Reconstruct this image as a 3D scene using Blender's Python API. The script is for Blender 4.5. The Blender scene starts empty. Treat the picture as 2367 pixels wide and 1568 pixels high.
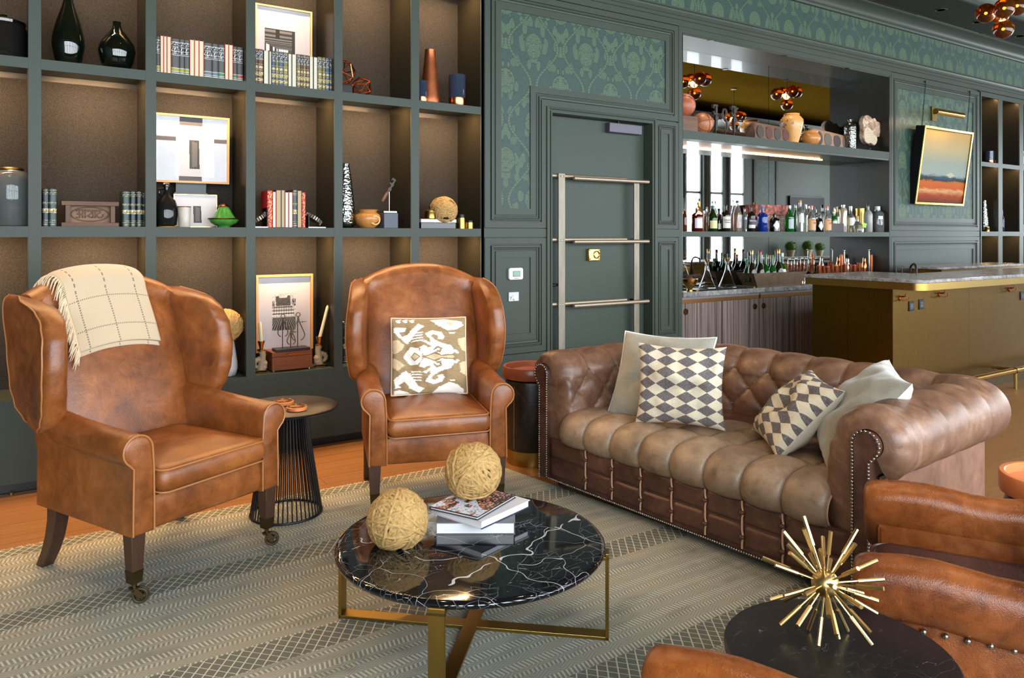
import bpy, bmesh, math, random
from math import sin, cos, pi, sqrt, atan2, radians, exp, floor as ffloor
from mathutils import Vector, Matrix, noise as mnoise
import numpy as np

SC = bpy.context.scene
COL = SC.collection
random.seed(7)

# ---------------------------------------------------------------- camera, world, exposure
FPX, CX, CY, EYE, DIST = 1750.0, 1183.5, 544.0, 1.42, 4.974
YAW = radians(33.4747)
cd = bpy.data.cameras.new('camera'); cam = bpy.data.objects.new('camera', cd); COL.objects.link(cam)
cd.sensor_width = 36; cd.lens = FPX / 2367 * 36; cd.shift_y = -(784 - CY) / 2367
cd.clip_start = 0.05; cd.clip_end = 100
cam.location = (0, -DIST, EYE); cam.rotation_euler = (pi / 2, 0, -YAW)
SC.camera = cam
world = bpy.data.worlds.new('world'); SC.world = world; world.use_nodes = True
bg = world.node_tree.nodes['Background']
bg.inputs[0].default_value = (0.75, 0.86, 1.0, 1); bg.inputs[1].default_value = 1.0
vs = SC.view_settings
vs.view_transform = 'Standard'; vs.look = 'None'; vs.gamma = 1; vs.use_curve_mapping = False
vs.exposure = 0.0
try:
    SC.cycles.use_denoising = True
    SC.cycles.sample_clamp_indirect = 6.0
    SC.cycles.caustics_reflective = False; SC.cycles.caustics_refractive = False
    SC.cycles.max_bounces = 10; SC.cycles.transmission_bounces = 10; SC.cycles.diffuse_bounces = 4; SC.cycles.glossy_bounces = 5
    SC.cycles.blur_glossy = 0.5
except Exception:
    pass

def light(name, kind, loc, energy, color=(1, 1, 1), rot=(0, 0, 0), size=None, size_y=None, spot=None, blend=.5, radius=None):
    l = bpy.data.lights.new(name, kind); l.energy = energy; l.color = color
    if kind == 'AREA':
        l.shape = 'RECTANGLE'; l.size = size; l.size_y = size_y or size
    if kind == 'SPOT':
        l.spot_size = spot; l.spot_blend = blend
    if radius is not None: l.shadow_soft_size = radius
    o = bpy.data.objects.new(name, l); COL.objects.link(o); o.location = loc; o.rotation_euler = rot
    return o

SOUTH = -7.0
WARM = (1.0, .62, .30)
# daylight through the window wall opposite (behind the photographer): one lamp in each glazed opening
WIN_X = [-3.56 + .78 * k for k in range(25)]
WIN_W, WIN_Z0, WIN_Z1 = .52, .72, 3.62
DAY_W = 86.0
for k, wx in enumerate(WIN_X):
    light('window_and_fill_light', 'AREA', (wx, SOUTH + .005, (WIN_Z0 + WIN_Z1) / 2), DAY_W, (.86, .94, 1.0), (-pi / 2, 0, pi), WIN_W, WIN_Z1 - WIN_Z0)
for wy in (-1.4, -2.7, -4.0, -5.3):          # fill lamps added at the windowless far end wall for the mirrored side
    light('window_and_fill_light', 'AREA', (20.59, wy, 2.2), 110, (.86, .94, 1.0), (-pi / 2, 0, pi / 2 + pi), .8, 2.8)
# recessed ceiling downlights over the seating and the bar; far-end ones are added fill
for x, y in ((-.6, -1.6), (1.2, -1.6), (3.0, -2.2), (4.8, -2.2), (6.6, -2.6), (8.4, -2.6), (10.4, -2.6), (1.2, -4.2), (3.0, -4.2), (4.8, -4.2), (12.5, -3), (15, -3), (17.5, -3), (12.5, -5), (15, -5.2), (17.5, -5.2)):
    light('ceiling_downlight', 'SPOT', (x, y, 4.24), 36, (1, .88, .72), (0, 0, 0), spot=radians(100), blend=.8, radius=.05)

# pixel of the 2367 x 1568 photograph -> point of the room
RX, FX = (cos(YAW), -sin(YAW)), (sin(YAW), cos(YAW))
def ray(x, y):
    a = (x - CX) / FPX
    return RX[0] * a + FX[0], RX[1] * a + FX[1], (CY - y) / FPX
def WP(x, y, Y=0.0):
    d = ray(x, y); t = (Y + DIST) / d[1]
    return Vector((d[0] * t, Y, EYE + d[2] * t))
def FP(x, y, z=0.0):
    d = ray(x, y); t = (z - EYE) / d[2]
    return Vector((d[0] * t, -DIST + d[1] * t, z))
def depth(X, Y): return FX[0] * X + FX[1] * (Y + DIST)
def px_at(px, Y): return WP(px, CY, Y).x
def px_len(n, X, Y): return n * depth(X, Y) / FPX

# ---------------------------------------------------------------- mesh builder
class MB:
    def __init__(s):
        s.v = []; s.f = []; s.m = None; s.fm = []; s.mi = 0; s.uv = None
    def add(s, vs, fs):
        o = len(s.v)
        if s.m is not None: vs = [s.m @ Vector(p) for p in vs]
        s.v.extend([tuple(p) for p in vs]); s.f.extend([tuple(i + o for i in q) for q in fs]); s.fm.extend([s.mi] * len(fs))
        return s
    def box(s, x0, x1, y0, y1, z0, z1):
        return s.add([(x0, y0, z0), (x1, y0, z0), (x1, y1, z0), (x0, y1, z0), (x0, y0, z1), (x1, y0, z1), (x1, y1, z1), (x0, y1, z1)],
                     [(3, 2, 1, 0), (4, 5, 6, 7), (0, 1, 5, 4), (1, 2, 6, 5), (2, 3, 7, 6), (3, 0, 4, 7)])
    def cbox(s, c, sz, R=None):
        hx, hy, hz = sz[0] / 2, sz[1] / 2, sz[2] / 2
        old = s.m; T = Matrix.Translation(c) @ (R.to_4x4() if R is not None else Matrix.Identity(4)); s.m = T if old is None else old @ T
        s.box(-hx, hx, -hy, hy, -hz, hz); s.m = old; return s
    def loft(s, rings, cap0=True, cap1=True, closed=True, loop=False):
        n = len(rings[0]); vs = [p for r in rings for p in r]; fs = []
        R = len(rings)
        for i in range(R if loop else R - 1):
            a, b = i * n, ((i + 1) % R) * n
            for j in range(n if closed else n - 1):
                k = (j + 1) % n
                fs.append((a + j, a + k, b + k, b + j))
        if cap0 and not loop: fs.append(tuple(range(n - 1, -1, -1)))
        if cap1 and not loop: fs.append(tuple((R - 1) * n + j for j in range(n)))
        return s.add(vs, fs)
    def tube(s, pts, r, seg=8, closed=False, caps=True, prof=None):
        pts = [Vector(p) for p in pts]; n = len(pts); rings = []
        up = None
        for i, p in enumerate(pts):
            a = pts[(i - 1) % n] if (closed or i > 0) else pts[0]
            b = pts[(i + 1) % n] if (closed or i < n - 1) else pts[-1]
            t = (b - a)
            t = t.normalized() if t.length > 1e-9 else Vector((0, 0, 1))
            if up is None:
                up = Vector((0, 0, 1)) if abs(t.z) < .9 else Vector((1, 0, 0))
            x = t.cross(up)
            if x.length < 1e-6: x = t.orthogonal()
            x.normalize(); y = x.cross(t).normalized(); up = y
            rr = r[i] if isinstance(r, (list, tuple)) else r
            ring = []
            for j in range(seg):
                an = 2 * pi * j / seg; q = rr * (prof(an, i) if prof else 1)
                ring.append(p + x * (q * cos(an)) + y * (q * sin(an)))
            rings.append(ring)
        return s.loft(rings, caps, caps, True, closed)
    def lathe(s, prof, seg=24, c=(0, 0, 0), sq=None):
        rings = []
        for r, z in prof:
            ring = []
            for j in range(seg):
                a = 2 * pi * j / seg; k = 1.0
                if sq: k = 1 / (abs(cos(a)) ** sq + abs(sin(a)) ** sq) ** (1 / sq)
                ring.append((c[0] + r * k * cos(a), c[1] + r * k * sin(a), c[2] + z))
            rings.append(ring)
        return s.loft(rings, prof[0][0] > 1e-5, prof[-1][0] > 1e-5)
    def sphere(s, c, r, seg=16, rings=10, sz=1.0):
        return s.lathe([(max(r * sin(pi * i / rings), 1e-5 if i in (0, rings) else 0), -r * sz * cos(pi * i / rings)) for i in range(rings + 1)], seg, c)
    def prism(s, poly, a, b, plane='xz'):
        def P(p, q):
            return {'xz': (p[0], q, p[1]), 'xy': (p[0], p[1], q), 'yz': (q, p[0], p[1])}[plane]
        return s.loft([[P(p, a) for p in poly], [P(p, b) for p in poly]])
    def cyl(s, a, b, r, seg=12, r2=None):
        return s.tube([a, b], [r, r if r2 is None else r2], seg)
    def rbox(s, x0, x1, y0, y1, z0, z1, r, n=5):
        """box rounded in the xy plane"""
        return s.prism(rrect(x0, x1, y0, y1, r, n), z0, z1, 'xy')
    def grid(s, fn, nu, nv, cu=False, cv=False):
        vs = [fn(i / nu, j / nv) for i in range(nu + (0 if cu else 1)) for j in range(nv + (0 if cv else 1))]
        W = nv + (0 if cv else 1); NU = nu + (0 if cu else 1); fs = []
        for i in range(nu):
            for j in range(nv):
                i2, j2 = (i + 1) % NU, (j + 1) % W
                fs.append((i * W + j, i2 * W + j, i2 * W + j2, i * W + j2))
        return s.add(vs, fs)

def rrect(x0, x1, y0, y1, r, n=5):
    out = []
    for cx_, cy_, a0 in ((x1 - r, y1 - r, 0), (x0 + r, y1 - r, 90), (x0 + r, y0 + r, 180), (x1 - r, y0 + r, 270)):
        for i in range(n + 1):
            a = radians(a0 + 90 * i / n); out.append((cx_ + r * cos(a), cy_ + r * sin(a)))
    return out

def spline(pts, n=8, closed=False):
    """Catmull-Rom through pts"""
    P = [Vector(p) for p in pts]; m = len(P); out = []
    for i in range(m if closed else m - 1):
        p0 = P[(i - 1) % m] if closed or i > 0 else P[0] * 2 - P[1]
        p1, p2 = P[i], P[(i + 1) % m]
        p3 = P[(i + 2) % m] if closed or i + 2 < m else P[-1] * 2 - P[-2]
        for k in range(n):
            t = k / n
            out.append(.5 * ((2 * p1) + (p2 - p0) * t + (2 * p0 - 5 * p1 + 4 * p2 - p3) * t * t + (3 * p1 - p0 - 3 * p2 + p3) * t ** 3))
    if not closed: out.append(P[-1])
    return out

def lerp_table(tab, x):
    if x <= tab[0][0]: return tab[0][1]
    for (a, b), (c, d) in zip(tab, tab[1:]):
        if x <= c:
            t = (x - a) / (c - a); t = t * t * (3 - 2 * t)
            return b + (d - b) * t
    return tab[-1][1]

def mesh_of(name, mb, smooth=40, mats=()):
    me = bpy.data.meshes.new(name)
    me.from_pydata(mb.v, [], mb.f)
    for m in mats: me.materials.append(m)
    if any(mb.fm): me.polygons.foreach_set('material_index', mb.fm)
    if smooth:
        me.polygons.foreach_set('use_smooth', [True] * len(me.polygons))
        if smooth < 179:
            bm = bmesh.new(); bm.from_mesh(me); lim = radians(smooth)
            for e in bm.edges:
                if len(e.link_faces) == 2 and e.calc_face_angle(0) > lim: e.smooth = False
            bm.to_mesh(me); bm.free()
    me.update()
    return me

def obj(name, mb, mat=None, parent=None, smooth=40, bevel=0, seg=2, sub=0, loc=None, rot=None, kind=None, label=None, weld=False):
    mats = mat if isinstance(mat, (list, tuple)) else ([mat] if mat else [])
    me = mesh_of(name, mb, smooth, mats)
    if weld:
        bm = bmesh.new(); bm.from_mesh(me); bmesh.ops.remove_doubles(bm, verts=bm.verts, dist=1e-4); bm.to_mesh(me); bm.free()
    o = bpy.data.objects.new(name, me); COL.objects.link(o)
    if parent: o.parent = parent
    if loc is not None: o.location = loc
    if rot is not None: o.rotation_euler = rot
    if bevel:
        b = o.modifiers.new('bevel', 'BEVEL'); b.width = bevel; b.segments = seg; b.limit_method = 'ANGLE'; b.angle_limit = radians(40)
    if sub:
        m = o.modifiers.new('subsurf', 'SUBSURF'); m.levels = sub; m.render_levels = sub
    if kind: o['kind'] = kind
    if label: o['label'] = label
    return o

def tag(o, label, cat, group=None):
    o['label'] = label; o['category'] = cat
    if group: o['group'] = group
    return o
def thing(name, label, cat, loc=(0, 0, 0), rotz=0, group=None):
    o = bpy.data.objects.new(name, None); COL.objects.link(o)
    o.empty_display_size = .05
    o.location = loc; o.rotation_euler = (0, 0, rotz)
    return tag(o, label, cat, group)
def struct(name, mb, mat, **k): return obj(name, mb, mat, kind='structure', **k)
def dup(root, loc=None, rotz=None, label=None):
    r = root.copy(); COL.objects.link(r)
    if loc is not None: r.location = loc
    if rotz is not None: r.rotation_euler = (0, 0, rotz)
    if label: r['label'] = label
    for ch in list(root.children):
        c = ch.copy(); COL.objects.link(c); c.parent = r
        for g in list(ch.children):
            d = g.copy(); COL.objects.link(d); d.parent = c
    return r
ORD = ['first', 'second', 'third', 'fourth', 'fifth', 'sixth', 'seventh', 'eighth', 'ninth', 'tenth', 'eleventh', 'twelfth', 'thirteenth',
       'fourteenth', 'fifteenth', 'sixteenth', 'seventeenth', 'eighteenth', 'nineteenth', 'twentieth']

# ---------------------------------------------------------------- node graphs written as expressions
class X:
    def __init__(s, g, k): s.g = g; s.k = k
    def _b(s, op, o, r=False): return s.g.math(op, o, s) if r else s.g.math(op, s, o)
    def __add__(s, o): return s._b('ADD', o)
    __radd__ = __add__
    def __mul__(s, o): return s._b('MULTIPLY', o)
    __rmul__ = __mul__
    def __sub__(s, o): return s._b('SUBTRACT', o)
    def __rsub__(s, o): return s._b('SUBTRACT', o, True)
    def __truediv__(s, o): return s._b('DIVIDE', o)
    def __lt__(s, o): return s._b('LESS_THAN', o)
    def __gt__(s, o): return s._b('GREATER_THAN', o)
class Graph:
    def __init__(s, nt): s.nt = nt
    def put(s, inp, v):
        if isinstance(v, X): s.nt.links.new(v.k, inp)
        elif isinstance(v, (tuple, list)):
            v = tuple(v)
            try: inp.default_value = v if len(inp.default_value) == len(v) else v + (1,)
            except TypeError: inp.default_value = v[0]
        else:
            try: inp.default_value = v
            except TypeError: inp.default_value = (v, v, v, 1) if len(inp.default_value) == 4 else (v, v, v)
    def node(s, t, ins=(), out=0, **at):
        n = s.nt.nodes.new(t)
        for k, v in at.items(): setattr(n, k, v)
        for k, v in (ins.items() if isinstance(ins, dict) else enumerate(ins)):
            if v is not None: s.put(n.inputs[k], v)
        return X(s, n.outputs[out])
    def math(s, op, a, b=None, c=None): return s.node('ShaderNodeMath', [a, b, c], operation=op)
    def sin(s, a): return s.math('SINE', a)
    def abs(s, a): return s.math('ABSOLUTE', a)
    def floor(s, a): return s.math('FLOOR', a)
    def fract(s, a): return s.math('FRACT', a)
    def ping(s, a, b): return s.math('PINGPONG', a, b)
    def mn(s, a, b): return s.math('MINIMUM', a, b)
    def mx(s, a, b): return s.math('MAXIMUM', a, b)
    def pow(s, a, b): return s.math('POWER', a, b)
    def obj(s): return s.node('ShaderNodeTexCoord', out=3)
    def uv(s): return s.node('ShaderNodeTexCoord', out=2)
    def world(s): return s.node('ShaderNodeNewGeometry', out=0)
    def sep(s, v):
        n = s.nt.nodes.new('ShaderNodeSeparateXYZ'); s.put(n.inputs[0], v)
        return X(s, n.outputs[0]), X(s, n.outputs[1]), X(s, n.outputs[2])
    def comb(s, x, y, z=0): return s.node('ShaderNodeCombineXYZ', [x, y, z])
    def scale(s, v, k): return s.node('ShaderNodeVectorMath', [v, k], operation='MULTIPLY')
    def noise(s, v, sc=5, det=3, rough=.5, dist=0, out=0):
        return s.node('ShaderNodeTexNoise', {'Vector': v, 'Scale': sc, 'Detail': det, 'Roughness': rough, 'Distortion': dist}, out)
    def voro(s, v, sc=5, feat='F1', rand=1.0, out=0):
        return s.node('ShaderNodeTexVoronoi', {'Vector': v, 'Scale': sc, 'Randomness': rand}, out, feature=feat)
    def mix(s, f, a, b):
        n = s.nt.nodes.new('ShaderNodeMix'); n.data_type = 'RGBA'
        s.put(n.inputs[0], f); s.put(n.inputs[6], a); s.put(n.inputs[7], b)
        return X(s, n.outputs[2])
    def ramp(s, f, stops, interp='LINEAR'):
        n = s.nt.nodes.new('ShaderNodeValToRGB'); r = n.color_ramp; r.interpolation = interp
        while len(r.elements) < len(stops): r.elements.new(.5)
        for e, (p, c) in zip(r.elements, stops):
            e.position = p; e.color = (c if isinstance(c, (tuple, list)) else (c, c, c)) + (() if isinstance(c, (tuple, list)) and len(c) == 4 else (1,)) if isinstance(c, tuple) else (c, c, c, 1)
        s.put(n.inputs[0], f)
        return X(s, n.outputs[0])
    def bump(s, h, strength=.3, dist=.01):
        return s.node('ShaderNodeBump', {'Strength': strength, 'Distance': dist, 'Height': h})

def mat(name, col=(.5, .5, .5), rough=.5, metal=0, trans=0, emit=None, estr=0, coat=0, ior=None, spec=None, graph=None, alpha=None, sheen=0):
    m = bpy.data.materials.new(name); m.use_nodes = True
    nt = m.node_tree; b = nt.nodes['Principled BSDF']; g = Graph(nt)
    d = {'Base Color': col, 'Roughness': rough, 'Metallic': metal, 'Transmission Weight': trans, 'Coat Weight': coat, 'Sheen Weight': sheen}
    if ior: d['IOR'] = ior
    if spec is not None: d['Specular IOR Level'] = spec
    if emit: d['Emission Color'] = emit; d['Emission Strength'] = estr
    if graph: d.update(graph(g))
    for k, v in d.items(): g.put(b.inputs[k], v)
    return m
def lin(r, g=None, b=None):
    if isinstance(r, (tuple, list)): r, g, b = r
    f = lambda c: (c / 255 / 12.92) if c / 255 <= .04045 else ((c / 255 + .055) / 1.055) ** 2.4
    return (f(r), f(g), f(b))
# ---------------------------------------------------------------- materials
def g_paint(c, rough=.42, var=.12, bump=.02):
    def f(g):
        o = g.world(); n = g.noise(o, 1.3, 3); n2 = g.noise(o, 60, 2)
        d = tuple(v * (1 - var) for v in c); e = tuple(v * (1 + var) for v in c)
        return {'Base Color': g.mix(n, d, e), 'Roughness': n * .12 + (rough - .06), 'Normal': g.bump(n2, .05, .002)}
    return f
PAINT = mat('green grey cabinet paint', spec=.14, graph=g_paint(lin(66, 73, 67), .38))
PAINT_D = mat('green grey door paint', spec=.14, graph=g_paint(lin(66, 74, 67), .38))
GLOSSP = mat('dark gloss paint', lin(62, 66, 60), .3, coat=.2)
SHADE_PAINT = mat('cabinet paint with side shade', lin(34, 33, 27), .3, spec=.35)  # shade of the inner side faces put into a darker paint colour
BLACKP = mat('black toe kick', lin(14, 14, 15), .4)
CEILP = mat('dark olive ceiling paint', spec=.15, graph=g_paint(lin(40, 40, 32), .4))
TRAYP = mat('bronze gold tray paint', spec=0, graph=g_paint(lin(78, 58, 14), .9))
CREAMW = mat('pale grey wall paint', spec=.2, graph=g_paint(lin(100, 108, 102), .5))

def g_fabric(g):
    o = g.world(); n = g.noise(o, 190, 2, .7); m = g.noise(o, 3, 3); w = g.noise(g.scale(o, (1, 1, .06)), 500, 1)
    c = g.mix((n - .5) * 3.4 + .42 + m * .15, lin(19, 17, 15), lin(50, 45, 39))
    return {'Base Color': c, 'Roughness': .9, 'Normal': g.bump(n + w, .25, .002)}
FABRIC = mat('brown woven back cloth', graph=g_fabric)

def g_wallpaper(g):
    """mirrored damask: ogee bands with dots, scaly palmettes in the ogees, curled leaves and fine contour lines"""
    x, y, z = g.sep(g.world())
    u = g.ping(x, .27); zz = g.fract(z / .62)
    p0 = g.comb(u, z, 0.0)
    w = g.noise(p0, 8, 2, .5, 0, 1)
    p = g.node('ShaderNodeVectorMath', [p0, g.scale(w, (.06, .06, 0))], operation='ADD')
    lines = (g.abs(g.fract(g.noise(p, 17, 2, .55, 1.6) * 9) - .5) < .15)
    gr, lf, dk = lin(37, 65, 57), lin(68, 90, 66), lin(24, 43, 41)
    c = g.mix(lines * .7, gr, dk)
    d1 = g.voro(g.scale(p, (1.5, .8, 1)), 10); spots = (g.voro(p, 75) < .22)
    leaf = (d1 < .40)
    c = g.mix(leaf * .85, c, g.mix(g.mx(spots, lines * .7) * .55, lf, gr))
    c = g.mix((g.abs(d1 - .42) < .03) * .8, c, dk)
    def palm(uc, vc, rx, rz):
        e = g.math('POWER', (u - uc) / rx, 2.0) + g.math('POWER', (zz - vc) * .62 / rz, 2.0)
        return e
    cell = g.voro(g.scale(p0, (1, 1.3, 1)), 42, 'DISTANCE_TO_EDGE', .6)
    for uc, vc in ((0.0, .25), (.27, .75)):
        e = palm(uc, vc, .085, .10)
        c = g.mix((e < 1.0) * .95, c, g.mix((cell < .06) * .75, lf, dk))
        c = g.mix((g.abs(e - 1.06) < .07) * .8, c, dk)
    og = .135 + .105 * g.sin(zz * 6.2832)
    d = g.abs(u - og)
    c = g.mix((d < .012) * .9, c, g.mix((g.fract(z / .022) < .3) * .6, lf, dk))
    c = g.mix((g.abs(d - .015) < .003) * .9, c, dk)
    for uc, vc in ((.075, .5), (.2, .02)):
        r = g.math('SQRT', g.math('POWER', u - uc, 2.0) + g.math('POWER', (zz - vc) * .62, 2.0))
        c = g.mix((r < .034), c, g.mix((g.fract(r / .0135) < .35) * .8, lf, dk))
    return {'Base Color': c, 'Roughness': .55}
WALLP = mat('green damask wallpaper', graph=g_wallpaper)

def g_plank(g):
    o = g.obj(); r = g.node('ShaderNodeObjectInfo', out=5)
    x, y, z = g.sep(o)
    p = g.comb(x * .9 + r * 37, y * 14 + r * 11, z)
    n = g.noise(p, 2.2, 5, .6, .8); k = g.noise(p, 9, 3)
    c = g.mix(n, lin(96, 62, 30), lin(146, 104, 62))
    c = g.mix(r * .45, c, lin(132, 84, 42))
    return {'Base Color': c, 'Roughness': k * .2 + .3, 'Normal': g.bump(n, .08, .003)}
PLANK = mat('oak floor board', graph=g_plank)

def g_rug(g):
    x, y, z = g.sep(g.obj())
    v = -.9 - y; u = x
    wob = g.noise(g.comb(u * 3, v * 3, 0), 2, 2) * .012
    vv = v + wob
    cream, mid, dark = lin(204, 198, 176), lin(146, 149, 138), lin(84, 92, 92)
    big = g.noise(g.comb(u * .8, v * 5, 0), 1.6, 4, .65)
    blot = g.noise(g.comb(u * 1.2, v * 3, 4), 2.4, 3, .6)
    fine = g.noise(g.comb(u * 90, v * 240, 0), 1, 2)
    zz = g.ping(u, .05) * .9
    her = g.fract((v + zz * .6) / .0115)
    base = g.mix(big, mid, lin(172, 164, 142))
    c = g.mix((her < .5) * .42, base, dark)
    q = g.fract(vv / .118)
    slant = g.math('SIGN', g.sin(v * 9)) * .25
    comb = g.fract((u + slant * v) / .0165)
    inrow = (q < .3)
    c = g.mix(inrow, c, g.mix((comb < .42) * .85, g.mix(.55, dark, mid), cream))
    inrow2 = (g.abs(q - .55) < .09)
    c = g.mix(inrow2 * .55, c, g.mix((g.fract((u - slant * v) / .0165) < .5), cream, dark))
    b = g.fract((v - .685) / .735)
    lat = (b < .19)
    l1 = g.fract((u + v * .72) / .042); l2 = g.fract((u - v * .9) / .042)
    lines = g.mx((l1 < .13), (l2 < .09))
    cg = g.mix(lines, g.mix(big, lin(84, 92, 88), lin(102, 102, 90)), cream)
    c = g.mix(lat, c, cg)
    c = g.mix(g.mx(blot - .52, 0.0) * 2.4, c, lin(66, 72, 68))
    c = g.mix(fine * .35, c, lin(104, 104, 92))
    c = g.mix(g.mx(.47 - blot, 0.0) * 1.2, c, lin(172, 150, 114))
    return {'Base Color': c, 'Roughness': .95, 'Normal': g.bump(fine + (comb < .5) * .5, .35, .004)}
RUG = mat('grey green flat woven rug', graph=g_rug)
FRINGE = mat('pale cotton fringe', lin(214, 196, 172), .95)

def g_leather(c1, c2, c3, rough, k=1.0):
    def f(g):
        o = g.obj(); n = g.noise(o, 3.2 * k, 6, .62, .4); n2 = g.noise(o, 15 * k, 4, .6, .6)
        s = g.noise(g.scale(o, (1, 1, .25)), 30 * k, 5, .7, 1.5); pore = g.voro(o, 330); wr = g.noise(o, 9 * k, 3, .5, 2.5)
        t = n * .75 + n2 * .4 - .08
        c = g.ramp(t, [(.3, c1), (.55, c2), (.78, c3)])
        c = g.mix((s > .68) * .25, c, c3)
        c = g.mix((g.abs(wr - .5) < .006) * .3, c, c1)
        return {'Base Color': c, 'Roughness': n2 * .25 + (rough - .12), 'Normal': g.bump(pore * .25 + n2 * .5 + wr, .22, .006)}
    return f
TAN = mat('tan waxed leather', graph=g_leather(lin(84, 42, 16), lin(138, 78, 35), lin(174, 110, 60), .34))
TANP = mat('pale worn leather piping', lin(158, 102, 56), .45)
TANC = mat('tan worn leather of the seat', graph=g_leather(lin(94, 48, 18), lin(146, 84, 37), lin(182, 120, 66), .36, .8))
SUEDE = mat('light brushed leather', graph=g_leather(lin(140, 88, 45), lin(178, 118, 66), lin(205, 150, 98), .55, .9))
BROWN = mat('brown aged leather', graph=g_leather(lin(72, 48, 36), lin(124, 90, 70), lin(172, 138, 112), .36))
BROWND = mat('dark brown base leather', graph=g_leather(lin(52, 30, 24), lin(88, 56, 43), lin(132, 92, 74), .36))
BROWNS = mat('rosy brushed leather', graph=g_leather(lin(98, 64, 48), lin(138, 98, 76), lin(168, 130, 106), .5))
WELT = mat('pale pink brown welt', lin(196, 150, 118), .5)
CLUB = mat('cognac leather', graph=g_leather(lin(74, 32, 11), lin(132, 70, 29), lin(172, 106, 54), .27))
CLUBD = mat('dark plum leather', graph=g_leather(lin(48, 28, 24), lin(74, 46, 40), lin(104, 70, 62), .3))
HIDE = mat('black brown hide', graph=g_leather(lin(16, 11, 8), lin(34, 24, 16), lin(74, 52, 30), .4, 2))

def g_wood(a, b, k=1.0, rough=.45, axis=2):
    def f(g):
        x, y, z = g.sep(g.obj()); q = [x * 26, y * 26, z * 26]; q[axis] = q[axis] * .06
        p = g.comb(*q); n = g.noise(p, 1.5 * k, 5, .6, 1.0); m = g.noise(p, 8 * k, 2)
        return {'Base Color': g.mix(n * .8 + m * .25 - .05, a, b), 'Roughness': m * .15 + rough - .07, 'Normal': g.bump(n, .12, .003)}
    return f
DARKW = mat('dark oak leg', graph=g_wood(lin(34, 20, 14), lin(84, 54, 38)))
MAHOG = mat('mahogany', graph=g_wood(lin(92, 44, 22), lin(152, 84, 48), axis=0, rough=.35))
MAHOGD = mat('dark mahogany side', graph=g_wood(lin(44, 22, 14), lin(74, 40, 26), axis=1))
TRAYW = mat('reddish tray wood', graph=g_wood(lin(112, 50, 26), lin(160, 84, 50), axis=0, rough=.3))
TRAYO = mat('orange tray wood', graph=g_wood(lin(186, 98, 50), lin(220, 132, 78), axis=0, rough=.35))
OLDW = mat('weathered wood', graph=g_wood(lin(58, 40, 34), lin(132, 98, 78), axis=0, rough=.7))
GREYW = mat('grey brown zebra veneer', graph=lambda g: {'Base Color': g.mix((g.noise(g.scale(g.obj(), (95, 95, .8)), 1, 2, .6) - .5) * 3.2 + .5, lin(74, 62, 58), lin(142, 128, 122)), 'Roughness': .42, 'Specular IOR Level': .3})
OLIVEW = mat('golden olive wood', graph=g_wood(lin(150, 88, 34), lin(216, 158, 88), .5, .32))
FRAMEW = mat('natural ash frame', graph=g_wood(lin(186, 128, 70), lin(214, 162, 104)))

def g_brass(c, r, k=60):
    def f(g):
        x, y, z = g.sep(g.obj()); n = g.noise(g.comb(x * k, y * k, z * 1.5), 3, 3)
        return {'Base Color': c, 'Metallic': 1.0, 'Roughness': n * .16 + r}
    return f
BRASS = mat('aged brass', graph=g_brass(lin(160, 132, 70), .24, 12))
BRASSP = mat('brushed brass panel', graph=g_brass(lin(112, 86, 32), .22, 90))
GOLD = mat('polished gold', lin(222, 178, 96), .2, 1)
SATING = mat('satin champagne gold', lin(206, 178, 120), .3, 1)
DBRASS = mat('dark old brass', lin(96, 82, 54), .42, 1)
STEEL = mat('steel', lin(190, 188, 182), .25, 1)
PEWTER = mat('pale brushed pipe metal', graph=lambda g: {'Base Color': g.mix(g.noise(g.scale(g.obj(), (1, 1, .2)), 18, 4, .7), lin(92, 86, 74), lin(150, 142, 126)), 'Metallic': .6, 'Roughness': .45})
ROD = mat('rosy brushed rod metal', lin(170, 154, 134), .42, .7)
IRON = mat('dark iron', lin(62, 54, 50), .45, .8)
COPPER = mat('copper', lin(204, 122, 82), .2, 1)
COPPERA = mat('aged copper', graph=lambda g: {'Base Color': g.mix(g.noise(g.obj(), 14, 4), lin(104, 52, 30), lin(190, 112, 70)), 'Metallic': .85, 'Roughness': .38})
BLKMET = mat('black metal', lin(26, 26, 28), .38, .6)
BLKTOP = mat('black lacquered top', spec=.3, graph=lambda g: {'Base Color': lin(20, 21, 24), 'Roughness': g.noise(g.obj(), 6, 4) * .2 + .25})
SCRATCH = mat('scratched black top', graph=lambda g: {'Base Color': g.mix(((g.abs(g.noise(g.scale(g.obj(), (1, 2.4, 1)), 9, 2, .5, 1.5) - .5) < .0022) * (g.noise(g.obj(), 7, 1) > .55)) * .6, lin(18, 19, 23), lin(120, 124, 130)), 'Roughness': g.noise(g.obj(), 5, 4) * .25 + .2})
SILVER = mat('mercury glass silver', graph=lambda g: {'Base Color': g.mix(g.noise(g.obj(), 30, 4), lin(84, 88, 86), lin(176, 180, 176)), 'Metallic': 1.0, 'Roughness': .16, 'Normal': g.bump(g.voro(g.obj(), 70), .5, .006)})
MIRROR = mat('mirror glass', (.78, .79, .77), .015, 1)
GLASS = mat('clear glass', (.96, .97, .96), .03, trans=1, ior=1.45)
PANE = bpy.data.materials.new('picture glass'); PANE.use_nodes = True
_nt = PANE.node_tree; _nt.nodes.clear(); _g = Graph(_nt)
_n = _nt.nodes.new('ShaderNodeNewGeometry'); _d = _nt.nodes.new('ShaderNodeVectorMath'); _d.operation = 'DOT_PRODUCT'
_nt.links.new(_n.outputs['Normal'], _d.inputs[0]); _nt.links.new(_n.outputs['Incoming'], _d.inputs[1])
_f = _g.pow(1.0 - _g.abs(X(_g, _d.outputs['Value'])), 5.0) * .9 + .022
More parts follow.
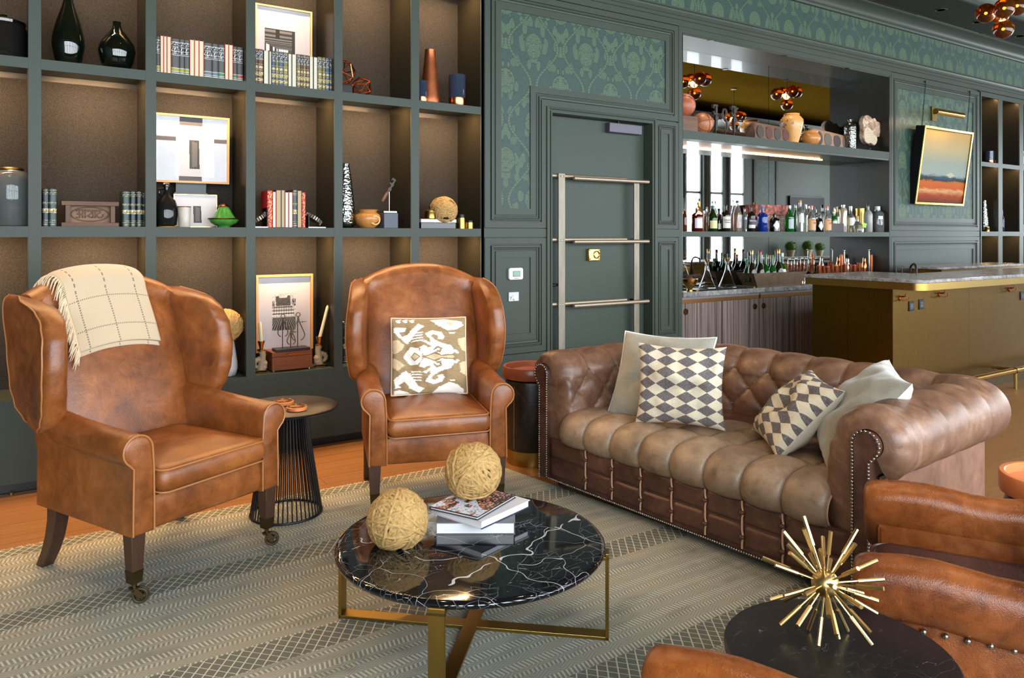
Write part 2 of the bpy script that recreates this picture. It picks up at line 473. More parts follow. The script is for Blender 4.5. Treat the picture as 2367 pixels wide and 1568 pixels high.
_m = _g.node('ShaderNodeMixShader', [_f, _g.node('ShaderNodeBsdfTransparent', [(1, 1, 1)]), _g.node('ShaderNodeBsdfGlossy', {'Color': (1, 1, 1), 'Roughness': .01})])
_o = _nt.nodes.new('ShaderNodeOutputMaterial'); _nt.links.new(_m.k, _o.inputs[0])
SEEDG = mat('seeded grey glass', graph=lambda g: {'Base Color': lin(150, 158, 156), 'Roughness': .06, 'Transmission Weight': .75, 'IOR': 1.45, 'Normal': g.bump((g.voro(g.obj(), 90) < .18), .5, .004)})
SMOKE = mat('dark smoked glass', lin(48, 48, 46), .05, trans=.7, ior=1.45)
BLKGL = mat('black green glass', lin(6, 13, 9), .05, coat=.6)
AMBERG = mat('smoked amber globe glass', lin(176, 108, 44), .03, trans=.9, ior=1.25, coat=.5)
BULB = mat('glowing filament bulb', (1, .6, .2), .5, emit=(1, .5, .14), estr=18)
LEDM = mat('warm light strip', (1, .7, .4), .5, emit=(1, .56, .24), estr=9)
DISC = mat('downlight lens', (1, .9, .8), .5, emit=(1, .82, .6), estr=6)
WHITE = mat('white plastic', lin(225, 226, 224), .35)
MAT = mat('white picture mat', lin(190, 189, 196), .8)
LCD = mat('green grey display', lin(120, 158, 140), .3)
CREAMC = mat('cream speckle glaze', graph=lambda g: {'Base Color': g.mix((g.noise(g.scale(g.obj(), (9, 9, .7)), 5, 3, .7, .5) > .62) * .8, lin(205, 205, 206), lin(120, 106, 96)), 'Roughness': .18, 'Coat Weight': .3})
GREENG = mat('green crackle glaze', graph=lambda g: {'Base Color': g.mix(g.noise(g.obj(), 30, 4), lin(12, 88, 40), lin(92, 160, 62)), 'Roughness': .16, 'Coat Weight': .5})
HORN = mat('pale horn', graph=lambda g: {'Base Color': g.mix(g.noise(g.scale(g.obj(), (3, 3, .6)), 14, 4), lin(140, 128, 116), lin(218, 208, 194)), 'Roughness': .3})
LINEN = mat('cream linen', graph=lambda g: {'Base Color': g.mix(g.noise(g.obj(), 160, 2), lin(196, 184, 160), lin(222, 212, 192)), 'Roughness': .9})
VELVET = mat('grey green velvet', graph=lambda g: {'Base Color': g.mix(g.noise(g.scale(g.obj(), (40, 6, 40)), 3, 4, .7) * .6 + g.noise(g.obj(), 7, 4) * .4, lin(104, 102, 90), lin(172, 170, 156)), 'Roughness': .75, 'Sheen Weight': .5, 'Normal': g.bump(g.noise(g.obj(), 11, 3), .3, .01)})
WHITEF = mat('white piping cloth', lin(226, 224, 220), .8)
CANDLE = mat('ivory wax', lin(214, 204, 168), .5)
PAGES = mat('book paper', graph=lambda g: {'Base Color': g.mix(g.noise(g.scale(g.obj(), (900, 30, 4)), 1, 2), lin(196, 178, 142), lin(232, 218, 188)), 'Roughness': .9})
PAGESW = mat('white book paper', graph=lambda g: {'Base Color': g.mix(g.noise(g.scale(g.obj(), (4, 4, 900)), 1, 2), lin(196, 196, 200), lin(238, 238, 240)), 'Roughness': .8})
TERRA = mat('pale clay', lin(206, 190, 156), .8)
LEAFM = mat('boxwood green', graph=lambda g: {'Base Color': g.mix(g.noise(g.obj(), 60, 2), lin(36, 82, 18), lin(104, 156, 40)), 'Roughness': .6})
ROPE = mat('natural jute rope', graph=lambda g: {'Base Color': g.mix(g.noise(g.obj(), 70, 3), lin(128, 92, 46), lin(206, 170, 108)), 'Roughness': .85})
ROPED = mat('dark jute core', lin(74, 52, 28), .95)
CORK = mat('cork', lin(190, 150, 104), .8)
PORCEL = mat('black glaze', lin(22, 22, 24), .2)
CLOTHC = mat('grey curtain', lin(96, 104, 102), .85)

def g_marble_black(g):
    o = g.obj()
    w = g.noise(o, 2.2, 3, .6, 0, 1); p = g.node('ShaderNodeVectorMath', [o, g.scale(w, (.28, .28, .1))], operation='ADD')
    e = g.voro(p, 5.5, 'DISTANCE_TO_EDGE'); e2 = g.voro(g.scale(p, (1, 1.7, 1)), 17, 'DISTANCE_TO_EDGE')
    th = g.noise(o, 3.0, 2); fl = g.noise(g.scale(p, (1, 3, 1)), 16, 3, .7, 1.0)
    v = (e < (th - .40) * .018) * .8; v2 = (e2 < .010) * (g.noise(o, 4, 2) > .5) * .42; v3 = (fl > .70) * .6 * (th > .42)
    x, y, z = g.sep(p)
    def vein(ax, ay, f, wd, s): return (g.abs(g.fract((x * ax + y * ay) * f + g.noise(o, 2.2, 3, .6) * .8 + s) - .5) < wd)
    br = g.noise(o, 5, 3, .6)
    v4 = g.mx(vein(.8, .6, 2.6, .006, .1) * (br > .47), vein(-.35, .94, 2.1, .005, .4) * (br < .55)) * .75
    v2 = g.mx(v2 * .6, v4)
    return {'Base Color': g.mix(g.mx(g.mx(v, v2), v3), lin(13, 14, 18), lin(208, 210, 218)), 'Roughness': .06, 'Coat Weight': .3}
MARBLEB = mat('black marble with white veins', graph=g_marble_black)
def g_granite(g):
    o = g.obj(); n = g.noise(o, 26, 5, .75, .6); m = g.noise(o, 5, 4, .6, 1.5)
    return {'Base Color': g.ramp(n * .6 + m * .4, [(.34, lin(61, 61, 64)), (.48, lin(127, 125, 125)), (.62, lin(166, 164, 163))]), 'Roughness': .22}
GRANITE = mat('grey granite', graph=g_granite)
def g_kilim(g):
    u, v, z = g.sep(g.uv())
    j = g.noise(g.comb(u * 4, v * 60, 0), 6, 1) * .05
    a = g.abs(g.fract(u * 4.3 + j) - .5); b = g.abs(g.fract(v * 6.9) - .5)
    dia = (a + b < .5); kn = g.noise(g.comb(u * 30, v * 160, 0), 2, 2)
    row = g.sin(v * 500) * .5 + .5
    c = g.mix(dia, lin(228, 214, 186), lin(92, 84, 86))
    c = g.mix((kn > .56) * .5, c, lin(186, 178, 170)); c = g.mix(row * .12, c, lin(60, 54, 52))
    return {'Base Color': c, 'Roughness': .95, 'Normal': g.bump(row + kn, .5, .004)}
KILIM = mat('grey and cream diamond weave', graph=g_kilim)
def g_throw(g):
    u, v, z = g.sep(g.uv())
    a = g.fract(u * 2.75 + .18); b = g.fract(v * 3.6 + .5)
    lu = (g.abs(a - .5) < .022) * (g.fract(v * 44) < .58); lv = (g.abs(b - .5) < .02) * (g.fract(u * 42) < .5)
    n = g.noise(g.comb(u * 90, v * 90, 0), 2, 2)
    c = g.mix(n, lin(180, 158, 128), lin(198, 178, 150))
    return {'Base Color': g.mix(g.mx(lu, lv) * .85, c, lin(96, 84, 72)), 'Roughness': .95, 'Sheen Weight': .3, 'Normal': g.bump(n, .3, .003)}
THROW = mat('cream windowpane wool', graph=g_throw)
def g_painting(g):
    u, v, z = g.sep(g.uv())
    n = g.noise(g.comb(u * 2, v * 5, 0), 3, 5, .65, .6); n2 = g.noise(g.comb(u * 5, v * 26, 2), 2, 5, .7)
    t = v + (n - .5) * .11 + (n2 - .5) * .03
    c = g.ramp(t, [(.02, lin(104, 38, 16)), (.1, lin(142, 56, 16)), (.165, lin(186, 138, 90)), (.2, lin(170, 74, 22)), (.285, lin(166, 88, 26)), (.315, lin(30, 38, 34)),
                   (.35, lin(40, 58, 62)), (.39, lin(130, 140, 134)), (.55, lin(128, 136, 124)), (.75, lin(156, 142, 104)), (1, lin(170, 134, 74))])
    blob = (g.abs(u - .66) * 1.0 + g.abs(v - .395) * 2.4 < .1 + (n2 - .5) * .1)
    c = g.mix(blob * .8, c, lin(171, 165, 144))
    blue = (g.abs(v - .335 - (n2 - .5) * .06) < .014) * (g.abs(u - .5) < .2)
    return {'Base Color': g.mix(blue * .8, c, lin(25, 63, 98)), 'Roughness': .6, 'Specular IOR Level': .1}
PAINTING = mat('abstract landscape in ochre and rust', graph=g_painting)
VCOL = mat('printed picture', graph=lambda g: {'Base Color': g.node('ShaderNodeAttribute', out=0, attribute_name='print'), 'Roughness': .75})
VCLOTH = mat('printed cloth', graph=lambda g: {'Base Color': g.node('ShaderNodeAttribute', out=0, attribute_name='print'), 'Roughness': .9, 'Normal': g.bump(g.noise(g.scale(g.obj(), (1, 1, 9)), 60, 2), .3, .003)})
VGLOSS = mat('glossy printed cover', graph=lambda g: {'Base Color': g.node('ShaderNodeAttribute', out=0, attribute_name='print'), 'Roughness': .2})
def flat(rgb, rough=.6, metal=0, **k): return mat('colour %d %d %d' % rgb, lin(*rgb), rough, metal, **k)
_cm = {}
def C(rgb, rough=.6, metal=0):
    k = (rgb, rough, metal)
    if k not in _cm: _cm[k] = flat(rgb, rough, metal)
    return _cm[k]
_gm = {}
def BG(rgb, rough=.04, trans=.85):
    k = (rgb, rough, trans)
    if k not in _gm: _gm[k] = mat('bottle glass %d %d %d' % rgb, lin(*rgb), rough, trans=trans, ior=1.4, coat=.2)
    return _gm[k]
# ---------------------------------------------------------------- the room
XW, XE, ZC, ZT = -4.2, 20.6, 4.0, 4.32
NIX0, NIX1, NIZ = 5.177, 8.615, 3.297          # bar niche
CD = .37                                        # depth of shelves
ZSH = [(.482, .515), (1.409, 1.47), (2.345, 2.404), (3.28, 3.34)]
b = MB(); b.box(XW, XE, SOUTH - .3, .55, -.2, -.012)
floor_o = struct('floor', b, mat('floor screed', lin(120, 84, 52), .6))
# oak boards: those the photograph shows are pieces, the rest of the room is one field
PW, PL = .135, 1.75
near, far = [], MB()
rows = int((0.02 - SOUTH) / PW) + 1
for r in range(rows):
    y1 = .02 - r * PW; off = (r * .61) % PL
    k = 0; x = XW - off
    while x < XE:
        x0, x1 = max(x, XW), min(x + PL, XE)
        if x1 - x0 > .02:
            vis = (-1.0 < (x0 + x1) / 2 < 4.6 and y1 > -1.75) or (4.0 < x0 < 10.5 and -3.2 < y1 < -1.3)
            if vis: near.append((x0, x1, y1))
            else: far.box(x0 + .001, x1 - .001, y1 - PW + .001, y1 - .001, -.012, 0)
        x += PL
pm = None
b = MB(); b.box(-PL / 2 + .001, PL / 2 - .001, -PW / 2 + .001, PW / 2 - .001, -.012, 0)
pm = mesh_of('plank', b, 0, [PLANK])
for x0, x1, y1 in near[:300]:
    o = bpy.data.objects.new('plank', pm); COL.objects.link(o); o.parent = floor_o
    o.location = ((x0 + x1) / 2, y1 - PW / 2, 0); o.scale.x = (x1 - x0) / PL
for x0, x1, y1 in near[300:]: far.box(x0 + .001, x1 - .001, y1 - PW + .001, y1 - .001, -.012, 0)
obj('plank_field', far, PLANK, floor_o, 0, kind='stuff')

w = MB()
w.box(XW, XE, .42, .55, 0, ZT)
w.box(XW, XE, .025, .42, 3.34, ZT); w.box(NIX0, NIX1, .025, .42, NIZ, 3.34)
w.box(3.035, 3.66, .025, .42, 0, 3.34); w.box(3.66, 4.80, .025, .42, 2.435, 3.34); w.box(4.80, NIX0, .025, .42, 0, 3.34)
w.box(NIX1, 10.784, .025, .42, 0, 3.34); w.box(14.5, XE, .025, .42, 0, 3.34); w.box(XW, -1.14, .025, .42, 0, 3.34)
struct('wall_north', w, PAINT, smooth=0)
b = MB(); b.box(XW - .15, XW, SOUTH - .2, .55, 0, ZT); struct('wall_west', b, CREAMW, smooth=0)
b = MB(); b.box(XE, XE + .15, SOUTH - .2, .55, 0, ZT); struct('wall_east', b, CREAMW, smooth=0)
# south wall with window openings
w = MB(); w.box(XW, XE, SOUTH - .2, SOUTH, 0, WIN_Z0); w.box(XW, XE, SOUTH - .2, SOUTH, WIN_Z1, ZT)
edges = [XW] + [e for x in WIN_X for e in (x - WIN_W / 2, x + WIN_W / 2)] + [XE]
for a, c in zip(edges[::2], edges[1::2]): w.box(a, c, SOUTH - .2, SOUTH, WIN_Z0, WIN_Z1)
struct('wall_south', w, CREAMW, smooth=0)
wm = None
for k, x in enumerate(WIN_X):
    if wm is None:
        b = MB()
        for q in (-1, 1): b.box(q * WIN_W / 2 - .03, q * WIN_W / 2 + .03, .004, .06, WIN_Z0, WIN_Z1)
        b.box(-WIN_W / 2, WIN_W / 2, .004, .06, WIN_Z0 - .03, WIN_Z0 + .03); b.box(-WIN_W / 2, WIN_W / 2, .004, .06, WIN_Z1 - .03, WIN_Z1 + .03)
        b.box(-WIN_W / 2, WIN_W / 2, .008, .05, 2.42, 2.48)
        wm = mesh_of('window_frame', b, 0, [PAINT])
    o = bpy.data.objects.new('window_%d' % (k + 1), wm); COL.objects.link(o); o.location = (x, SOUTH, 0); o['kind'] = 'structure'
    if k == 0:
        b = MB(); b.box(-WIN_W / 2, WIN_W / 2, .026, .030, WIN_Z0, WIN_Z1); wp_ = mesh_of('pane', b, 0, [PANE])
    q = bpy.data.objects.new('pane', wp_); COL.objects.link(q); q.parent = o
# a curtain gathered on every other pier
cm_ = None
for k in range(0, 24, 2):
    if cm_ is None:
        b = MB(); b.grid(lambda u, v: (-.15 + .3 * u, .03 * sin(u * 6 * pi), .03 + 3.7 * v), 48, 1); cm_ = mesh_of('curtain', b, 180, [CLOTHC])
    o = bpy.data.objects.new('curtain', cm_); COL.objects.link(o); o.location = (WIN_X[k] + .39, SOUTH + .12, 0)
    tag(o, 'grey curtain gathered between windows on the wall facing the bar', 'curtain', 'curtains on the window wall')
# ceiling: perimeter soffit and raised bronze tray
TY0, TY1, TX0, TX1 = -.75, -5.8, -3.2, 19.6
w = MB(); w.box(XW, XE, TY0, .55, ZC, ZC + .12); w.box(XW, XE, SOUTH - .2, TY1, ZC, ZC + .12)
w.box(XW, TX0, TY1, TY0, ZC, ZC + .12); w.box(TX1, XE, TY1, TY0, ZC, ZC + .12)
struct('ceiling', w, CEILP, smooth=0)
b = MB(); b.box(XW, XE, SOUTH - .2, .55, ZT, ZT + .1); struct('ceiling_tray', b, TRAYP, smooth=0)
def crown(name, prof, m=PAINT, x0=XW, x1=XE, flip=1, y0=0):
    b = MB(); b.loft([[(x0, y0 + flip * p[0], p[1]) for p in prof], [(x1, y0 + flip * p[0], p[1]) for p in prof]])
    return struct(name, b, m, smooth=30)
cove = [(-.045 - .14 * (1 - cos(t * pi / 20)), 3.905 + .075 * sin(t * pi / 20)) for t in range(11)]
CP = [(.03, 3.868), (-.028, 3.868), (-.034, 3.88), (-.034, 3.893), (-.045, 3.897)] + cove + [(-.195, 3.982), (-.205, 3.99), (-.205, 4.0), (.03, 4.0)]
crown('trim_1', CP)
TP = [(0, 4.0), (-.03, 4.0), (-.03, 4.03), (-.05, 4.04), (-.09, 4.10), (-.1, 4.12), (0, 4.12)]
crown('trim_2', TP, PAINT, TX0, TX1, 1, TY0); crown('trim_3', TP, PAINT, TX0, TX1, -1, TY1)
crown('trim_4', CP, PAINT, XW, XE, -1, SOUTH)
TR = [(.03, 3.352), (-.002, 3.352), (-.002, 3.40), (.006, 3.403), (.006, 3.409), (-.004, 3.412), (-.004, 3.44), (-.016, 3.447), (-.016, 3.456), (-.03, 3.47), (-.034, 3.484), (-.05, 3.49), (-.05, 3.503), (.03, 3.503)]
crown('trim_5', TR)
b = MB(); b.box(XW, XE, .008, .03, 3.503, 3.868); struct('trim_13', b, WALLP, smooth=0)

# ---- moulded panels: mitred rings around an outline
def inset(poly, d):
    n = len(poly); out = []
    for i in range(n):
        p, q, r = poly[i - 1], poly[i], poly[(i + 1) % n]
        n1 = Vector((-(q[1] - p[1]), q[0] - p[0])).normalized(); n2 = Vector((-(r[1] - q[1]), r[0] - q[0])).normalized()
        k = n1 + n2; k = k * (1 / max(k.dot(n1), .2)); out.append((q[0] + k.x * d, q[1] + k.y * d))
    return out
MOULD = [(.004, .022), (.004, 0), (.052, 0), (.054, .014), (.063, .014), (.065, -.004), (.078, -.006), (.082, .008), (.094, .01), (.097, .016), (.105, .016), (.107, .006), (.158, .006), (.158, .02)]
def panel(name, poly, centre, prof=MOULD, scale=1.0, flat=None):
    """poly counter-clockwise seen from the room in (x, z)"""
    b = MB(); b.loft([[(p[0], y, p[1]) for p in inset(poly, i * scale)] for i, y in prof], False, False, True)
    o = struct(name, b, PAINT, smooth=0)
    b = MB(); P = inset(poly, prof[-1][0] * scale)
    vs = [(p[0], .016, p[1]) for p in P]
    b.add(vs, [tuple(range(len(vs)))])
    obj('panel_field', b, centre, o, 0)
    return o
panel('trim_6', [(3.035, 1.475), (3.63, 1.475), (3.63, 2.462), (5.13, 2.462), (5.13, 3.35), (3.035, 3.35)], WALLP)
panel('trim_7', [(3.035, .48), (3.63, .48), (3.63, 1.402), (3.035, 1.402)], PAINT)
panel('trim_8', [(4.835, 1.475), (5.13, 1.475), (5.13, 2.458), (4.835, 2.458)], PAINT, scale=.72)
panel('trim_9', [(4.835, .48), (5.13, .48), (5.13, 1.402), (4.835, 1.402)], PAINT, scale=.72)
panel('trim_10', [(8.64, 1.475), (10.755, 1.475), (10.755, 3.33), (8.64, 3.33)], WALLP)
panel('trim_11', [(8.64, .48), (10.755, .48), (10.755, 1.402), (8.64, 1.402)], PAINT)
b = MB(); b.box(3.007, 3.033, 0, .03, 0, 3.35); b.box(5.132, NIX0, 0, .03, 0, 3.35); b.box(NIX1, 8.638, 0, .03, 0, 3.35); b.box(10.757, 10.782, 0, .03, 0, 3.35)
b.box(3.033, 3.632, 0, .03, 1.404, 1.473); b.box(4.833, 5.132, 0, .03, 1.404, 1.473); b.box(8.638, 10.757, 0, .03, 1.404, 1.473)
b.box(NIX0, NIX1, 0, .03, NIZ, 3.35); b.box(XW, 3.007, 0, .03, 3.342, 3.35)
for x0, x1 in ((3.033, 3.632), (4.833, 5.132), (8.638, 10.757)): b.box(x0, x1, .002, .03, .06, .478)
struct('trim_12', b, PAINT, smooth=0)
b = MB(); b.box(3.0, 3.66, .012, .03, 0, .06); b.box(4.80, 5.17, .012, .03, 0, .06); b.box(8.62, 10.78, .012, .03, 0, .06); struct('baseboard_north', b, BLACKP, smooth=0)
# ---- door
b = MB(); 
DP = [(0, .02), (0, -.012), (.02, -.016), (.024, -.004), (.034, -.004), (.037, -.014), (.05, -.014), (.05, .125)]
dpoly = [(3.625, -.02), (4.842, -.02), (4.842, 2.46), (3.625, 2.46)]
rings = []
for i, y in DP:
    rings.append([(3.625 + i, y, 0), (3.625 + i, y, 2.47 - i), (4.84 - i, y, 2.47 - i), (4.84 - i, y, 0)])
b.loft(rings, False, False, False)
door = struct('door_1', b, PAINT_D, smooth=0)
b = MB(); b.box(3.677, 4.788, .10, .15, .008, 2.418); obj('door_leaf', b, PAINT_D, door, 0, bevel=.003)
b = MB(); b.box(3.655, 3.677, .15, .3, 0, 2.44); b.box(4.788, 4.81, .15, .3, 0, 2.44); b.box(3.65, 4.81, .15, .3, 2.418, 2.44); obj('door_stop', b, BLACKP, door, 0)
YB = .03
def pull_post(px, ytop, wpx):
    p = WP(px, ytop, YB); x = p.x; hw = px_len(wpx, x, YB) / 2
    b = MB(); b.box(x - hw, x + hw, YB - .012, YB, .30, p.z)
    o = obj('pull_post', b, PEWTER, door, 0, bevel=.002)
    for (dx, z) in [(s * hw * .45, zz) for zz in PZ for s in (-1, 1)]:
        s_ = MB(); s_.lathe([(.0, -.004), (.008, -.004), (.008, 0), (.005, .003), (0, .004)], 10)
        obj('screw', s_, STEEL, o, 40, loc=(x + dx, YB - .012, z), rot=(pi / 2, 0, 0))
    return x, hw
PZ = [WP(1298, y, YB).z for y in (408, 556, 705)] + [.45]
xl, hl = pull_post(1297, 401, 19); xr, hr = pull_post(1470, 417, 16)
for z in PZ:
    for x0, x1, yy, dz in ((xl - .12, px_at(1446, .06), .052, .006), (px_at(1321, 0) + .02, xr + .12, -.004, -.012)):
        b = MB(); b.cyl((x0, yy, z + dz), (x1, yy, z + dz), .0165, 14)
        obj('pull_rod', b, ROD, door, 40, bevel=.003)
    for x in (xl, xr):
        b = MB(); b.cyl((x, .05, z), (x, .102, z), .01, 8); obj('stand_off', b, IRON, door)
p = WP(1371, 589, .085)
b = MB(); b.cbox((p.x, .083, p.z), (.125, .036, .105)); lk = obj('brass_lock', b, GOLD, door, 30, bevel=.006)
b = MB(); b.tube([(p.x + .022 + .03 * cos(a * pi / 10), .062, p.z + .03 * sin(a * pi / 10)) for a in range(20)], .005, 6, True); b.lathe([(0, 0), (.012, 0), (.012, .01), (0, .012)], 10, (0, 0, 0))
obj('lock_ring', b, BRASS, lk)
for sx in (-1, 1):
    for sz in (-1, 1):
        s_ = MB(); s_.sphere((p.x + sx * .048, .064, p.z + sz * .038), .007, 8, 5); obj('screw', s_, STEEL, lk)
p = WP(1277, 659, .06); b = MB(); b.cyl((p.x - .03, .1, p.z), (p.x - .03, .05, p.z), .012); b.tube([(p.x - .035, .05, p.z), (p.x + .055, .045, p.z)], [.014, .011], 10); obj('door_lever', b, BLKMET, door)
p0, p1 = WP(1406, 283, .06), WP(1481, 313, .06)
cl = thing('door_closer', 'purple grey box door closer with jointed arm at top of the door', 'door closer', (p0.x, .06, p1.z))
b = MB(); b.box(0, p1.x - p0.x, -.02, .039, 0, p0.z - p1.z); obj('closer_body', b, mat('grey violet enamel', lin(84, 80, 92), .4, .3), cl, 30, bevel=.006)
b = MB(); L = p1.x - p0.x
b.cyl((L * .3, .0, p0.z - p1.z), (L * .3, .0, p0.z - p1.z + .05), .012); b.cbox((L * .0, .0, p0.z - p1.z + .06), (L * .95, .018, .012)); b.cbox((L * .05, .0, p0.z - p1.z + .085), (L * 1.3, .02, .014)); b.cyl((-L * .55, 0, p0.z - p1.z + .03), (-L * .55, 0, p0.z - p1.z + .095), .016); b.cyl((L * .68, 0, p0.z - p1.z + .04), (L * .68, 0, p0.z - p1.z + .1), .016)
obj('closer_arm', b, BLKMET, cl)
# thermostat and sensor on the lower panel
p = WP(1190.5, 633, .01); th_ = thing('thermostat', 'white wall thermostat with green display beside the door', 'thermostat', (p.x, .016, p.z))
b = MB(); hw = px_len(19.5, p.x, 0); hh = px_len(13, p.x, 0)
b.prism([(x, z + .006 * (1 - (x / hw) ** 2) * (1 if z > 0 else -1)) for x, z in rrect(-hw, hw, -hh, hh, .014)], -.024, 0); obj('casing', b, WHITE, th_, 40, bevel=.004)
b = MB(); b.box(-hw * .48, hw * .56, -.0255, -.024, -hh * .5, hh * .5); obj('display_bezel', b, C((70, 74, 78), .4), th_, 0)
b = MB(); b.box(-hw * .42, hw * .5, -.027, -.0255, -hh * .4, hh * .42); obj('display', b, LCD, th_, 0)
for k in range(4):
    for s in (-1, 1):
        b = MB(); b.box(s * hw * .66 - .004, s * hw * .66 + .006, -.026, -.024, -hh * .5 + k * hh * .3, -hh * .5 + k * hh * .3 + .006); obj('button', b, C((190, 194, 196), .4), th_, 0)
b = MB(); b.box(-hw * .3, hw * .4, -.0245, -.0238, -hh * .86, -hh * .74); obj('maker_line', b, C((120, 120, 124)), th_, 0)
p = WP(1187, 686, .01); sn = thing('motion_sensor', 'small pale grey square motion sensor under the thermostat', 'sensor', (p.x, .016, p.z))
hw = px_len(14, p.x, 0); hh = px_len(10.5, p.x, 0)
b = MB(); b.box(-hw, hw, -.012, 0, -hh, hh); obj('plate', b, C((188, 194, 196), .35), sn, 0, bevel=.003)
b = MB(); b.add([(-hw * .7, -.0125, -hh * .9), (hw * .7, -.0125, -hh * .9), (hw * .55, -.024, 0), (0, -.03, hh * .35), (-hw * .55, -.024, 0)], [(0, 1, 2, 3, 4)]); b.sphere((0, -.012, -hh * .3), hh * .55, 12, 8); obj('lens', b, C((226, 230, 232), .25), sn)
for s in (-1, 1):
    b = MB(); b.sphere((s * hw * .72, -.012, 0), .006, 8, 6); obj('lamp', b, WHITE, sn)

# ---------------------------------------------------------------- built-in bookcases
def bookcase(name, label, xs, y1=CD, z_top=3.34):
    """xs: list of (x0, x1) openings"""
    t = thing(name, label, 'bookcase', (xs[0][0], 0, 0))
    X0 = xs[0][0]
    def part(n, b, m, **k): return obj(n, b, m, t, 0, **k)
    ups = [(xs[0][0] - .058, xs[0][0])] + [(a[1], c[0]) for a, c in zip(xs, xs[1:])] + [(xs[-1][1], xs[-1][1] + .0265)]
    for x0, x1 in ups:
        b = MB(); b.box(x0 - X0, x1 - X0, 0, y1, ZSH[0][0], z_top); part('upright', b, PAINT)
    for x0, x1 in xs:
        for i, (z0, z1) in enumerate(ZSH):
            b = MB(); e_ = .034 if i else 0; b.box(x0 - X0 + .0003, x1 - X0 - .0003, .0165, y1, z0 + e_, z1); b.box(x0 - X0 + .0003, x1 - X0 - .0003, 0.0005, .0165, z0, z1); part('shelf', b, PAINT)
            if i:
                b = MB(); b.box(x0 - X0 + .02, x1 - X0 - .02, .068, .082, z0 + .026, z0 + .0335); part('light_strip', b, LEDM)
        for (za, zb) in zip(ZSH, ZSH[1:]):
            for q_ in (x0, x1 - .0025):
                b = MB(); b.box(q_ - X0 + .0004, q_ - X0 + .0021, .012, y1 - .009, za[1] + .0003, zb[0] + (.033 if zb is not ZSH[-1] else .033)); part('side_shade_sheet', b, SHADE_PAINT)  # thin added sheets, the shade of the cubby sides is in their colour
            b = MB(); b.box(x0 - X0 + .0005, x1 - X0 - .0005, y1 - .008, y1 - .0005, za[1] + .0003, zb[0] - .0003); part('back_panel', b, FABRIC)
    b = MB(); b.box(ups[0][0] - X0, ups[-1][1] - X0, .002, y1, .052, ZSH[0][0] - .0005); part('base_panel', b, PAINT)
    b = MB(); b.box(ups[0][0] - X0, ups[-1][1] - X0, .03, y1, 0, .052); part('toe_kick', b, BLACKP)
    b = MB(); b.box(ups[0][0] - X0, ups[-1][1] - X0, y1, y1 + .04, 0, z_top); part('carcass_back', b, BLACKP)
    return t
LXS = [(-1.1, -.57), (-.512, .079), (.138, .669), (.726, 1.252), (1.31, 1.837), (1.896, 2.413), (2.479, 3.005)]
bookcase('bookcase', 'tall built-in grey green bookcase with lit cubbies behind the armchairs', LXS)
RXS = [(10.81, 11.277), (11.395, 11.9), (12.02, 12.53), (12.65, 13.16), (13.28, 13.8), (13.92, 14.44)]
bookcase('bookcase', 'far built-in grey green bookcase with lit cubbies beyond the painting', RXS)
for xs, m in ((LXS, 1), (RXS, .3)):
    for x0, x1 in xs:
        for z0, z1 in ZSH[1:]:
            light('shelf_strip', 'AREA', ((x0 + x1) / 2, .075, z0 + .024), 12.0 * m, (1, .60, .27), (radians(14), 0, 0), x1 - x0 - .16, .01)
# ---------------------------------------------------------------- bar niche
N0, N1 = NIX0, NIX1
MY = .392
nb = thing('bar_niche', 'mirrored bar niche with two long shelves between door and painting', 'bar shelving', (N0, 0, 0))
def np_(n, m, *bx, **k):
    b = MB()
    for q in bx: b.box(q[0] - N0, q[1] - N0, *q[2:])
    return obj(n, b, m, nb, 0, **k)
np_('side_panel', SHADE_PAINT, (N0, N0 + .012, 0.001, MY, .9, NIZ - .001)); np_('side_panel', SHADE_PAINT, (N1 - .012, N1, 0.001, MY, .9, NIZ - .001))  # niche sides coloured dark to stand for their shade
mj = WP(1776, 544, MY).x
for x0, x1 in ((N0 + .013, mj - .003), (mj + .003, N1 - .013)):
    for z0, z1 in ((.90, 1.403), (1.458, 2.296), (2.398, NIZ - .021)): np_('mirror_pane', MIRROR, (x0, x1, MY - .004, MY, z0, z1))
np_('ceiling_panel', GLOSSP, (N0 + .001, N1 - .001, .002, MY + .004, NIZ - .02, NIZ - .0005))
np_('shelf', PAINT, (N0 + .013, N1 - .013, 0, MY - .005, 1.404, 1.456))
np_('shelf', PAINT, (N0 + .013, N1 - .013, 0, MY - .005, 2.32, 2.397)); np_('shelf_underside', GLOSSP, (N0 + .013, N1 - .013, .004, MY - .005, 2.297, 2.3195))
np_('light_strip', LEDM, (N0 + .05, N1 - .75, MY - .018, MY - .008, 2.290, 2.2965))
light('niche_strip', 'AREA', ((N0 + N1) / 2 - .35, MY - .02, 2.287), 5, (1, .58, .28), (radians(-25), 0, 0), N1 - N0 - .9, .006)
for px, py in ((1642, 94), (1812, 129), (1957, 158)):
    p = FP(px, py, NIZ - .021)
    b = MB(); b.lathe([(.032, 0), (.032, -.003), (.024, -.003)], 16); o = obj('downlight', b, C((60, 56, 50), .3, .6), nb, loc=(p.x - N0, p.y, NIZ - .0205))
    b = MB(); b.lathe([(.0, -.001), (.024, -.001), (.024, -.0028), (0, -.0028)], 14); obj('lens', b, DISC, o)
    light('niche_downlight', 'SPOT', (p.x, p.y, NIZ - .03), 18, (1, .8, .58), (0, 0, 0), spot=radians(95), blend=.7, radius=.02)
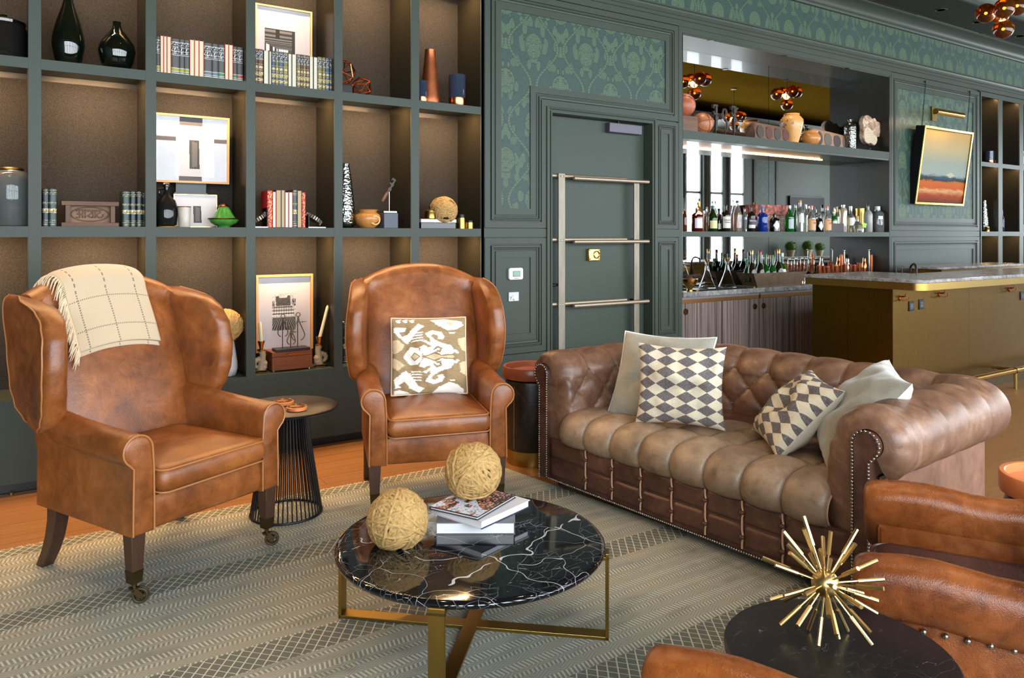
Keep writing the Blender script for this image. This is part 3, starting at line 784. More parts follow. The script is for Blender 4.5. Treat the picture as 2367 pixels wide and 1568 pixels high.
# counter and cabinets under it
CZ = .892
b = MB(); b.box(N0 + .001, N1 - .001, -.018, MY, CZ - .048, CZ); ct = obj('back_counter', b, GRANITE, None, 0, bevel=.006)
tag(ct, 'long grey granite worktop along the mirrored bar niche', 'worktop')
cbx = [(N0 + .002, WP(1757, 544, 0).x - .012), (WP(1757, 544, 0).x + .012, 7.25), (7.275, N1 - .002)]
for k, (x0, x1) in enumerate(cbx):
    t = thing('bar_cabinet', ['zebra veneer bar cabinet nearest the door below the granite worktop', 'zebra veneer bar cabinet, middle one below the granite worktop', 'zebra veneer bar cabinet hidden behind the brass counter end'][k], 'cabinet', (x0, 0, 0), group='cabinets under the back bar')
    L = x1 - x0
    b = MB(); b.box(0, L, .03, MY, .08, CZ - .049); obj('body', b, GREYW, t, 0)
    b = MB(); b.box(.02, L - .02, .05, MY, 0, .08); obj('plinth', b, BLACKP, t, 0)
    b = MB(); b.box(0, L, .002, .03, CZ - .072, CZ - .049); obj('top_rail', b, C((118, 110, 112), .5), t, 0)
    b = MB(); b.box(.004, L - .004, .006, .028, CZ - .106, CZ - .073); obj('brass_pull', b, mat('brown brass rail', lin(146, 104, 58), .4, .7), t, 0)
    nd = 2
    for d in range(nd):
        a, c = L * d / nd + .004, L * (d + 1) / nd - .004
        b = MB(); b.box(a, c, .004 + .006 * (d == 0), .029, .10, CZ - .108); dr = obj('door', b, GREYW, t, 0)
        kx = a + .05 if d == 0 else c - .06
        b = MB(); b.lathe([(.0, .002), (.014, .002), (.016, .008), (.027, .008), (.03, .004), (.03, 0)], 18); obj('cup_pull', b, mat('dark ring brass', lin(120, 96, 56), .3, 1), dr, loc=(kx, .004 + .006 * (d == 0), CZ - .185), rot=(pi / 2, 0, 0))

# ---------------------------------------------------------------- brass island bar
BZ = 1.07
isl = thing('bar_island', 'long brass clad bar counter with grey granite top and rounded corner', 'bar counter', (6.0, -1.53, 0))
ox, oy = 6.0, -1.53
b = MB()
def rtop(x0, x1, y0, y1, r):
    pts = []
    for i in range(7):
        a = radians(180 + 90 * i / 6); pts.append((x0 + r + r * cos(a), y0 + r + r * sin(a)))
    return pts + [(x1, y0), (x1, y1), (x0, y1)]
outl = [(q[0] - ox, q[1] - oy) for q in rtop(5.925, 6.9, -1.815, -.745, .11)]
b.prism(outl, BZ - .03, BZ, 'xy'); b.box(6.9 - ox, 11.6 - ox, -1.815 - oy, -1.2 - oy, BZ - .03, BZ)
obj('granite_top', b, GRANITE, isl, 30, bevel=.006)
band = [(q[0] - ox, q[1] - oy) for q in rtop(5.94, 6.9, -1.80, -.76, .10)]
b = MB(); b.prism(band, BZ - .088, BZ - .0305, 'xy'); b.box(6.9 - ox, 11.58 - ox, -1.80 - oy, -1.22 - oy, BZ - .088, BZ - .0305)
obj('brass_edge_band', b, BRASS, isl, 30)
b = MB(); b.box(.004, 6.72 - ox, .004, -.79 - oy, .0, BZ - .089); b.box(.7, 5.55, .004, .33, .0, BZ - .089); obj('carcass', b, BRASS, isl, 0)
xs = [0, 1.24, 2.45, 3.66, 4.6, 5.55]
for a, c in zip(xs, xs[1:]):
    b = MB(); b.box(a + .001, c - .001, -.004, .003, .09, BZ - .09); obj('brass_panel', b, BRASSP, isl, 0)
b = MB(); b.box(-.004, .003, .003, .39, .09, BZ - .09); obj('brass_panel', b, BRASSP, isl, 0)
b = MB(); b.box(-.004, .003, .392, .735, .09, BZ - .09); obj('brass_panel', b, BRASSP, isl, 0)
b = MB(); b.box(.02, 5.5, -.003, .02, 0, .09); obj('toe_kick', b, DBRASS, isl, 0)
b = MB(); b.tube([(.25, -.17, .17), (5.5, -.17, .17)], .026, 12); fr = obj('foot_rail', b, GOLD, isl)
for x in (.6, 1.75, 2.9, 4.05, 5.2):
    b = MB(); b.tube([(x, -.17, .0), (x, -.17, .17)], .014, 8); b.tube([(x, -.01, .17), (x, -.17, .17)], .014, 8); b.lathe([(.03, -.02), (.03, .02)], 12, (0, 0, 0)) if 0 else None
    b.tube([(x - .02, -.17, .17), (x + .02, -.17, .17)], .031, 12); obj('rail_bracket', b, BRASS, fr)
def hook(px, py):
    p = WP(px, py, -1.535); x, z = p.x - ox, p.z
    b = MB(); b.cbox((x, -.009, z + .005), (.016, .008, .042))
    for s in (-1, 1):
        b.tube(spline([(x, -.012, z - .008), (x + s * .03, -.03, z - .02), (x + s * .06, -.045, z - .012), (x + s * .075, -.047, z + .008)], 5), .004, 8); b.sphere((x + s * .075, -.047, z + .01), .006, 8, 6)
    b.tube(spline([(x, -.012, z + .015), (x, -.05, z + .02), (x, -.058, z + .04)], 4), .006, 8)
    obj('coat_hook', b, COPPER, isl, 40)
for px, py in ((2079, 690), (2170, 682), (2330, 670)): hook(px, py)
for k, (px, py) in enumerate(((2106, 708), (2129, 704), (2362, 684))):
    p = WP(px, py, -1.535); x, z = p.x - ox, p.z
    b = MB(); b.box(x - .037, x + .037, -.011, -.004, z - .042, z + .042); ou = obj('socket_plate', b, BLKMET, isl, 30, bevel=.002)
    b = MB(); b.box(x - .024, x + .024, -.0125, -.011, z - .022, z + .022); obj('socket_face', b, C((58, 64, 72), .4), ou, 0)
    for s in (-1, 1):
        b = MB()
        if k == 1: b.box(x + s * .011 - .005, x + s * .011 + .005, -.0135, -.0125, z - .004, z + .012)
        else:
            for q in (-1, 1): b.box(x + q * .012 - .002, x + q * .012 + .002, -.0135, -.0125, z + s * .011 - .005, z + s * .011 + .005)
        obj('socket_slot', b, BLACKP, ou, 0)
# lower work counter on the bartender side
b = MB(); b.box(6.73, 11.5, -1.19, -.80, .0, .88); wb = obj('work_counter', b, GREYW, None, 0); tag(wb, 'low veneer work counter behind the brass bar front', 'counter')
b = MB(); b.box(6.725, 11.5, -1.195, -.79, .881, .92); o = obj('worktop', b, GRANITE, wb, 0)
# second counter beyond
p = FP(2213, 621, 1.07)
t = thing('side_counter', 'far grey granite topped counter with rounded end seen past the bar', 'counter', (8.42, -.9, 0))
b = MB(); b.prism([(q[0] - 8.42, q[1] + .9) for q in rtop(8.42, 10.6, -.68, -.2, .08)], 1.045, 1.07, 'xy') ; obj('granite_top', b, GRANITE, t, 30, bevel=.004)
b = MB(); b.box(.12, 2.1, .27, .65, 0, 1.0445); obj('brass_body', b, BRASSP, t, 0)

# ---------------------------------------------------------------- painting and picture light
pc = thing('landscape_painting', 'abstract rust and cream landscape in a slim gold frame hung from chains', 'painting', (0, 0, 0))
yT, yB = -.17, -.05
tl, tr, br, bl = WP(2124, 290, yT), WP(2238, 306.5, yT), WP(2228, 477, yB), WP(2116, 471.5, yB)
up = ((tl + tr) / 2 - (bl + br) / 2); Hh = up.length; rt = Vector((1, 0, 0)); Wd = ((tr - tl).length + (br - bl).length) / 2
nz = up.normalized(); ny = nz.cross(rt).normalized()
M4 = Matrix((( rt.x, ny.x, nz.x, 0), (rt.y, ny.y, nz.y, 0), (rt.z, ny.z, nz.z, 0), (0, 0, 0, 1)))
pc.location = ((bl.x + br.x) / 2, yB, (bl.z + br.z) / 2); pc.rotation_euler = M4.to_euler()
b = MB(); fw = .028
for q in ((-Wd / 2, -Wd / 2 + fw, 0, Hh), (Wd / 2 - fw, Wd / 2, 0, Hh), (-Wd / 2 + fw, Wd / 2 - fw, 0, fw), (-Wd / 2 + fw, Wd / 2 - fw, Hh - fw, Hh)): b.box(q[0], q[1], 0, .012, q[2], q[3])
obj('gold_face', b, GOLD, pc, 0, bevel=.002)
b = MB()
for q in ((-Wd / 2, -Wd / 2 + .02, 0, Hh), (Wd / 2 - .02, Wd / 2, 0, Hh), (-Wd / 2 + .02, Wd / 2 - .02, 0, .02), (-Wd / 2 + .02, Wd / 2 - .02, Hh - .02, Hh)): b.box(q[0], q[1], .0125, .115, q[2], q[3])
obj('black_frame_side', b, BLKMET, pc, 0)
def uvquad(name, x0, x1, y, z0, z1, m, parent, nx=1, nz_=1):
    b = MB(); b.grid(lambda u, v: (x0 + (x1 - x0) * u, y, z0 + (z1 - z0) * v), nx, nz_)
    o = obj(name, b, m, parent, 0); l = o.data.uv_layers.new(name='uv')
    for lp in o.data.loops:
        c = o.data.vertices[lp.vertex_index].co; l.data[lp.index].uv = ((c.x - x0) / (x1 - x0), (c.z - z0) / (z1 - z0))
    return o
uvquad('canvas', -Wd / 2 + fw + .006, Wd / 2 - fw - .006, .014, fw + .006, Hh - fw - .006, PAINTING, pc)
iM = M4.inverted() @ Matrix.Translation(-Vector(pc.location))
for px, pyt, pyb in ((2115.5, 187, 290), (2221, 211, 304)):
    a = iM @ WP(px, pyt, -.01); c = iM @ WP(px, pyb, -.12)
    b = MB(); n = 40
    for k in range(n):
        p, q = a.lerp(c, k / n), a.lerp(c, (k + .9) / n); w_ = Vector((.006, 0, 0)) if k % 2 else Vector((0, .006, 0))
        b.tube([p + w_, q + w_, q - w_, p - w_], .0022, 4, True)
    ch = obj('chain', b, BLKMET, pc)
    b = MB(); b.sphere(a, .012, 8, 6); b.tube([a, a + Vector((0, .03, 0))], .005, 6); obj('wall_hook', b, DBRASS, ch)
p = WP(2159, 263, -.0)
pl = thing('picture_light', 'brass tube picture light mounted above the landscape painting', 'picture light', (p.x, .0, p.z))
b = MB(); b.box(-.05, .06, -.006, .014, -.09, .09); obj('wall_plate', b, BRASS, pl, 0, bevel=.002)
e = WP(2230, 263, -.30); q = WP(2163, 257, -.30)
b = MB(); b.tube([(0, -.01, -.0), (.03, -.16, -.02), (.12, -.28, q.z - p.z)], .009, 8); obj('arm', b, BRASS, pl)
b = MB(); b.tube([(q.x - p.x, -.30, q.z - p.z), (q.x - p.x + .62, -.30, q.z - p.z - .0)], .036, 16); obj('tube_shade', b, GOLD, pl)
light('picture_lamp', 'AREA', (q.x + .31, -.285, q.z - .039), 2.4, (1, .66, .34), (radians(38), 0, 0), .5, .012)

# ---------------------------------------------------------------- chandeliers and ceiling fittings
def chandelier(x, y, z, label):
    t = thing('globe_chandelier', label, 'chandelier', (x, y, z), .4, 'amber globe chandeliers')
    gl = [(-.155, -.02, .0), (.0, -.12, .045), (.15, .02, .03), (.02, .13, .02), (.01, -.01, -.155)]
    for c in gl:
        b = MB(); b.sphere(c, .092, 24, 14); b.sphere(c, .086, 24, 14); g_ = obj('glass_globe', b, AMBERG, t, 180)
        b = MB(); b.sphere(c, .009, 8, 6); obj('bulb', b, BULB, g_)
        d = Vector(c).normalized(); b = MB(); b.tube([(0, 0, .02), Vector(c) - d * .086], .012, 8); obj('socket_arm', b, DBRASS, t)
    b = MB(); b.tube([(0, 0, .02), (0, 0, ZT - z - .02)], .007, 8); obj('rod', b, DBRASS, t)
    b = MB(); b.lathe([(.06, ZT - z), (.06, ZT - z - .02), (.02, ZT - z - .03)], 16); obj('canopy', b, DBRASS, t)
    light('chandelier_glow', 'POINT', (x, y, z - .02), 14, (1, .55, .2), radius=.05)
chandelier(7.83, -1.55, 3.53, 'amber glass globe cluster chandelier hanging over the brass bar')
chandelier(9.9, -1.6, 3.58, 'amber glass globe chandelier seen in the bar mirror, above the vase')
chandelier(11.9, -4.3, 3.74, 'distant amber glass globe chandelier seen in the mirror beside the wrenches')
for k, (px, py) in enumerate(((2175, 23), (2260, 51), (2358, 83))):
    p = FP(px, py, ZC)
    t = thing('ceiling_downlight', 'small recessed downlight in the dark ceiling, %s along the cornice' % ORD[k], 'downlight', (p.x, p.y, ZC), group='recessed ceiling downlights')
    b = MB(); b.lathe([(.0, -.002), (.05, -.002), (.06, -.006), (.066, -.003), (.066, 0)], 20); obj('trim_ring', b, C((92, 82, 64), .35, .5), t)
    b = MB(); b.lathe([(0, -.0031), (.042, -.0031)], 16); obj('lens', b, C((140, 100, 70), .3), t)
for px, py, L in ((2045, 12, 1.3), (2330, 98, 1.6)):
    p = FP(px, py, ZC); b = MB(); b.box(p.x - L / 2, p.x + L / 2, p.y - .03, p.y + .03, ZC - .006, ZC - .0005); v = obj('air_slot', b, BLACKP, None, 0)
    tag(v, 'black linear air slot in the ceiling beside the cornice, %s one' % ('nearer' if L < 1.5 else 'farther'), 'air vent', 'ceiling air slots')
# ---------------------------------------------------------------- rug
rg = thing('area_rug', 'grey green flat woven rug with lattice bands under the seating group', 'rug', (0, 0, 0))
RQ = [(-3.0, -.885), (2.47, -.905), (3.2, -6.4), (-3.0, -6.4)]
b = MB(); b.loft([[(x, y, .001) for x, y in RQ], [(x, y, .009) for x, y in RQ]]); obj('weave', b, RUG, rg, 0)
b = MB(); rnd = random.Random(3)
for k in range(1300):
    x = -1.2 + 3.66 * k / 1300 + rnd.uniform(-.002, .002); l = rnd.uniform(.012, .03); y = -.886 - .02 * max(0, x) / 2.47; dx = rnd.uniform(-.012, .012)
    b.add([(x - .0012, y, .003), (x + .0012, y, .003), (x + dx + .001, y + l, .002 + rnd.uniform(0, .006)), (x + dx - .001, y + l, .002), (x, y, .007)], [(0, 1, 2, 3), (4, 3, 2)])
obj('fringe', b, FRINGE, rg, 0, kind='stuff')

# ---------------------------------------------------------------- wing chairs
def yfront(z): return .175 + (z - .42) * .315
def ztop(x): return 1.243 - .085 * abs(x / .33) ** 2.2
def cushion_mb(x0, x1, y0, y1, z0, z1, crown, r=.05, wob=0.0, front_drop=0):
    b = MB(); rings = []; n = 7; cx_, cy_ = (x0 + x1) / 2, (y0 + y1) / 2
    def ring(ins, z, s=1.0):
        out = []
        for (x, y) in rrect(x0 + ins, x1 - ins, y0 + ins, y1 - ins, r, n):
            X_, Y_ = cx_ + (x - cx_) * s, cy_ + (y - cy_) * s
            zz = z + wob * mnoise.noise(Vector((X_ * 7, Y_ * 7, z * 3))) - front_drop * max(0, (cy_ - Y_) / (cy_ - y0)) ** 2
            out.append((X_, Y_, zz))
        return out
    h = z1 - z0
    for ins, z in ((.03, z0), (.006, z0 + .012), (-.004, z0 + h * .3), (-.008, z0 + h * .5), (-.004, z0 + h * .75), (.002, z1 - .008), (.012, z1 + .002)): rings.append(ring(ins, z))
    for s in (.88, .75, .6, .42, .22, .05): rings.append(ring(.012, z1 + crown * (1 - s * s), s))
    b.loft(rings)
    return b, ring
def wing_chair(label, loc, ang, seatmat, group='tan leather wing chairs'):
    t = thing('wing_chair', label, 'armchair', loc, ang, group)
    # seat frame
    b = MB(); b.loft([rr for rr in ([(x, y, z) for x, y in rrect(-.266, .266, -.325 + i, .30, .012, 3)] for z, i in ((.272, .006), (.28, 0), (.34, -.008), (.40, 0)))])
    obj('seat_frame', b, TAN, t, 60)
    for s in (-1, 1):
        def prof(y, k=0.0, dz=0.0):
            cx_, cz, r = .327, .592 + dz, .062
            pts = [(.258 + k, .268 + k), (.258 + k, .40), (.260 + k, .52)]
            for i in range(13):
                a = radians(172 - i * 19); pts.append((cx_ + (r - k) * cos(a), cz + (r - k) * sin(a)))
            pts += [(.347 - k, .525 + dz * .5), (.349 - k, .40), (.35 - k, .268 + k)]
            return [(s * x, y, z) for x, z in pts]
        b = MB(); rings = [prof(-.342, .016), prof(-.336, .004), prof(-.326, 0)]
        for i in range(9):
            f = i / 8; y = -.31 + .66 * f; rings.append(prof(y, 0, .045 * f * f))
        if s > 0: rings = [r[::-1] for r in rings]
        b.loft(rings); am = obj('arm', b, TAN, t, 50)
        b = MB(); path = [(x, y - .003, z) for x, y, z in prof(-.336, .003)]
        b.tube(path, .0042, 6); obj('piping', b, TANP, am)
    # back
    b = MB(); rings = []
    NX = 25
    for i in range(NX):
        x = -.335 + .67 * i / (NX - 1); zt = ztop(x); th = .18; e = abs(x / .335)
        puff = .028 * (1 - e ** 3)
        ring = []
        for k in range(15):
            z = .36 + (zt - .06 - .36) * k / 14
            ring.append((x, yfront(z) - puff * sin(pi * min(1, k / 14 * .9 + .1)) + .03 * e ** 6, z))
        for k in range(1, 8):
            a = pi * k / 8; zc = zt - .06; yc = yfront(zc) + th / 2
            ring.append((x, yc - th / 2 * cos(a), zc + .06 * sin(a)))
        for k in range(8):
            z = zt - .06 + (.27 - zt + .06) * k / 7
            ring.append((x, yfront(max(z, .42)) + th - .02 * (z < .5), z))
        rings.append(ring)
    b.loft(rings); obj('back', b, TAN, t, 60)
    # wings
    YF = [(.585, .26), (.61, .175), (.64, .13), (.70, .095), (.78, .075), (.88, .068), (.98, .082), (1.05, .115), (1.09, .165), (1.115, .235), (1.135, .33), (1.15, .42)]
    YBK = [(.585, .31), (.62, .42), (.68, .50), (.76, .54), (.9, .565), (1.08, .60), (1.15, .60), (1.165, .57)]
    for s in (-1, 1):
        b = MB(); rings = []; edge = []; back_edge = []
        N = 34
        for i in range(N):
            f = i / (N - 1); z = .585 + .565 * f
            yf = lerp_table(YF, z); yb = lerp_table(YBK, z)
            endk = min(1, (min(f, 1 - f) / .10)) ; endk = sqrt(max(0, 1 - (1 - endk) ** 2)) * .85 + .15
            tf, tb = .046 * endk, .03 * endk
            xf = .377 + .03 * sin(pi * max(0, min(1, (z - .6) / .5))) ; xb = .335
            d = Vector((xf - xb, yf - yb)); L = d.length; d.normalize(); nrm = Vector((-d.y, d.x))
            if nrm.x < 0: nrm = -nrm     # outward
            ring = []
            P0, P1 = Vector((xb, yb)), Vector((xf, yf))
            rr = min(tf, L * .45)
            ring.append(P0 + nrm * tb)
            for k in range(1, 5): ring.append(P0.lerp(P1 - d * rr, k / 5) + nrm * (tb + (tf * .82 - tb) * k / 5))
            for k in range(9):
                a = pi * k / 8; ring.append(P1 - d * rr + nrm * (tf * cos(a)) + d * (rr * sin(a)))
            for k in range(4, -1, -1): ring.append(P0.lerp(P1 - d * rr, k / 5) - nrm * (tb + (tf - tb) * k / 5 + .012 * sin(pi * k / 5) * endk))
            rings.append([(s * p.x, p.y, z) for p in ring])
            edge.append(Vector((s * (P1 - d * rr + nrm * (tf + .001) + d * rr * .15).x, (P1 - d * rr + nrm * tf + d * rr * .15).y, z)))
            back_edge.append(Vector((s * (P0 + nrm * tb).x, (P0 + nrm * tb).y, z)))
        if s < 0: rings = [r[::-1] for r in rings]
        b.loft(rings); wg = obj('wing', b, TAN, t, 60)
        b = MB(); b.tube(edge, .0042, 6); b.tube(back_edge, .004, 6); obj('piping', b, TANP, wg)
    # seat cushion
    b, ring = cushion_mb(-.252, .252, -.372, .22, .402, .51, .035, .035, .012)
    cu = obj('seat_cushion', b, seatmat, t, 60)
    b = MB()
    b.tube(ring(-.002, .416), .004, 6, True); b.tube(ring(.0, .503), .004, 6, True); obj('piping', b, TANP, cu)
    # legs
    for s in (-1, 1):
        b = MB(); cx_, cy_ = s * .318, -.298
        def sq(h, z, dx=0, dy=0): return [(cx_ + dx - h, cy_ + dy - h, z), (cx_ + dx + h, cy_ + dy - h, z), (cx_ + dx + h, cy_ + dy + h, z), (cx_ + dx - h, cy_ + dy + h, z)]
        b.loft([sq(.03, .285), sq(.022, .118)]); lg = obj('leg', b, DARKW, t, 30, bevel=.002)
        b = MB(); b.loft([sq(.0245, .13), sq(.0235, .128), sq(.0205, .082), sq(.012, .078)]); b.cyl((cx_, cy_, .08), (cx_, cy_, .058), .009)
        b.loft([sq(.014, .062), sq(.015, .058), sq(.012, .05)])
        RM = Matrix.Translation((cx_, cy_, 0)) @ Matrix.Rotation(radians(-110) - ang, 4, 'Z') @ Matrix.Translation((-cx_, -cy_, 0)); b.m = RM
        for q in (-1, 1):
            b.prism([(cy_ - .012, .06), (cy_ + .014, .06), (cy_ + .034, .04), (cy_ + .032, .024), (cy_ + .016, .022), (cy_ + .004, .04)], cx_ + q * .0135 - .002, cx_ + q * .0135 + .002, 'yz')
        obj('caster_cup', b, DBRASS, lg, 30)
        b = MB(); b.m = RM; wc = Vector((cx_, cy_ + .022, .0315))
        for q in (-1, 1): b.tube([wc + Vector((q * .007, .0255 * cos(a), .0255 * sin(a))) for a in [2 * pi * i / 24 for i in range(24)]], .006, 8, True)
        b.tube([wc + Vector((-.010, 0, 0)), wc + Vector((.010, 0, 0))], .009, 12)
        for i in range(5):
            a = 2 * pi * i / 5; b.tube([wc, wc + Vector((0, .024 * cos(a), .024 * sin(a)))], .004, 6)
        obj('caster_wheel', b, C((70, 60, 44), .5, .5), lg, 30, bevel=.003)
        b = MB()
        for i in range(5):
            f0 = i / 4
            yy = .245 + .11 * f0 ** 2.0; h = .03 - .006 * f0; zz = .285 * (1 - f0)
            b_r = [(s * .315 - h, yy - h * 1.1, zz), (s * .315 + h, yy - h * 1.1, zz), (s * .315 + h, yy + h * 1.1, zz), (s * .315 - h, yy + h * 1.1, zz)]
            if i == 0: rs = []
            rs.append(b_r)
        b.loft(rs); obj('leg', b, DARKW, t, 30, bevel=.002)
    return t
LCH = (.555, -1.35, .008); LANG = radians(25)
RCH = (1.907, -1.28, .008); RANG = radians(-19.5)
wing_chair('tan leather wing chair with a cream checked throw over its back', LCH, LANG, TANC)
wing_chair('tan leather wing chair holding a beige ikat cushion', RCH, RANG, TAN)

# ---------------------------------------------------------------- throw over the left chair
tw = thing('throw_blanket', 'cream wool throw with dashed grey windowpane lines over the armchair back', 'blanket', LCH, LANG)
def back_path(x, off):
    pts = []; zt = ztop(x); th = .18; e = abs(x / .335); puff = .028 * (1 - e ** 3)
    for k in range(10):
        z = zt - .30 + .24 * k / 9; pts.append(Vector((x, yfront(z) + th + off, z)))
    for k in range(1, 10):
        a = pi - pi * k / 10; zc = zt - .06; yc = yfront(zc) + th / 2
        pts.append(Vector((x, yc - (th / 2 + off) * cos(a), zc + (.06 + off) * sin(a))))
    for k in range(1, 26):
        z = zt - .06 - .30 * k / 25
        kk = (z - .36) / (zt - .06 - .36); pts.append(Vector((x, yfront(z) - puff * sin(pi * min(1, kk * .9 + .1)) - off, z)))
    return pts
def drape(name, x0, x1, off, v0, v1, slant, mat_, parent, amp=.004):
    NU, NV = 44, 60; b = MB(); UV = []
    vs = []
    for i in range(NU + 1):
        u = i / NU
        for j in range(NV + 1):
            v = j / NV
            x = x0 + (x1 - x0) * u + slant * (v - .5)
            P = back_path(x, off + .006 * sin(pi * min(1, u * 8, (1 - u) * 8) / 2)); q = (v0 + (v1 - v0) * v) * (len(P) - 1); k = min(int(q), len(P) - 2)
            p = P[k].lerp(P[k + 1], q - k); p = p + Vector((0, -1, 0)) * amp * mnoise.noise(Vector((u * 4, v * 5, off * 50)))
            vs.append(p); UV.append((u, v))
    fs = [(i * (NV + 1) + j, (i + 1) * (NV + 1) + j, (i + 1) * (NV + 1) + j + 1, i * (NV + 1) + j + 1) for i in range(NU) for j in range(NV)]
    b.add(vs, fs); o = obj(name, b, mat_, parent, 180); l = o.data.uv_layers.new(name='uv')
    for lp in o.data.loops: l.data[lp.index].uv = UV[lp.vertex_index]
    m = o.modifiers.new('solid', 'SOLIDIFY'); m.thickness = .011; m.offset = 1
    return vs, NU, NV
drape('under_fold', -.215, .165, .009, 0.02, .955, .03, THROW, tw)
vs_, NU_, NV_ = drape('top_fold', -.22, .165, .028, 0.0, .91, .03, THROW, tw)
b = MB(); rnd = random.Random(5)
for j in range(14, NV_ + 1):
    for q in range(3):
        p = vs_[j].copy() if hasattr(vs_[j], 'copy') else Vector(vs_[j])
        p = p.lerp(Vector(vs_[min(j + 1, NV_)]), q / 3) + Vector((0, -.004, 0))
        L = rnd.uniform(.045, .085); dx = -rnd.uniform(.012, .035)
        p1 = p + Vector((dx * .7, -.006 - rnd.uniform(0, .01), -L * .25)); p2 = p + Vector((dx * 1.2 + rnd.uniform(-.01, .01), -.012 + .1 * (-L * .3), -L))
        b.tube(spline([p, p1, p2], 3), [.0026] * 6 + [.0018], 4)
obj('fringe', b, mat('cream wool strands', lin(222, 200, 168), .95), tw, 180, kind='stuff')

# ---------------------------------------------------------------- tufted sofa
SANG = radians(-85.2)
SOF = (3.150, -2.369, .008)
sf = thing('tufted_sofa', 'brown leather button tufted sofa with rolled arms and nailhead trim', 'sofa', SOF, SANG)
HL, HD = .95, .552          # outer half length, half depth
def tuft(s, t, ps, rows, dt, t1, amp):
    """puff height: s along, t up; button rows at t1 + k dt"""
    tp = (t - t1) / dt
    if 0 <= tp <= rows - 1:
        a = s / ps + tp / 2; c = s / ps - tp / 2
    elif tp < 0: a = c = s / ps
    else: a = s / ps + (rows - 1) / 2; c = s / ps - (rows - 1) / 2
    fa, fc = abs(sin(pi * a)), abs(sin(pi * c))
    h = (fa * fc) ** .30
    k = 1.0
    if tp > rows - 1: k = max(.14, 1 - (tp - rows + 1) * .42)
    if tp < 0: k = max(.5, 1 + tp * .3)
    return amp * k * h
# U-shaped path seen from above, centre line of the roll
path = []
def arc(cx_, cy_, r, a0, a1, n): return [Vector((cx_ + r * cos(radians(a0 + (a1 - a0) * i / n)), cy_ + r * sin(radians(a0 + (a1 - a0) * i / n)))) for i in range(n + 1)]
RC = .07
pl_ = [Vector((-HL, -HD + .004))] + arc(-HL + RC, HD - RC, RC, 180, 90, 6) + arc(HL - RC, HD - RC, RC, 90, 0, 6) + [Vector((HL, -HD + .004))]
dist = [0]
for a, c in zip(pl_, pl_[1:]): dist.append(dist[-1] + (c - a).length)
TOT = dist[-1]
def path_at(s):
    s = min(max(s, 0), TOT)
    for k in range(len(pl_) - 1):
        if s <= dist[k + 1] or k == len(pl_) - 2:
            f = (s - dist[k]) / (dist[k + 1] - dist[k]); p = pl_[k].lerp(pl_[k + 1], f); d = (pl_[k + 1] - pl_[k]).normalized(); return p, d
def path_n(s):
    d = (path_at(s + .05)[0] - path_at(s - .05)[0]).normalized()
    return Vector((-d.y, d.x))      # outward
RCZ, RR = .610, .130
PR = []                              # profile (outward offset, z), from the seat over the roll to its underside
for k in range(12): 
    f = k / 12; PR.append((-.178 + .013 * f - .012 * sin(pi * f), .268 + (RCZ - .268) * f))
for k in range(27):
    a = radians(180 - k * 9.2); PR.append((-.03 + RR * cos(a), RCZ + RR * sin(a)))
PL_ = [0]
for a, c in zip(PR, PR[1:]): PL_.append(PL_[-1] + math.hypot(c[0] - a[0], c[1] - a[1]))
def prof_at(f):
    t = f * PL_[-1]
    for k in range(len(PR) - 1):
        if t <= PL_[k + 1] or k == len(PR) - 2:
            q = (t - PL_[k]) / (PL_[k + 1] - PL_[k]); d = (PR[k + 1][0] - PR[k][0], PR[k + 1][1] - PR[k][1]); m = math.hypot(*d)
            return PR[k][0] + d[0] * q, PR[k][1] + d[1] * q, (-d[1] / m, d[0] / m), t
TROLL = PL_[12]
NS, NT = 560, 78
PS = TOT / 19.0
NB = .045
rows_ = []
CORE = (-.035, .60)
for i in range(NS + 1):
    s = TOT * i / NS; p, d = path_at(s); n = path_n(s); ring = []
    e = min(s, TOT - s)
    endf = min(1, e / .075); rnd_ = sqrt(max(0, 1 - (1 - endf) ** 2))
    rnd0 = rnd_
    for j in range(NT + 1):
        rnd_ = rnd0
        o_, z, nn, t = prof_at(j / NT)
        h = tuft(s, t, PS, 3, .105, .172, .043) * (min(1, e / .12)) + .022 * (1 - min(1, e / .12)) * (.6 + .4 * abs(sin(t * 34)))
        o2, z2 = o_ + nn[0] * h, z + nn[1] * h
        if o2 < 0 or z2 > .5:
            pass
        if t < TROLL:
            T = (-.066, z); e2 = min(1, e / .045); rnd_ = sqrt(max(0, 1 - (1 - e2) ** 2))
        else:
            a = pi - (t - TROLL) / RR; T = (-.018 + .056 * cos(a), .628 + .056 * sin(a))
        o2 = T[0] + (o2 - T[0]) * rnd_; z2 = T[1] + (z2 - T[1]) * rnd_
        q = p + n * o2
        ring.append((q.x, q.y, z2))
    rows_.append(ring)
b = MB(); b.loft(rows_, False, False, False); obj('tufted_back', b, BROWN, sf, 180)
# buttons on the back and arms
for r in range(3):
    tb = .172 + r * .105; n_ = int(TOT / PS)
    for k in range(n_ + 1):
        s = (k + (.5 if r == 1 else 0)) * PS
        if s < .12 or s > TOT - .12: continue
        p, d = path_at(s); n = path_n(s); f = tb / PL_[-1]; o_, z, nn, t = prof_at(f)
        q = p + n * (o_ + nn[0] * .006); b = MB(); b.sphere((0, 0, 0), .011, 10, 6, .7); obj('button', b, BROWN, sf, loc=(q.x, q.y, z + nn[1] * .006))
# plain outer shell
b = MB(); ins = [(-HL, -HD + .05)] + [(v.x, v.y) for v in pl_[1:-1]] + [(HL, -HD + .05)]
b.loft([[(x, y, z) for x, y in ins] for z in (.05, .30, .50)], False, False, False)
b.loft([[(x * .97, y * .94, z) for x, y in ins] for z in (.5, .05)], False, False, False)
obj('outer_shell', b, BROWNS, sf, 50)
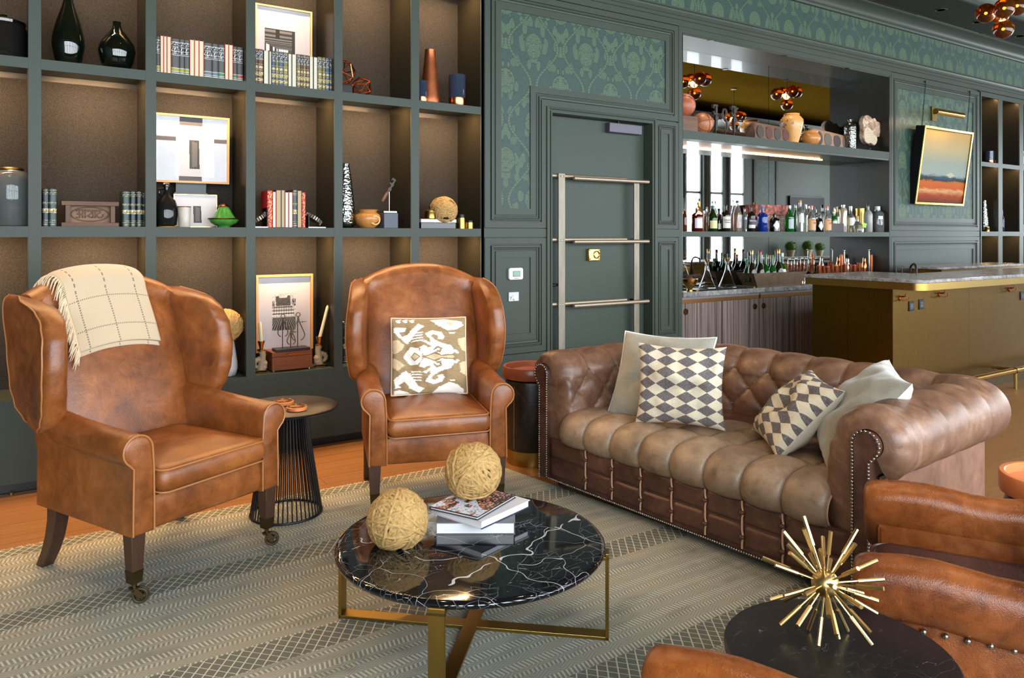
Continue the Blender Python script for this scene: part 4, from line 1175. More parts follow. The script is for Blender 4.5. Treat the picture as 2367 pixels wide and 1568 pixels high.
# seat: deep biscuit tufting
NPUF = 8; SX = .775
SP = [(-HD + .012, .272), (-HD - .004, .30), (-HD - .006, .335), (-HD + .01, .37), (-HD + .045, .395), (-HD + .11, .405), (-HD + .22, .408), (-.1, .405), (.02, .395), (.16, .385), (.34, .37)]
SPS = spline([Vector((0, y, z)) for y, z in SP], 6)
SL = [0]
for a, c in zip(SPS, SPS[1:]): SL.append(SL[-1] + (c - a).length)
def seat_at(f):
    t = f * SL[-1]
    for k in range(len(SPS) - 1):
        if t <= SL[k + 1] or k == len(SPS) - 2:
            q = (t - SL[k]) / (SL[k + 1] - SL[k]); p = SPS[k].lerp(SPS[k + 1], q); d = (SPS[k + 1] - SPS[k]).normalized(); return p, Vector((0, -d.z, d.y)), t
TROW = .335
b = MB(); NU = 320; NV = 90; rings = []
for i in range(NU + 1):
    u = i / NU; x = -SX + 2 * SX * u; ring = []
    su = abs(sin(pi * u * NPUF))
    for j in range(NV + 1):
        p, n, t = seat_at(j / NV)
        tv = t / TROW if t < TROW else 1 + (t - TROW) / .24
        sv = abs(sin(pi * min(tv, 3)))
        h = (su ** .27) * (.45 + .55 * min(1, (sv * 1.5)) ** .5) if t < TROW else (su ** .3) * (sv ** .3) * .7
        if t < TROW: h *= 1.0
        h = .046 * h
        q = p + n * h
        ring.append((x, q.y, q.z))
    rings.append(ring)
b.loft(rings, False, False, False); obj('tufted_seat', b, mat('olive brown aged leather', graph=g_leather(lin(92, 72, 56), lin(142, 117, 94), lin(182, 156, 132), .4)), sf, 180)
b = MB(); b.box(-SX, SX, -HD + .02, .2, .05, .33); b.box(-SX, SX, .0, HD - .06, .05, .40); obj('seat_base', b, BROWND, sf, 0)
# base front: two rows of panels with welted, buttoned seams
cols = [-SX - .10] + [-SX + 2 * SX * k / NPUF for k in range(1, NPUF)] + [SX + .10]
ZB = [.062, .165, .272]
for k in range(NPUF):
    for r in range(2):
        x0, x1, z0, z1 = cols[k] + .002, cols[k + 1] - .002, ZB[r] + .0015, ZB[r + 1] - .0015
        b = MB()
        b.grid(lambda u, v: (x0 + (x1 - x0) * u, -HD + .003 - .014 * (min(1, u * 14, (1 - u) * 14) * min(1, v * 7, (1 - v) * 7)) ** .6 - .003 * mnoise.noise(Vector((x0 * 3 + u * 2, v * 2, r))), z0 + (z1 - z0) * v), 18, 10)
        obj('front_panel', b, BROWND, sf, 180)
b = MB(); b.box(cols[0], cols[-1], -HD - .001, -HD + .02, ZB[0] - .012, ZB[2] + .004); obj('front_rail', b, BROWND, sf, 0)
for k in range(1, NPUF):
    for r in range(2):
        x = cols[k]; zm = (ZB[r] + ZB[r + 1]) / 2
        b = MB(); b.tube([(x + .006 * exp(-((z - zm) / .016) ** 2), -HD - .010, z) for z in [ZB[r] + .104 * i / 16 for i in range(17)]], .0042, 6); wl = obj('seam_welt', b, WELT, sf)
        b = MB(); b.sphere((0, 0, 0), .0135, 12, 7, .75); obj('seam_button', b, BROWND, wl, loc=(x + .001, -HD - .012, zm))
# seat pleat welts
for k in range(0, NPUF + 1):
    x = -SX + 2 * SX * k / NPUF; b = MB(); pts = []
    for j in range(0, 20):
        p, n, t = seat_at(j / 20 * .30); pts.append((x, (p + n * .004).y, (p + n * .004).z))
    b.tube(pts, .0042, 6); obj('pleat_welt', b, WELT, sf)
for k in range(1, NPUF):
    for rr in (TROW, TROW + .24):
        p, n, t = seat_at(rr / SL[-1]); b = MB(); b.sphere((0, 0, 0), .011, 10, 6); obj('button', b, BROWN, sf, loc=(-SX + 2 * SX * k / NPUF, p.y, p.z))
# keyhole arm fronts with nail heads
nails = []
for s in (-1, 1):
    kp = []
    x0, x1 = HL - .068, HL - .006
    cxx, czz, r = HL - .018, .628, .052
    kp = [(x0, .045)] + [(x0, z) for z in (.2, .4, .56)]
    for i in range(13):
        a = radians(180 - i * 18); kp.append((cxx + r * cos(a) - (.0 if i else 0), czz + r * sin(a)))
    kp += [(x1, .56), (x1, .4), (x1, .2), (x1, .045)]
    kp = [(s * x, z) for x, z in kp]
    if s < 0: kp = kp[::-1]
    b = MB(); b.prism(kp, -HD - .022, -HD + .16, 'xz'); obj('arm_front_panel', b, BROWND, sf, 40, bevel=.006)
    pts = kp; acc = 0
    for a, c in zip(pts, pts[1:]):
        L = math.hypot(c[0] - a[0], c[1] - a[1]); n = max(1, int(L / .0125))
        for q in range(n): nails.append((a[0] + (c[0] - a[0]) * q / n, -HD - .023, a[1] + (c[1] - a[1]) * q / n))
    b = MB()
    b.box(*(sorted((s * (HL - .07), s * (HL - .19)))), -HD + .06, .3, .05, .5); obj('arm_core', b, BROWN, sf, 0)
for k in range(int(2 * HL / .0125)): nails.append((-HL + k * .0125, -HD - .014, .05))
b = MB()
for x, y, z in nails: b.sphere((x, y, z), .0058, 6, 4)
obj('nail_heads', b, mat('pewter nail heads', lin(168, 164, 156), .25, 1), sf, 180, kind='stuff')
for sx in (-1, 1):
    for y in (-HD + .08, HD - .1):
        b = MB(); b.lathe([(.028, 0), (.034, .05)], 12, (sx * (HL - .09), y, 0)); obj('foot', b, DARKW, sf)
# ---------------------------------------------------------------- marble coffee table
TC = (1.385, -2.612); TZ = .325; TR_ = .482
ct = thing('coffee_table', 'round black marble coffee table on a brass strap frame', 'coffee table', (TC[0], TC[1], .009))
b = MB(); h = TZ - .009
b.lathe([(0, h - .026), (TR_ - .014, h - .026), (TR_ - .004, h - .022), (TR_, h - .014), (TR_ - .001, h - .008), (TR_ - .008, h - .001), (TR_ - .02, h), (0, h)], 96); obj('marble_top', b, MARBLEB, ct, 50)
for k, a in enumerate((radians(-42.5), radians(-42.5 - 90))):
    R = Matrix.Rotation(a, 4, 'Z'); b = MB(); b.m = R; e = TR_ + .012; wd = .026; zt = h - .004
    zo = .0005 if k else .0
    for s in (-1, 1):
        b.box(*sorted((s * (e - .012), s * e)), -wd, wd, zo, h - .015)
        b.box(*sorted((s * (e - .16), s * e)), -wd, wd, h - .037 - .001, h - .0265)
    b.box(-e, e, -wd, wd, zo, .012 + zo)
    obj('brass_strap', b, BRASS, ct, 0, bevel=.0015)

def rope_ball(label, c, R, seed, cat='rope ball', bands=20, strands=3, rad=None, group='decorative jute rope balls'):
    t = thing('rope_ball', label, cat, (c[0], c[1], c[2] + R), 0, group)
    rnd = random.Random(seed); rad = rad or R * .082
    b = MB(); b.sphere((0, 0, 0), R * .76, 20, 12); obj('core', b, ROPED, t, 180)
    b = MB()
    for k in range(bands):
        n = Vector((rnd.gauss(0, 1), rnd.gauss(0, 1), rnd.gauss(0, 1))).normalized(); x = n.orthogonal().normalized(); y = n.cross(x)
        off0 = rnd.uniform(-.22, .22) * R; lev = R * (.74 + .26 * (k / bands)) - rad * .8
        for q in range(strands):
            o_ = off0 + (q - (strands - 1) / 2) * rad * 2.05
            rr = sqrt(max(.01, lev * lev - o_ * o_)); wob = rnd.uniform(0, 6.28); am = rnd.uniform(.01, .035) * R
            N = 84
            pts = [n * (o_ + am * sin(2 * a + wob)) + (x * cos(a) + y * sin(a)) * rr for a in [2 * pi * i / N for i in range(N)]]
            b.tube(pts, rad, 6, True, prof=lambda an, i: 1 + .26 * cos(2 * an + i * .9))
    obj('rope_winding', b, ROPE, t, 180)
    return t
pt = lambda px, py, z: FP(px, py, z)
p = FP(928, 1262, TZ); rope_ball('smaller jute rope ball resting directly on the black marble table', (p.x, p.y + .03, TZ), px_len(53, p.x, p.y + .03), 11)
# books on the coffee table
def book(name, label, c, ang, w, d, h, cover, pages=PAGESW, group='books on the coffee table', spine='left', rounded=True):
    """lying book: w along x (spine at -x), d along y"""
    t = thing(name, label, 'book', c, ang, group)
    b = MB(); b.box(-w / 2, w / 2, -d / 2, d / 2, 0, .0028); b.box(-w / 2, w / 2, -d / 2, d / 2, h - .0028, h); b.box(-w / 2, -w / 2 + .003, -d / 2, d / 2, .0028, h - .0028); obj('cover', b, cover, t, 0)
    b = MB(); b.box(-w / 2 + .003, w / 2 - .005, -d / 2 + .004, d / 2 - .004, .003, h - .003); obj('page_block', b, pages, t, 0)
    return t
def letters(txt, size, m, parent, loc, rot=(0, 0, 0), ext=.0004, bold=False, name='lettering', align='CENTER'):
    c = bpy.data.curves.new(name, 'FONT'); c.body = txt; c.size = size; c.extrude = ext; c.align_x = align; c.align_y = 'CENTER'
    if bold: c.offset = size * .02
    tmp = bpy.data.objects.new(name, c); me = bpy.data.meshes.new_from_object(tmp); me.name = name; bpy.data.objects.remove(tmp)
    me.materials.clear(); me.materials.append(m)
    o = bpy.data.objects.new(name, me); COL.objects.link(o); o.parent = parent; o.location = loc; o.rotation_euler = rot
    return o
RED = C((196, 36, 34), .35)
h1, h2, h3 = .043, .028, .012
a1 = radians(-33)
b1 = book('coffee_table_book', 'thick grey book with red lettering, bottom of the stack on the marble table', (1.475, -2.50, TZ), a1, .29, .215, h1, C((98, 98, 102), .4))
letters('E', .11, RED, b1, (-.075, -.05, h1 + .0002), (0, 0, 0), bold=True); letters('T', .11, RED, b1, (.0, -.05, h1 + .0002), (0, 0, 0), bold=True); letters('THE', .026, RED, b1, (-.125, -.02, h1 + .0002), (0, 0, pi / 2), bold=True)
b = MB(); b.box(-.1453, -.145, -.1, .1, .006, h1 - .006); obj('spine_panel', b, C((186, 60, 40), .4), b1, 0)
b2 = book('coffee_table_book', 'white jacketed book, middle of the stack on the marble table', (1.50, -2.50, TZ + h1), radians(-72), .24, .285, h2, C((206, 206, 212), .35))
b = MB(); b.box(-.1203, .1203, .1388, .1428, .0, .0028); b.box(.1165, .1203, -.143, .143, .0, .0028); obj('blue_edge', b, C((58, 62, 92), .4), b2, 0)
# printed picture made of coloured cells
def canvas(name, parent, nx, ny, fn, place, m=VCOL, uvw=None):
    b = MB(); vs = [place(i / nx, j / ny) for i in range(nx + 1) for j in range(ny + 1)]
    fs = [(i * (ny + 1) + j, (i + 1) * (ny + 1) + j, (i + 1) * (ny + 1) + j + 1, i * (ny + 1) + j + 1) for i in range(nx) for j in range(ny)]
    b.add(vs, fs); o = obj(name, b, m, parent, 180)
    U, V = np.meshgrid((np.arange(nx) + .5) / nx, (np.arange(ny) + .5) / ny, indexing='ij')
    colr = fn(U, V).reshape(-1, 3)
    L = np.repeat(colr, 4, axis=0); L = np.concatenate([L, np.ones((len(L), 1))], 1).astype(np.float32)
    at = o.data.color_attributes.new('print', 'FLOAT_COLOR', 'CORNER'); at.data.foreach_set('color', L.ravel())
    return o
def inpoly(U, V, poly):
    r = np.zeros(U.shape, bool); n = len(poly); j = n - 1
    for i in range(n):
        xi, yi = poly[i]; xj, yj = poly[j]
        if yi != yj: r ^= ((yi > V) != (yj > V)) & (U < (xj - xi) * (V - yi) / (yj - yi) + xi)
        j = i
    return r
def L_(r, g=None, b_=None): return np.array(lin(r, g, b_) if g is not None else lin(r, r, r))
def vnoise(U, V, f, seed):
    rs = np.random.RandomState(seed); G_ = rs.rand(64, 64); x, y = (U * f) % 63, (V * f) % 63
    i, j = x.astype(int), y.astype(int); a, c = x - i, y - j; a = a * a * (3 - 2 * a); c = c * c * (3 - 2 * c)
    return (G_[i, j] * (1 - a) + G_[i + 1, j] * a) * (1 - c) + (G_[i, j + 1] * (1 - a) + G_[i + 1, j + 1] * a) * c
b3 = book('magazine', 'glossy magazine with a crowd photograph, on top of the book stack', (1.47, -2.485, TZ + h1 + h2), radians(-64), .215, .27, h3, C((46, 44, 52), .3))
def crowd(U, V):
    o = np.zeros(U.shape + (3,)); n = vnoise(U, V, 34, 1); m = vnoise(U, V, 26, 2); k = vnoise(U, V, 7, 3)
    o[:] = L_(70, 56, 58); o[n > .55] = L_(196, 150, 128); o[(m > .62)] = L_(34, 30, 36); o[(m < .22)] = L_(150, 54, 48)
    o[(n < .25) & (m > .5)] = L_(60, 110, 132); w = (V < .45 + .18 * np.sin(U * 5)) & (k > .38); o[w] = L_(200, 204, 220); o[w & (n > .7)] = L_(120, 150, 170)
    return o
canvas('cover_photo', b3, 90, 70, crowd, lambda u, v: (-.105 + .21 * u, -.132 + .264 * v, h3 + .0004), VGLOSS)
letters('- - -', .019, C((236, 232, 226), .4), b3, (.082, .0, h3 + .0008), (0, 0, pi / 2), name='lettering')
p = FP(1125, 1190, TZ + .085); rope_ball('larger jute rope ball sitting on the stack of books', (1.50, -2.43, TZ + h1 + h2 + h3), .093, 23)

# ---------------------------------------------------------------- wire drum side table with two coasters
WT = (1.165, -1.135)
wt = thing('wire_side_table', 'black wire drum side table with round top between the armchairs', 'side table', (WT[0], WT[1], .009))
WZ = .545
b = MB(); b.lathe([(0, WZ - .018), (.24, WZ - .018), (.252, WZ - .012), (.255, WZ - .004), (.25, WZ), (0, WZ)], 64); obj('top', b, BLKTOP, wt, 40)
for r, z, w_ in ((.175, .007, .006), (.105, WZ - .024, .006)):
    b = MB(); b.tube([(r * cos(a), r * sin(a), z) for a in [2 * pi * i / 48 for i in range(48)]], w_, 8, True); obj('ring', b, BLKMET, wt)
wm_ = None
b = MB(); b.tube([(.105, 0, WZ - .024), (.12, 0, .36), (.175, 0, .007)], .0036, 6); wm_ = mesh_of('wire', b, 40, [BLKMET])
for k in range(48):
    o = bpy.data.objects.new('wire', wm_); COL.objects.link(o); o.parent = wt; o.rotation_euler = (0, 0, 2 * pi * k / 48)
for k, (px, py) in enumerate(((686, 948), (656, 935))):
    p = FP(px, py, WZ + .009)
    t = thing('coaster', ['wooden ringed brass coaster at the front of the wire side table', 'wooden ringed brass coaster behind the other on the wire table'][k], 'coaster', (p.x, p.y, WZ + .009), 0, 'coasters on the wire table')
    b = MB(); b.lathe([(.046, 0), (.05, .002), (.05, .016), (.046, .019), (.041, .017), (.041, .008)], 32); obj('wood_ring', b, TRAYO, t)
    b = MB(); b.lathe([(0, .006), (.041, .006), (.041, .008), (0, .0085)], 32); obj('brass_disc', b, GOLD, t)
    b = MB(); b.tube([(.04 * cos(a), .04 * sin(a), .02) for a in [2 * pi * i / 32 for i in range(32)]], .003, 6, True); obj('brass_rim', b, GOLD, t)

# ---------------------------------------------------------------- drum tables with tray tops
def drum(label, loc, r, z, hide, wood, band=True):
    t = thing('drum_table', label, 'side table', loc, 0, 'leather drum tables')
    h = z - loc[2]
    b = MB(); b.lathe([(r * .9, h - .075), (r * 1.0, h - .085), (r * 1.03, h - .11), (r * 1.03, .10), (r * 1.0, .09)], 48); dr = obj('leather_drum', b, hide, t, 40)
    for k in range(6):
        a = 2 * pi * k / 6 + .25; b = MB(); q = r * 1.033
        b.tube([(q * cos(a), q * sin(a), .105), (q * cos(a), q * sin(a), h - .11)], .0025, 5); obj('stitched_seam', b, mat('seam thread', lin(112, 92, 56), .7), dr)
    b = MB(); b.lathe([(r * .9, .0), (r * .985, .0), (r * .995, .09), (r * .9, .098)], 48); obj('brass_band', b, BRASS, t, 40)
    R = r * 1.13
    b = MB(); b.lathe([(0, h - .074), (R - .012, h - .074), (R - .003, h - .07), (R, h - .06), (R, h - .006), (R - .004, h), (R - .018, h), (R - .022, h - .004), (R - .024, h - .032), (0, h - .034)], 56); obj('tray_top', b, wood, t, 40)
    return t
drum('dark hide drum table with reddish tray top between armchair and sofa', (2.74, -1.06, 0), .165, .6, HIDE, TRAYW)
dr2 = drum('drum table with bright orange wood tray beside the sofa arm', (3.12, -3.80, 0), .165, .56, CLUBD, TRAYO)

# ---------------------------------------------------------------- foreground side table with brass burst
GZ = .5; G0 = (1.525, -3.975); GR = .243
gt = thing('round_side_table', 'scratched black round side table in front holding the brass burst', 'side table', (G0[0], G0[1], .009))
b = MB(); b.lathe([(0, GZ - .03), (GR - .008, GZ - .03), (GR, GZ - .024), (GR, GZ - .013), (GR - .004, GZ - .009), (0, GZ - .009)], 72); obj('top', b, SCRATCH, gt, 40)
b = MB(); b.lathe([(.02, GZ - .03), (.018, .02), (.15, .012), (.16, 0)], 32); obj('pedestal', b, BLKMET, gt, 40)
# burst sculpture
cB = None
def burst():
    foot = FP(1925, 1492, GZ)
    dd = depth(foot.x, foot.y)
    d = ray(1908, 1349); k = (depth(foot.x, foot.y) + .035)
    c = Vector((d[0] * k, -DIST + d[1] * k, EYE + d[2] * k))
    t = thing('brass_burst', 'brass starburst sculpture of rods on the black side table', 'sculpture', c)
    Rm = c.z - GZ
    b = MB(); b.sphere((0, 0, 0), px_len(31, c.x, c.y), 28, 16); obj('ball', b, SATING, t, 180)
    rnd = random.Random(4); n = 42
    zmin = -Rm + .004
    for i in range(n):
        zz = 1 - 2 * (i + .5) / n; a = i * 2.39996 + .3; q = sqrt(1 - zz * zz)
        v = Vector((q * cos(a), q * sin(a), zz)); v = (v + Vector((rnd.uniform(-.09, .09), rnd.uniform(-.09, .09), rnd.uniform(-.09, .09)))).normalized()
        L = px_len(rnd.uniform(112, 152), c.x, c.y)
        if v.z * L < zmin: L = zmin / v.z
        b = MB(); b.tube([v * .02, v * (L * .56)], .0022, 6); o = obj('rod', b, SATING, t)
        b = MB(); b.tube([v * (L * .55), v * L], .0047, 8); obj('rod_sleeve', b, SATING, o, 40)
burst()

# ---------------------------------------------------------------- foreground club chairs
def rounded_slab(rings_fn, n): 
    b = MB(); b.loft([rings_fn(i / n) for i in range(n + 1)]); return b
def club_chair(label, loc, ang):
    t = thing('club_chair', label, 'armchair', loc, ang, 'cognac leather club chairs')
    for s in (-1, 1):
        def sec(y, k=1.0, dz=0.0):
            pts = []
            cx_, cz = .322, .548 + dz
            raw = [(-.05, -.15), (-.053, -.05)] + [(.056 * cos(radians(180 - i * 18)), .056 * sin(radians(180 - i * 18))) for i in range(11)] + [(.062, -.04), (.058, -.07), (.045, -.088)]
            for x, z in raw: pts.append((s * (cx_ + x * k), y, cz - .02 + (z + .02) * k))
            return pts
        b = MB(); rings = []
        for i in range(7):
            a = i / 6 * pi / 2; rings.append(sec(-.265 - .05 * cos(a) + .0, .62 + .38 * sin(a)))
        for i in range(1, 9): rings.append(sec(-.265 + .52 * i / 8, 1, .01 * sin(i)))
        rings.append(sec(.27, .8))
        if s > 0: rings = [r[::-1] for r in rings]
        b.loft(rings); am = obj('arm_pad', b, CLUB, t, 180)
        b = MB(); b.grid(lambda u, v: (s * (.355 + .02 * sin(pi * v) * (1 if u > .04 else u / .04)), -.27 + .52 * u, .14 + .325 * v), 20, 10); b.grid(lambda u, v: (s * .262, -.27 + .52 * u, .14 + .34 * v), 4, 2); b.box(*sorted((s * .262, s * .355)), -.272, -.262, .14, .47)
        obj('side_panel', b, CLUB, t, 60)
        b = MB()
        for k in range(12): b.sphere((s * .366, -.25 + .046 * k, .452), .0075, 8, 6)
        obj('nail_heads', b, mat('pewter studs', lin(176, 170, 160), .25, 1), am, 180, kind='stuff')
    b, ring = cushion_mb(-.255, .255, -.29, .24, .30, .425, .03, .05, .02); cu = obj('seat_cushion', b, CLUBD, t, 60)
    b = MB(); b.tube(ring(0, .418), .005, 6, True); obj('piping', b, CLUBD, cu)
    b = MB(); b.box(-.24, .24, -.265, .25, .16, .30); obj('seat_frame', b, CLUB, t, 30, bevel=.01)
    b = MB(); b.grid(lambda u, v: (.32 * sin((u - .5) * 2.4) / sin(1.2), .25 + .10 * cos((u - .5) * 2.4) - .06 + .08 * v, .16 + (.60 + .10 * sin(pi * u) - .16) * v), 20, 10)
    bk = obj('back', b, CLUB, t, 180); m = bk.modifiers.new('solid', 'SOLIDIFY'); m.thickness = .07; m.offset = -1
    m = bk.modifiers.new('bevel', 'BEVEL'); m.width = .02; m.segments = 3
    for sx in (-1, 1):
        for y in (-.24, .24):
            b = MB(); b.cyl((sx * .25, y, .165), (sx * .26, y * 1.05, 0), .022, 10, .015); obj('leg', b, DARKW, t)
    return t
CA = radians(209.4)
club_chair('cognac leather club chair with plum seat at the right front edge', (2.235, -3.955, 0.009), CA)
club_chair('cognac leather club chair of which one rounded arm shows at the bottom edge', (.925, -4.30, 0.009), CA)

# ---------------------------------------------------------------- cushions
def pillow(label, A, B, upv, ulen, thick, front, back, piping=None, n=40, pinch=.07, seed=0, group='scatter cushions', name='cushion', fn=None, sag=0):
    A, B, upv = Vector(A), Vector(B), Vector(upv).normalized()
    ex = (B - A); W = ex.length; ex.normalize(); nz = (upv - ex * upv.dot(ex)).normalized(); ny = nz.cross(ex)
    M = Matrix(((ex.x, ny.x, nz.x, 0), (ex.y, ny.y, nz.y, 0), (ex.z, ny.z, nz.z, 0), (0, 0, 0, 1)))
    t = thing(name, label, 'cushion', (A + B) / 2); t.rotation_euler = M.to_euler(); t['group'] = group
    def pt(u, v, side):
        U, V = 2 * u - 1, 2 * v - 1
        x = W / 2 * U * (1 - pinch * (1 - V * V) * abs(U) ** 2); z = ulen / 2 * (1 + V * (1 - pinch * (1 - U * U) * abs(V) ** 2))
        h = thick / 2 * max(0, (1 - U ** 2) * (1 - V ** 2)) ** .42
        wr = .012 * mnoise.noise(Vector((U * 2.2 + seed, V * 2.2, seed))) * (1 - U * U) * (1 - V * V) * 4
        wr += .004 * mnoise.noise(Vector((U * 7 + seed, V * 6, seed + 3))) * min(1, h / .02)
        z -= sag * (1 - V) * .5 * (1 - U * U)
        return (x, side * h - wr - .01 * U * U * V, z)
    def half(nm, side, m, N=n):
        if fn and side < 0:
            return canvas(nm, t, 220, 220, fn, lambda u, v: pt(u, v, side), VCLOTH)
        b = MB(); b.grid(lambda u, v: pt(u, v, side), N, N); o = obj(nm, b, m, t, 180)
        l = o.data.uv_layers.new(name='uv'); N1 = N + 1
        for lp in o.data.loops:
            i = lp.vertex_index; l.data[lp.index].uv = ((i // N1) / N, (i % N1) / N)
        return o
    half('front_cover', -1, front); half('back_cover', 1, back)
    if piping:
        pts = [pt(i / 30, 0, 0) for i in range(30)] + [pt(1, i / 30, 0) for i in range(30)] + [pt(1 - i / 30, 1, 0) for i in range(30)] + [pt(0, 1 - i / 30, 0) for i in range(30)]
        b = MB(); b.tube(pts, .0055, 6, True); obj('piping', b, piping, t)
    return t
pillow('large grey green velvet cushion with pale piping at the far end of the sofa', (2.755, -1.75, .405), (2.98, -2.24, .405), (.30, .10, .489), .53, .18, VELVET, VELVET, WHITEF, seed=1)
pillow('grey and cream diamond woven cushion leaning on the large velvet cushion', (2.675, -2.075, .452), (2.962, -2.418, .445), (.08, .05, .49), .415, .16, KILIM, LINEN, None, seed=2, pinch=.09)
pillow('tilted grey and cream diamond woven cushion with cream back near the arm', (3.10, -2.46, .45), (2.81, -2.83, .44), (.209, -.165, .257), .42, .19, KILIM, LINEN, None, seed=5, pinch=.08)
pillow('velvet cushion with white back slumped against the near sofa arm', (3.24, -2.74, .45), (2.80, -3.09, .44), (.187, -.238, .36), .50, .22, VELVET, WHITEF, None, seed=8, pinch=.08)
def ikat(U, V):
    """V up, U right; white scrolling figures on tan, mirrored about a horizontal axis"""
    o = np.zeros(U.shape + (3,)); tan = L_(158, 134, 98); tan2 = L_(142, 118, 84); wh = L_(238, 232, 224); pe = L_(214, 188, 150)
    rs = np.random.RandomState(2); jit = (rs.rand(220) - .5) * .05; J = jit[(V * 219).astype(int)]; u = U + J * .5
    st = (np.sin(V * 420 + vnoise(U, V, 9, 4) * 6) > .2); o[:] = tan; o[st] = tan2
    x = (U - 0.0); y = 1 - V      # y down as in the photograph
    def fill(poly, c, jag=True):
        m = inpoly(u if jag else U, y, poly); o[m] = c
    def stroke(pts, w, c):
        P = [np.array(p) for p in pts]
        for a, b_ in zip(P, P[1:]):
            d = b_ - a; L2 = (d ** 2).sum() + 1e-9; t = np.clip(((u - a[0]) * d[0] + (y - a[1]) * d[1]) / L2, 0, 1)
            o[np.hypot(u - a[0] - t * d[0], y - a[1] - t * d[1]) < w] = c
    # figures measured on the cushion face (0..1)
    fill([(.03, .13), (.2, .14), (.18, .19), (.09, .2), (.14, .26), (.21, .23), (.36, .08), (.43, .12), (.34, .2), (.21, .36), (.14, .31), (.03, .2)], wh)
    for k in range(4): fill([(.27, .215 + .035 * k), (.42, .20 + .035 * k), (.40, .22 + .035 * k), (.26, .235 + .035 * k)], wh)
    fill([(.52, .03), (.7, .02), (.93, .06), (.97, .11), (.88, .17), (.75, .19), (.62, .12)], wh); fill([(.72, .06), (.86, .08), (.78, .13)], pe); fill([(.76, .215), (.85, .21), (.84, .23), (.77, .235)], wh)
    def fig(f):
        F = lambda pts: [(a, f(c)) for a, c in pts]
        fill(F([(.44, .22), (.54, .18), (.66, .21), (.7, .27), (.67, .31), (.6, .3), (.62, .26), (.56, .235), (.52, .26), (.56, .31), (.68, .36), (.78, .38), (.82, .44), (.74, .50), (.66, .515), (.58, .47), (.52, .50), (.43, .52), (.38, .47), (.36, .41), (.42, .385), (.48, .42), (.52, .41), (.46, .36), (.4, .33), (.44, .315), (.52, .36), (.5, .3)]), wh)
        fill(F([(.74, .5), (.8, .45), (.86, .44), (.9, .48), (.87, .5), (.84, .47), (.78, .52)]), wh)
        stroke(F([(.56, .44), (.6, .41), (.65, .43), (.64, .47), (.6, .465)]), .012, tan2)
    fig(lambda c: c); fig(lambda c: 1.065 - c)
    fill([(.16, .51), (.24, .40), (.34, .42), (.40, .5), (.40, .56), (.34, .63), (.24, .63), (.17, .55)], wh)
    fill([(.25, .53), (.30, .475), (.38, .53), (.30, .585)], tan2, False); fill([(.265, .53), (.30, .49), (.36, .53), (.30, .57)], pe, False)
    fill([(.42, .53), (.56, .48), (.66, .515), (.82, .50), (.86, .535), (.82, .57), (.66, .55), (.56, .585)], tan2, False)
    fill([(.45, .53), (.56, .495), (.66, .525), (.81, .515), (.84, .535), (.81, .555), (.66, .54), (.56, .57)], pe, False)
    fill([(.0, .3), (.08, .3), (.17, .37), (.12, .44), (.05, .48), (.0, .47)], pe); fill([(.0, .52), (.06, .55), (.17, .63), (.08, .7), (.0, .64)], pe)
    fill([(.03, .80), (.18, .70), (.24, .74), (.34, .9), (.43, .93), (.36, .99), (.24, .93), (.17, .84), (.08, .88), (.13, .91), (.04, .92)], wh)
    for k in range(4): fill([(.25, .71 + .035 * k), (.38, .72 + .035 * k), (.40, .735 + .035 * k), (.27, .73 + .035 * k)], wh)
    fill([(.52, 1.0), (.62, .92), (.75, .86), (.86, .89), (.95, .95), (.95, 1.0)], wh); fill([(.76, .83), (.84, .83), (.83, .85), (.77, .85)], wh)
    fill([(.03, .95), (.1, .94), (.2, .97), (.25, 1.0), (.03, 1.0)], wh)
    for k in range(3): fill([(.06 + .09 * k, .03), (.12 + .09 * k, .02), (.13 + .09 * k, .06), (.08 + .09 * k, .075)], wh)
    fill([(.88, .3), (1, .27), (1, .47), (.93, .44), (.9, .38)], pe); fill([(.9, .62), (1, .58), (1, .78), (.92, .74)], pe)
    return o
def rc(x, y, z):
    c, s = cos(RANG), sin(RANG); return (RCH[0] + x * c - y * s, RCH[1] + x * s + y * c, RCH[2] + z)
A_, B_ = rc(-.205, .055, .535), rc(.21, .02, .535)
up_ = Vector(rc(-.205, .185, .96)) - Vector(rc(-.205, .055, .535))
pillow('square beige and white ikat cushion standing on the armchair seat', A_, B_, up_, .425, .13, LINEN, LINEN, mat('cream cord', lin(214, 196, 164), .85), seed=12, pinch=.02, fn=ikat)
# ---------------------------------------------------------------- things on the bookcase shelves
Z0, Z1, Z2 = .515, 1.47, 2.404
def hpx(n, x, Y): return px_len(n, x, Y)
def lathe_thing(name, label, cat, px, Y, z, prof, hpix, wpix, m, seg=32, group=None, part=None, smooth=50):
    """prof in unit radius/height; scaled from the pixel size"""
    x = px_at(px, Y); R = hpx(wpix / 2, x, Y); Hh_ = hpx(hpix, x, Y)
    t = thing(name, label, cat, (x, Y, z), 0, group)
    b = MB(); b.lathe([(r * R, q * Hh_) for r, q in prof], seg); o = obj(part or 'body', b, m, t, smooth)
    return t, R, Hh_, o
